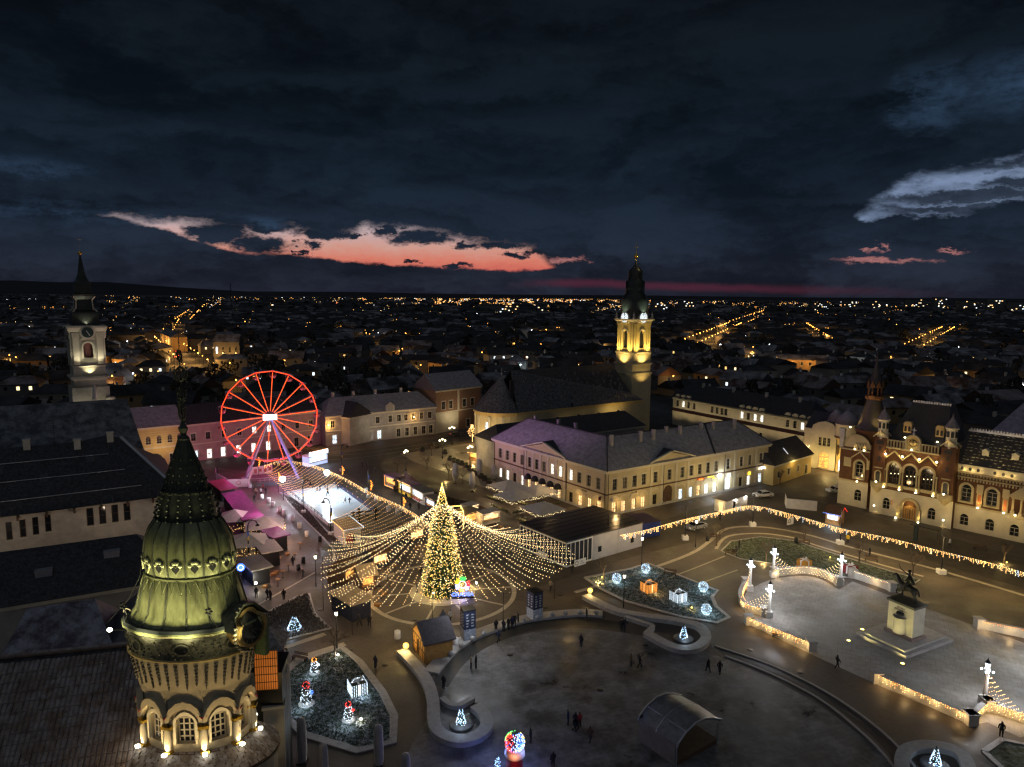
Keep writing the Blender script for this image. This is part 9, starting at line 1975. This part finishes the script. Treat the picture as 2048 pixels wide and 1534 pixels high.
for n,(y,x)in enumerate(cells):
 k=random.randrange(len(protos));W,D,h,rh,hip,w,r,c,cache=protos[k];rz=random.choice((rad(18),rad(18),rad(108),rad(35),rad(-50),rad(5)))
 if n<285:
  wi,ri=random.randrange(4),random.randrange(4)
  if(wi,ri)not in cache:cache[(wi,ri)]=(w.mesh('wall',WALLS[wi]),r.mesh('roof',ROOFS[ri]),c.mesh('chimney',STONE))
  wm,rm_,cm=cache[(wi,ri)]
  land=next(l for lim,l in LANDS if x/y*300<lim);litn=0
  t=thing('town_house','','house',(x,y,0),rz);obj('wall',wm,t);ro_=obj('roof',rm_,t);obj('chimney',cm,ro_)
  lit_h=random.random()<.55
  for q in range(3 if y<500 else 2):
   lt=lit_h and random.random()<.6;litn+=lt
   s_=random.choice((0,0,1));wmsh=WINLIT[random.randrange(3)]if lt else WINDARK
   px_=(-.3+.3*q)*W
   for sd_ in(1,-1):obj('window',wmsh if sd_==1 or not lt else WINDARK,t,(px_,-sd_*(D/2),h-2.6),0 if sd_==1 else pi)
  t['label']='%s %s house with %s %s'%(('pale','ochre','grey','whitish')[wi],'gabled' if hip<1 else 'hipped',('snow dusted roof','dark roof','black roof','brown tiled roof')[ri],('and lit windows ' if litn else '')+land);t['group']='town houses beyond the square'
 else:
  T=TR((x,y),rz);stuff_w.T=T;stuff_r.T=T
  stuff_w.add(w.v,w.f,0);stuff_r.add(r.v,r.f,random.randrange(3))
for i in range(1500):
 y=1500*(4.2)**random.random();x=random.uniform(-.8,.8)*y
 W,D,h,rh,hip,w,r,c,cache=random.choice(protos);T=TR((x,y),random.uniform(0,3))@Matrix.Scale(random.uniform(1,2.2),4);stuff_w.T=T;stuff_r.T=T;stuff_w.add(w.v,w.f,0);stuff_r.add(r.v,r.f,random.randrange(3))
stuff_w.build('distant_houses',TOWNGREY,None,kind='stuff');stuff_r.build('distant_roofs',ROOFS[:3],None,kind='stuff')
# crowns of town trees
trm=MB()
for i in range(150):z=random.uniform(.2,1);r_=.75*sin(z*2.6+.3)*random.uniform(.5,1);a=random.uniform(0,2*pi);p=Vector((r_*cos(a),r_*sin(a),z));u=Vector((random.uniform(-1,1),random.uniform(-1,1),random.uniform(-1,1)))*.16;v=Vector((random.uniform(-1,1),random.uniform(-1,1),random.uniform(-1,1)))*.16;trm.add([p-u,p+u,p+v],[(0,1,2)])
trm=trm.mesh('crown',M('town_foliage',(.05,.045,.035),.9,.5,.3));tk_=MB();tk_.cyl((0,0,0),(0,0,.5),.04,.03,5);tk_=tk_.mesh('trunk',BARK)
for i in range(190):
 y=random.uniform(230,950);x=random.uniform(-.75,.75)*y
 if not clear_of(x,y):continue
 t=thing('town_tree','bare dark tree among the town roofs '+next(l for lim,l in LANDS if x/y*300<lim),'tree',(x,y,0),0,'trees among the town roofs');obj('crown',trm,t);obj('trunk',tk_,t);s_=random.uniform(8,13);t.scale=(s_*.8,s_*.8,s_)
# street lamps of the lit streets
LM={}
def street_lamp(label,group,x,y,light=0,cool=False,h=7.5,k=1.0):
 band=0 if y<520 else 1 if y<900 else 2 if y<1600 else 3
 r_=(.34,.42,.62,1.15)[band]*k;key=(band,cool,h,k)
 if key not in LM:
  m=MB();m.cyl((0,0,0),(0,0,h),.10,.08,5);m.cyl((0,0,h),(0,-.9,h+.2),.06,.05,4);pm=m.mesh('post',METAL)
  m=MB();m.sphere((0,-.9,h),r_,6,4);hm_=m.mesh('lamp_head',E('street_cool%d'%band if cool else 'street_sodium%d'%band,(.85,.93,1)if cool else(1,.42,.07),(4.5,5,5.5,7)[band]));LM[key]=(pm,hm_)
 t=thing('street_lamp',label,'street lamp',(x,y,0),0,group);obj('post',LM[key][0],t);obj('lamp_head',LM[key][1],t)
 if light:lamp('POINT',(x,y-1.2,h-.8),light,SODIUM if not cool else COOL,None,.4)
def row(label,group,a,b,step,off,light,both=True,cool=False):
 a=Vector((*a,0));b=Vector((*b,0));d=b-a;L=d.length;d.normalize();nn=Vector((-d.y,d.x,0));s=0;i=0
 while s<L:
  for q in((-1,1)if both else(1,)):
   p=a+d*(s+random.uniform(-2,2))+nn*q*off;street_lamp(label,group,p.x,p.y,light if i%2==0 else 0,cool)
  s+=step*(1 if s<500 else 1.7);i+=1
row('amber street lamp along the long straight boulevard beyond the yellow church tower','lamps of the long boulevard',ROADS[0][0],ROADS[0][1],27,9,1300);row('amber street lamp along the far end of the long boulevard','lamps of the far boulevard',ROADS[1][0],ROADS[1][1],62,14,0)
row('amber street lamp along the short slanting street right of the boulevard','lamps of the slanting street',ROADS[2][0],ROADS[2][1],34,6,600,False);row('amber street lamp along the curved street at the far right','lamps of the far right street',ROADS[3][0],ROADS[3][1],32,7,650)
row('amber street lamp along the orange lit street left of the wheel','lamps of the orange street',ROADS[4][0],ROADS[4][1],24,7,1300);row('amber street lamp on the far street behind the orange lit junction','lamps of the far left street',ROADS[5][0],ROADS[5][1],60,10,0);row('amber street lamp in the short street beyond the dark church roof','lamps of the church street',ROADS[6][0],ROADS[6][1],26,6,600,False);row('amber street lamp beyond the orange lit junction','lamps of the junction',ROADS[7][0],ROADS[7][1],60,6,700,False)
for i in range(190):
 y=300*(5.0)**random.random();x=random.uniform(-.74,.74)*y
 if y<330 and-70<x<120:continue
 if not clear_of(x,y):continue
 c=random.random()<.2
 street_lamp('lone %s street lamp glowing among the dark roofs of the town'%('white' if c else 'amber'),'lone %s street lamps'%('white' if c else 'amber'),x,y,230 if y<850 else 0,c)
# the scatter of far lights out to the horizon
DC=[E('far_light_amber',(1,.43,.09),4.2),E('far_light_warm',(1,.66,.28),4),E('far_light_white',(.86,.93,1),3.6),E('far_light_red',(1,.08,.05),2.2)]
dm=[MB()for _ in DC]
def far_light(px,py,c,s=1.0):
 g=G(px,max(py,598.5+(px-1024)*.0088),0);
 if g.y>9500:g=g*(9500/g.y)
 r_=g.y*.00031*s;dm[c].octa((g.x,g.y,6+r_),r_)
pick=lambda:random.choices((0,1,2,3),(.56,.26,.16,.02))[0]
ax,ay=-12000.0,9000.0
for i in range(3600): # density grows towards the centre of the horizon
 u=random.random();px=random.gauss(1040,230)if u<.6 else random.uniform(200,2060);py=600+(px-1024)*.0088+abs(random.gauss(0,9 if u<.5 else 14))
 far_light(px,py,pick(),random.uniform(.6,1.5))
for i in range(2200):
 px=random.uniform(0,2060);py=608+75*random.random()**1.7;far_light(px,py,pick()if random.random()<.5 else 0,random.uniform(.5,1.6))
for x0,x1,yy,n,c in((600,1240,590,150,0),(850,1240,606,90,2),(230,520,594,40,2),(640,900,601,50,1),(12,100,592,26,2),(1330,1800,603,70,0),(1150,1245,605,60,1),(1480,1720,612,40,1)):
 for i in range(n):far_light(x0+(x1-x0)*(i+random.random()*.6)/n,yy+9+random.uniform(-1.5,1.5),c if random.random()<.8 else pick(),random.uniform(.7,1.15))
for q,mt_ in zip(dm,DC):q.build('distant_lights',mt_,None,kind='stuff')
# apartment blocks on the horizon
bw=MB();bw.box(-1.6,1.6,-.2,0,0,2.0);bwm=[bw.mesh('window',E('block_window_%d'%i,c,2.2))for i,c in enumerate(((1,.62,.25),(1,.85,.6),(.85,.95,1)))]
for i,(px,py,w,h)in enumerate(((1640,612,60,30),(1700,611,45,34),(1760,614,50,36),(1830,614,60,42),(1880,616,40,48),(1935,617,55,40),(1990,619,45,46),(2040,620,60,38),(1320,616,40,36),(1375,614,46,34),(1000,618,90,22),(1060,617,70,20),(560,612,60,18))):
 g=G(px,py+12);t=thing('apartment_block','dark %s apartment block on the horizon '%('tall slim' if h>w*.8 else 'tall broad' if h>33 else 'low broad')+('under the far right sky' if px>1600 else 'right of the yellow church tower' if px>1200 else 'beyond the christmas tree' if px>900 else 'beyond the wheel'),'apartment block',(g.x,g.y,0),random.uniform(-.4,.4),'apartment blocks on the horizon')
 m=MB();m.box(-w/2,w/2,0,16,0,h);m.build('wall',TOWNGREY,t);m=MB();m.box(-w/2-.5,w/2+.5,-.5,16.5,h,h+1.2);m.build('roof',FARROOF2,t)
 for q in range(12):obj('window',bwm[random.randrange(3)],t,(random.uniform(-.45,.45)*w,-.05,random.randint(1,int(h/3)-1)*3+.5))
g=G(462,600);t=thing('radio_mast','thin lattice radio mast on the horizon above the wheel','mast',(g.x*.35,g.y*.35,0));m=MB()
Hm=Zat(460,566,g.y*.35)
for a_ in range(4):m.cyl((3*cos(a_*pi/2),3*sin(a_*pi/2),0),(.6*cos(a_*pi/2),.6*sin(a_*pi/2),Hm),.35,.2,4)
for k in range(10):m.box(-2.8+k*.22,2.8-k*.22,-.15,.15,Hm*k/10,Hm*k/10+.5)
m.build('lattice',METAL,t)
# lit buildings one can pick out
def lit_row(label,pa,pb,h,rh,wall,n,lights,power,c=SODIUM,hip=1.0,arch=False,zw=2.2):
 a=G(*pa);b=G(*pb);d=b-a;W=d.length
 B=block('lit_town_building',label,(a.x,a.y),atan2(d.y,d.x),W,11,h,rh,wall,FARROOF,[(W*(i+.5)/n,h*.42,min(1.4,W/n*.5),h*.35,arch)for i in range(n)],hip,lit_=[LITCOOL if i==0 else None for i in range(n)],cornice=False)
 for i in range(lights):lamp('POINT',(W*(i+.5)/lights,-4.5,5.5),power,c,B,.3)
lit_row('long low amber lit building right of the yellow church tower',(1512,736),(1662,741),6,3,FARWALL2,9,5,260);lit_row('amber lit building behind the spire of the red brick palace',(1752,752),(1848,744),6,3,FARWALL2,5,3,330)
lit_row('yellow corner building on the orange lit street',(322,692),(344,704),11,4,FARWALL2,3,2,700);lit_row('amber house front beside the pale church tower',(225,742),(266,745),7,3,FARWALL2,3,2,420);lit_row('ornate gabled front lit amber near the orange street',(296,726),(346,718),8,3,FARWALL,3,2,260)
lit_row('amber lit hall with tall arched windows above the wheel',(428,724),(480,724),13,5,TOWNGREY,4,2,330,arch=True);lit_row('amber lit house row beyond the dark church roof',(1150,712),(1215,706),7,4,FARWALL,4,2,330);lit_row('small amber lit house front between roofs above the row house',(868,748),(888,746),6,3,FARWALL,1,1,300);lit_row('amber lit shed front between the wheel and the dark church',(606,735),(628,735),8,3,FARWALL2,2,1,330)
a=G(1012,752);b=G(1052,752);B=block('teal_lit_gable_house','pale house gable lit teal behind the dark church roof',(a.x,a.y),0,(b-a).length,9,8,3.5,M('white_gable',(.5,.52,.5),.9,.1,.3),FARROOF,[(3,1,1.2,1.6,False),(7,1,1.2,1.6,False)],(b-a).length*.5,cornice=False);lamp('POINT',(5,-5,4),420,(.45,1,.9),B,.3)
for i in range(10):
 a=Vector((*ROADS[4][0],0)).lerp(Vector((*ROADS[4][1],0)),.1+.05*i);c=i%3!=0;t=thing('distant_car','distant car with glowing %s lights on the orange lit street'%('red' if c else 'white'),'car',(a.x+random.uniform(-3,3),a.y,0),-.9,'cars on the orange lit street');m=MB();m.box(-2,2,-.85,.85,.3,.9);m.box(-1,1.2,-.75,.75,.9,1.4);m.build('body',DCAR,t)
 for s_ in(-.6,.6):m=MB();m.octa((2.05,s_,.75),.3);m.build('tail_light' if c else 'headlight',E('car_red_far',(1,.05,.03),6)if c else E('car_white_far',(1,.95,.85),6),t)
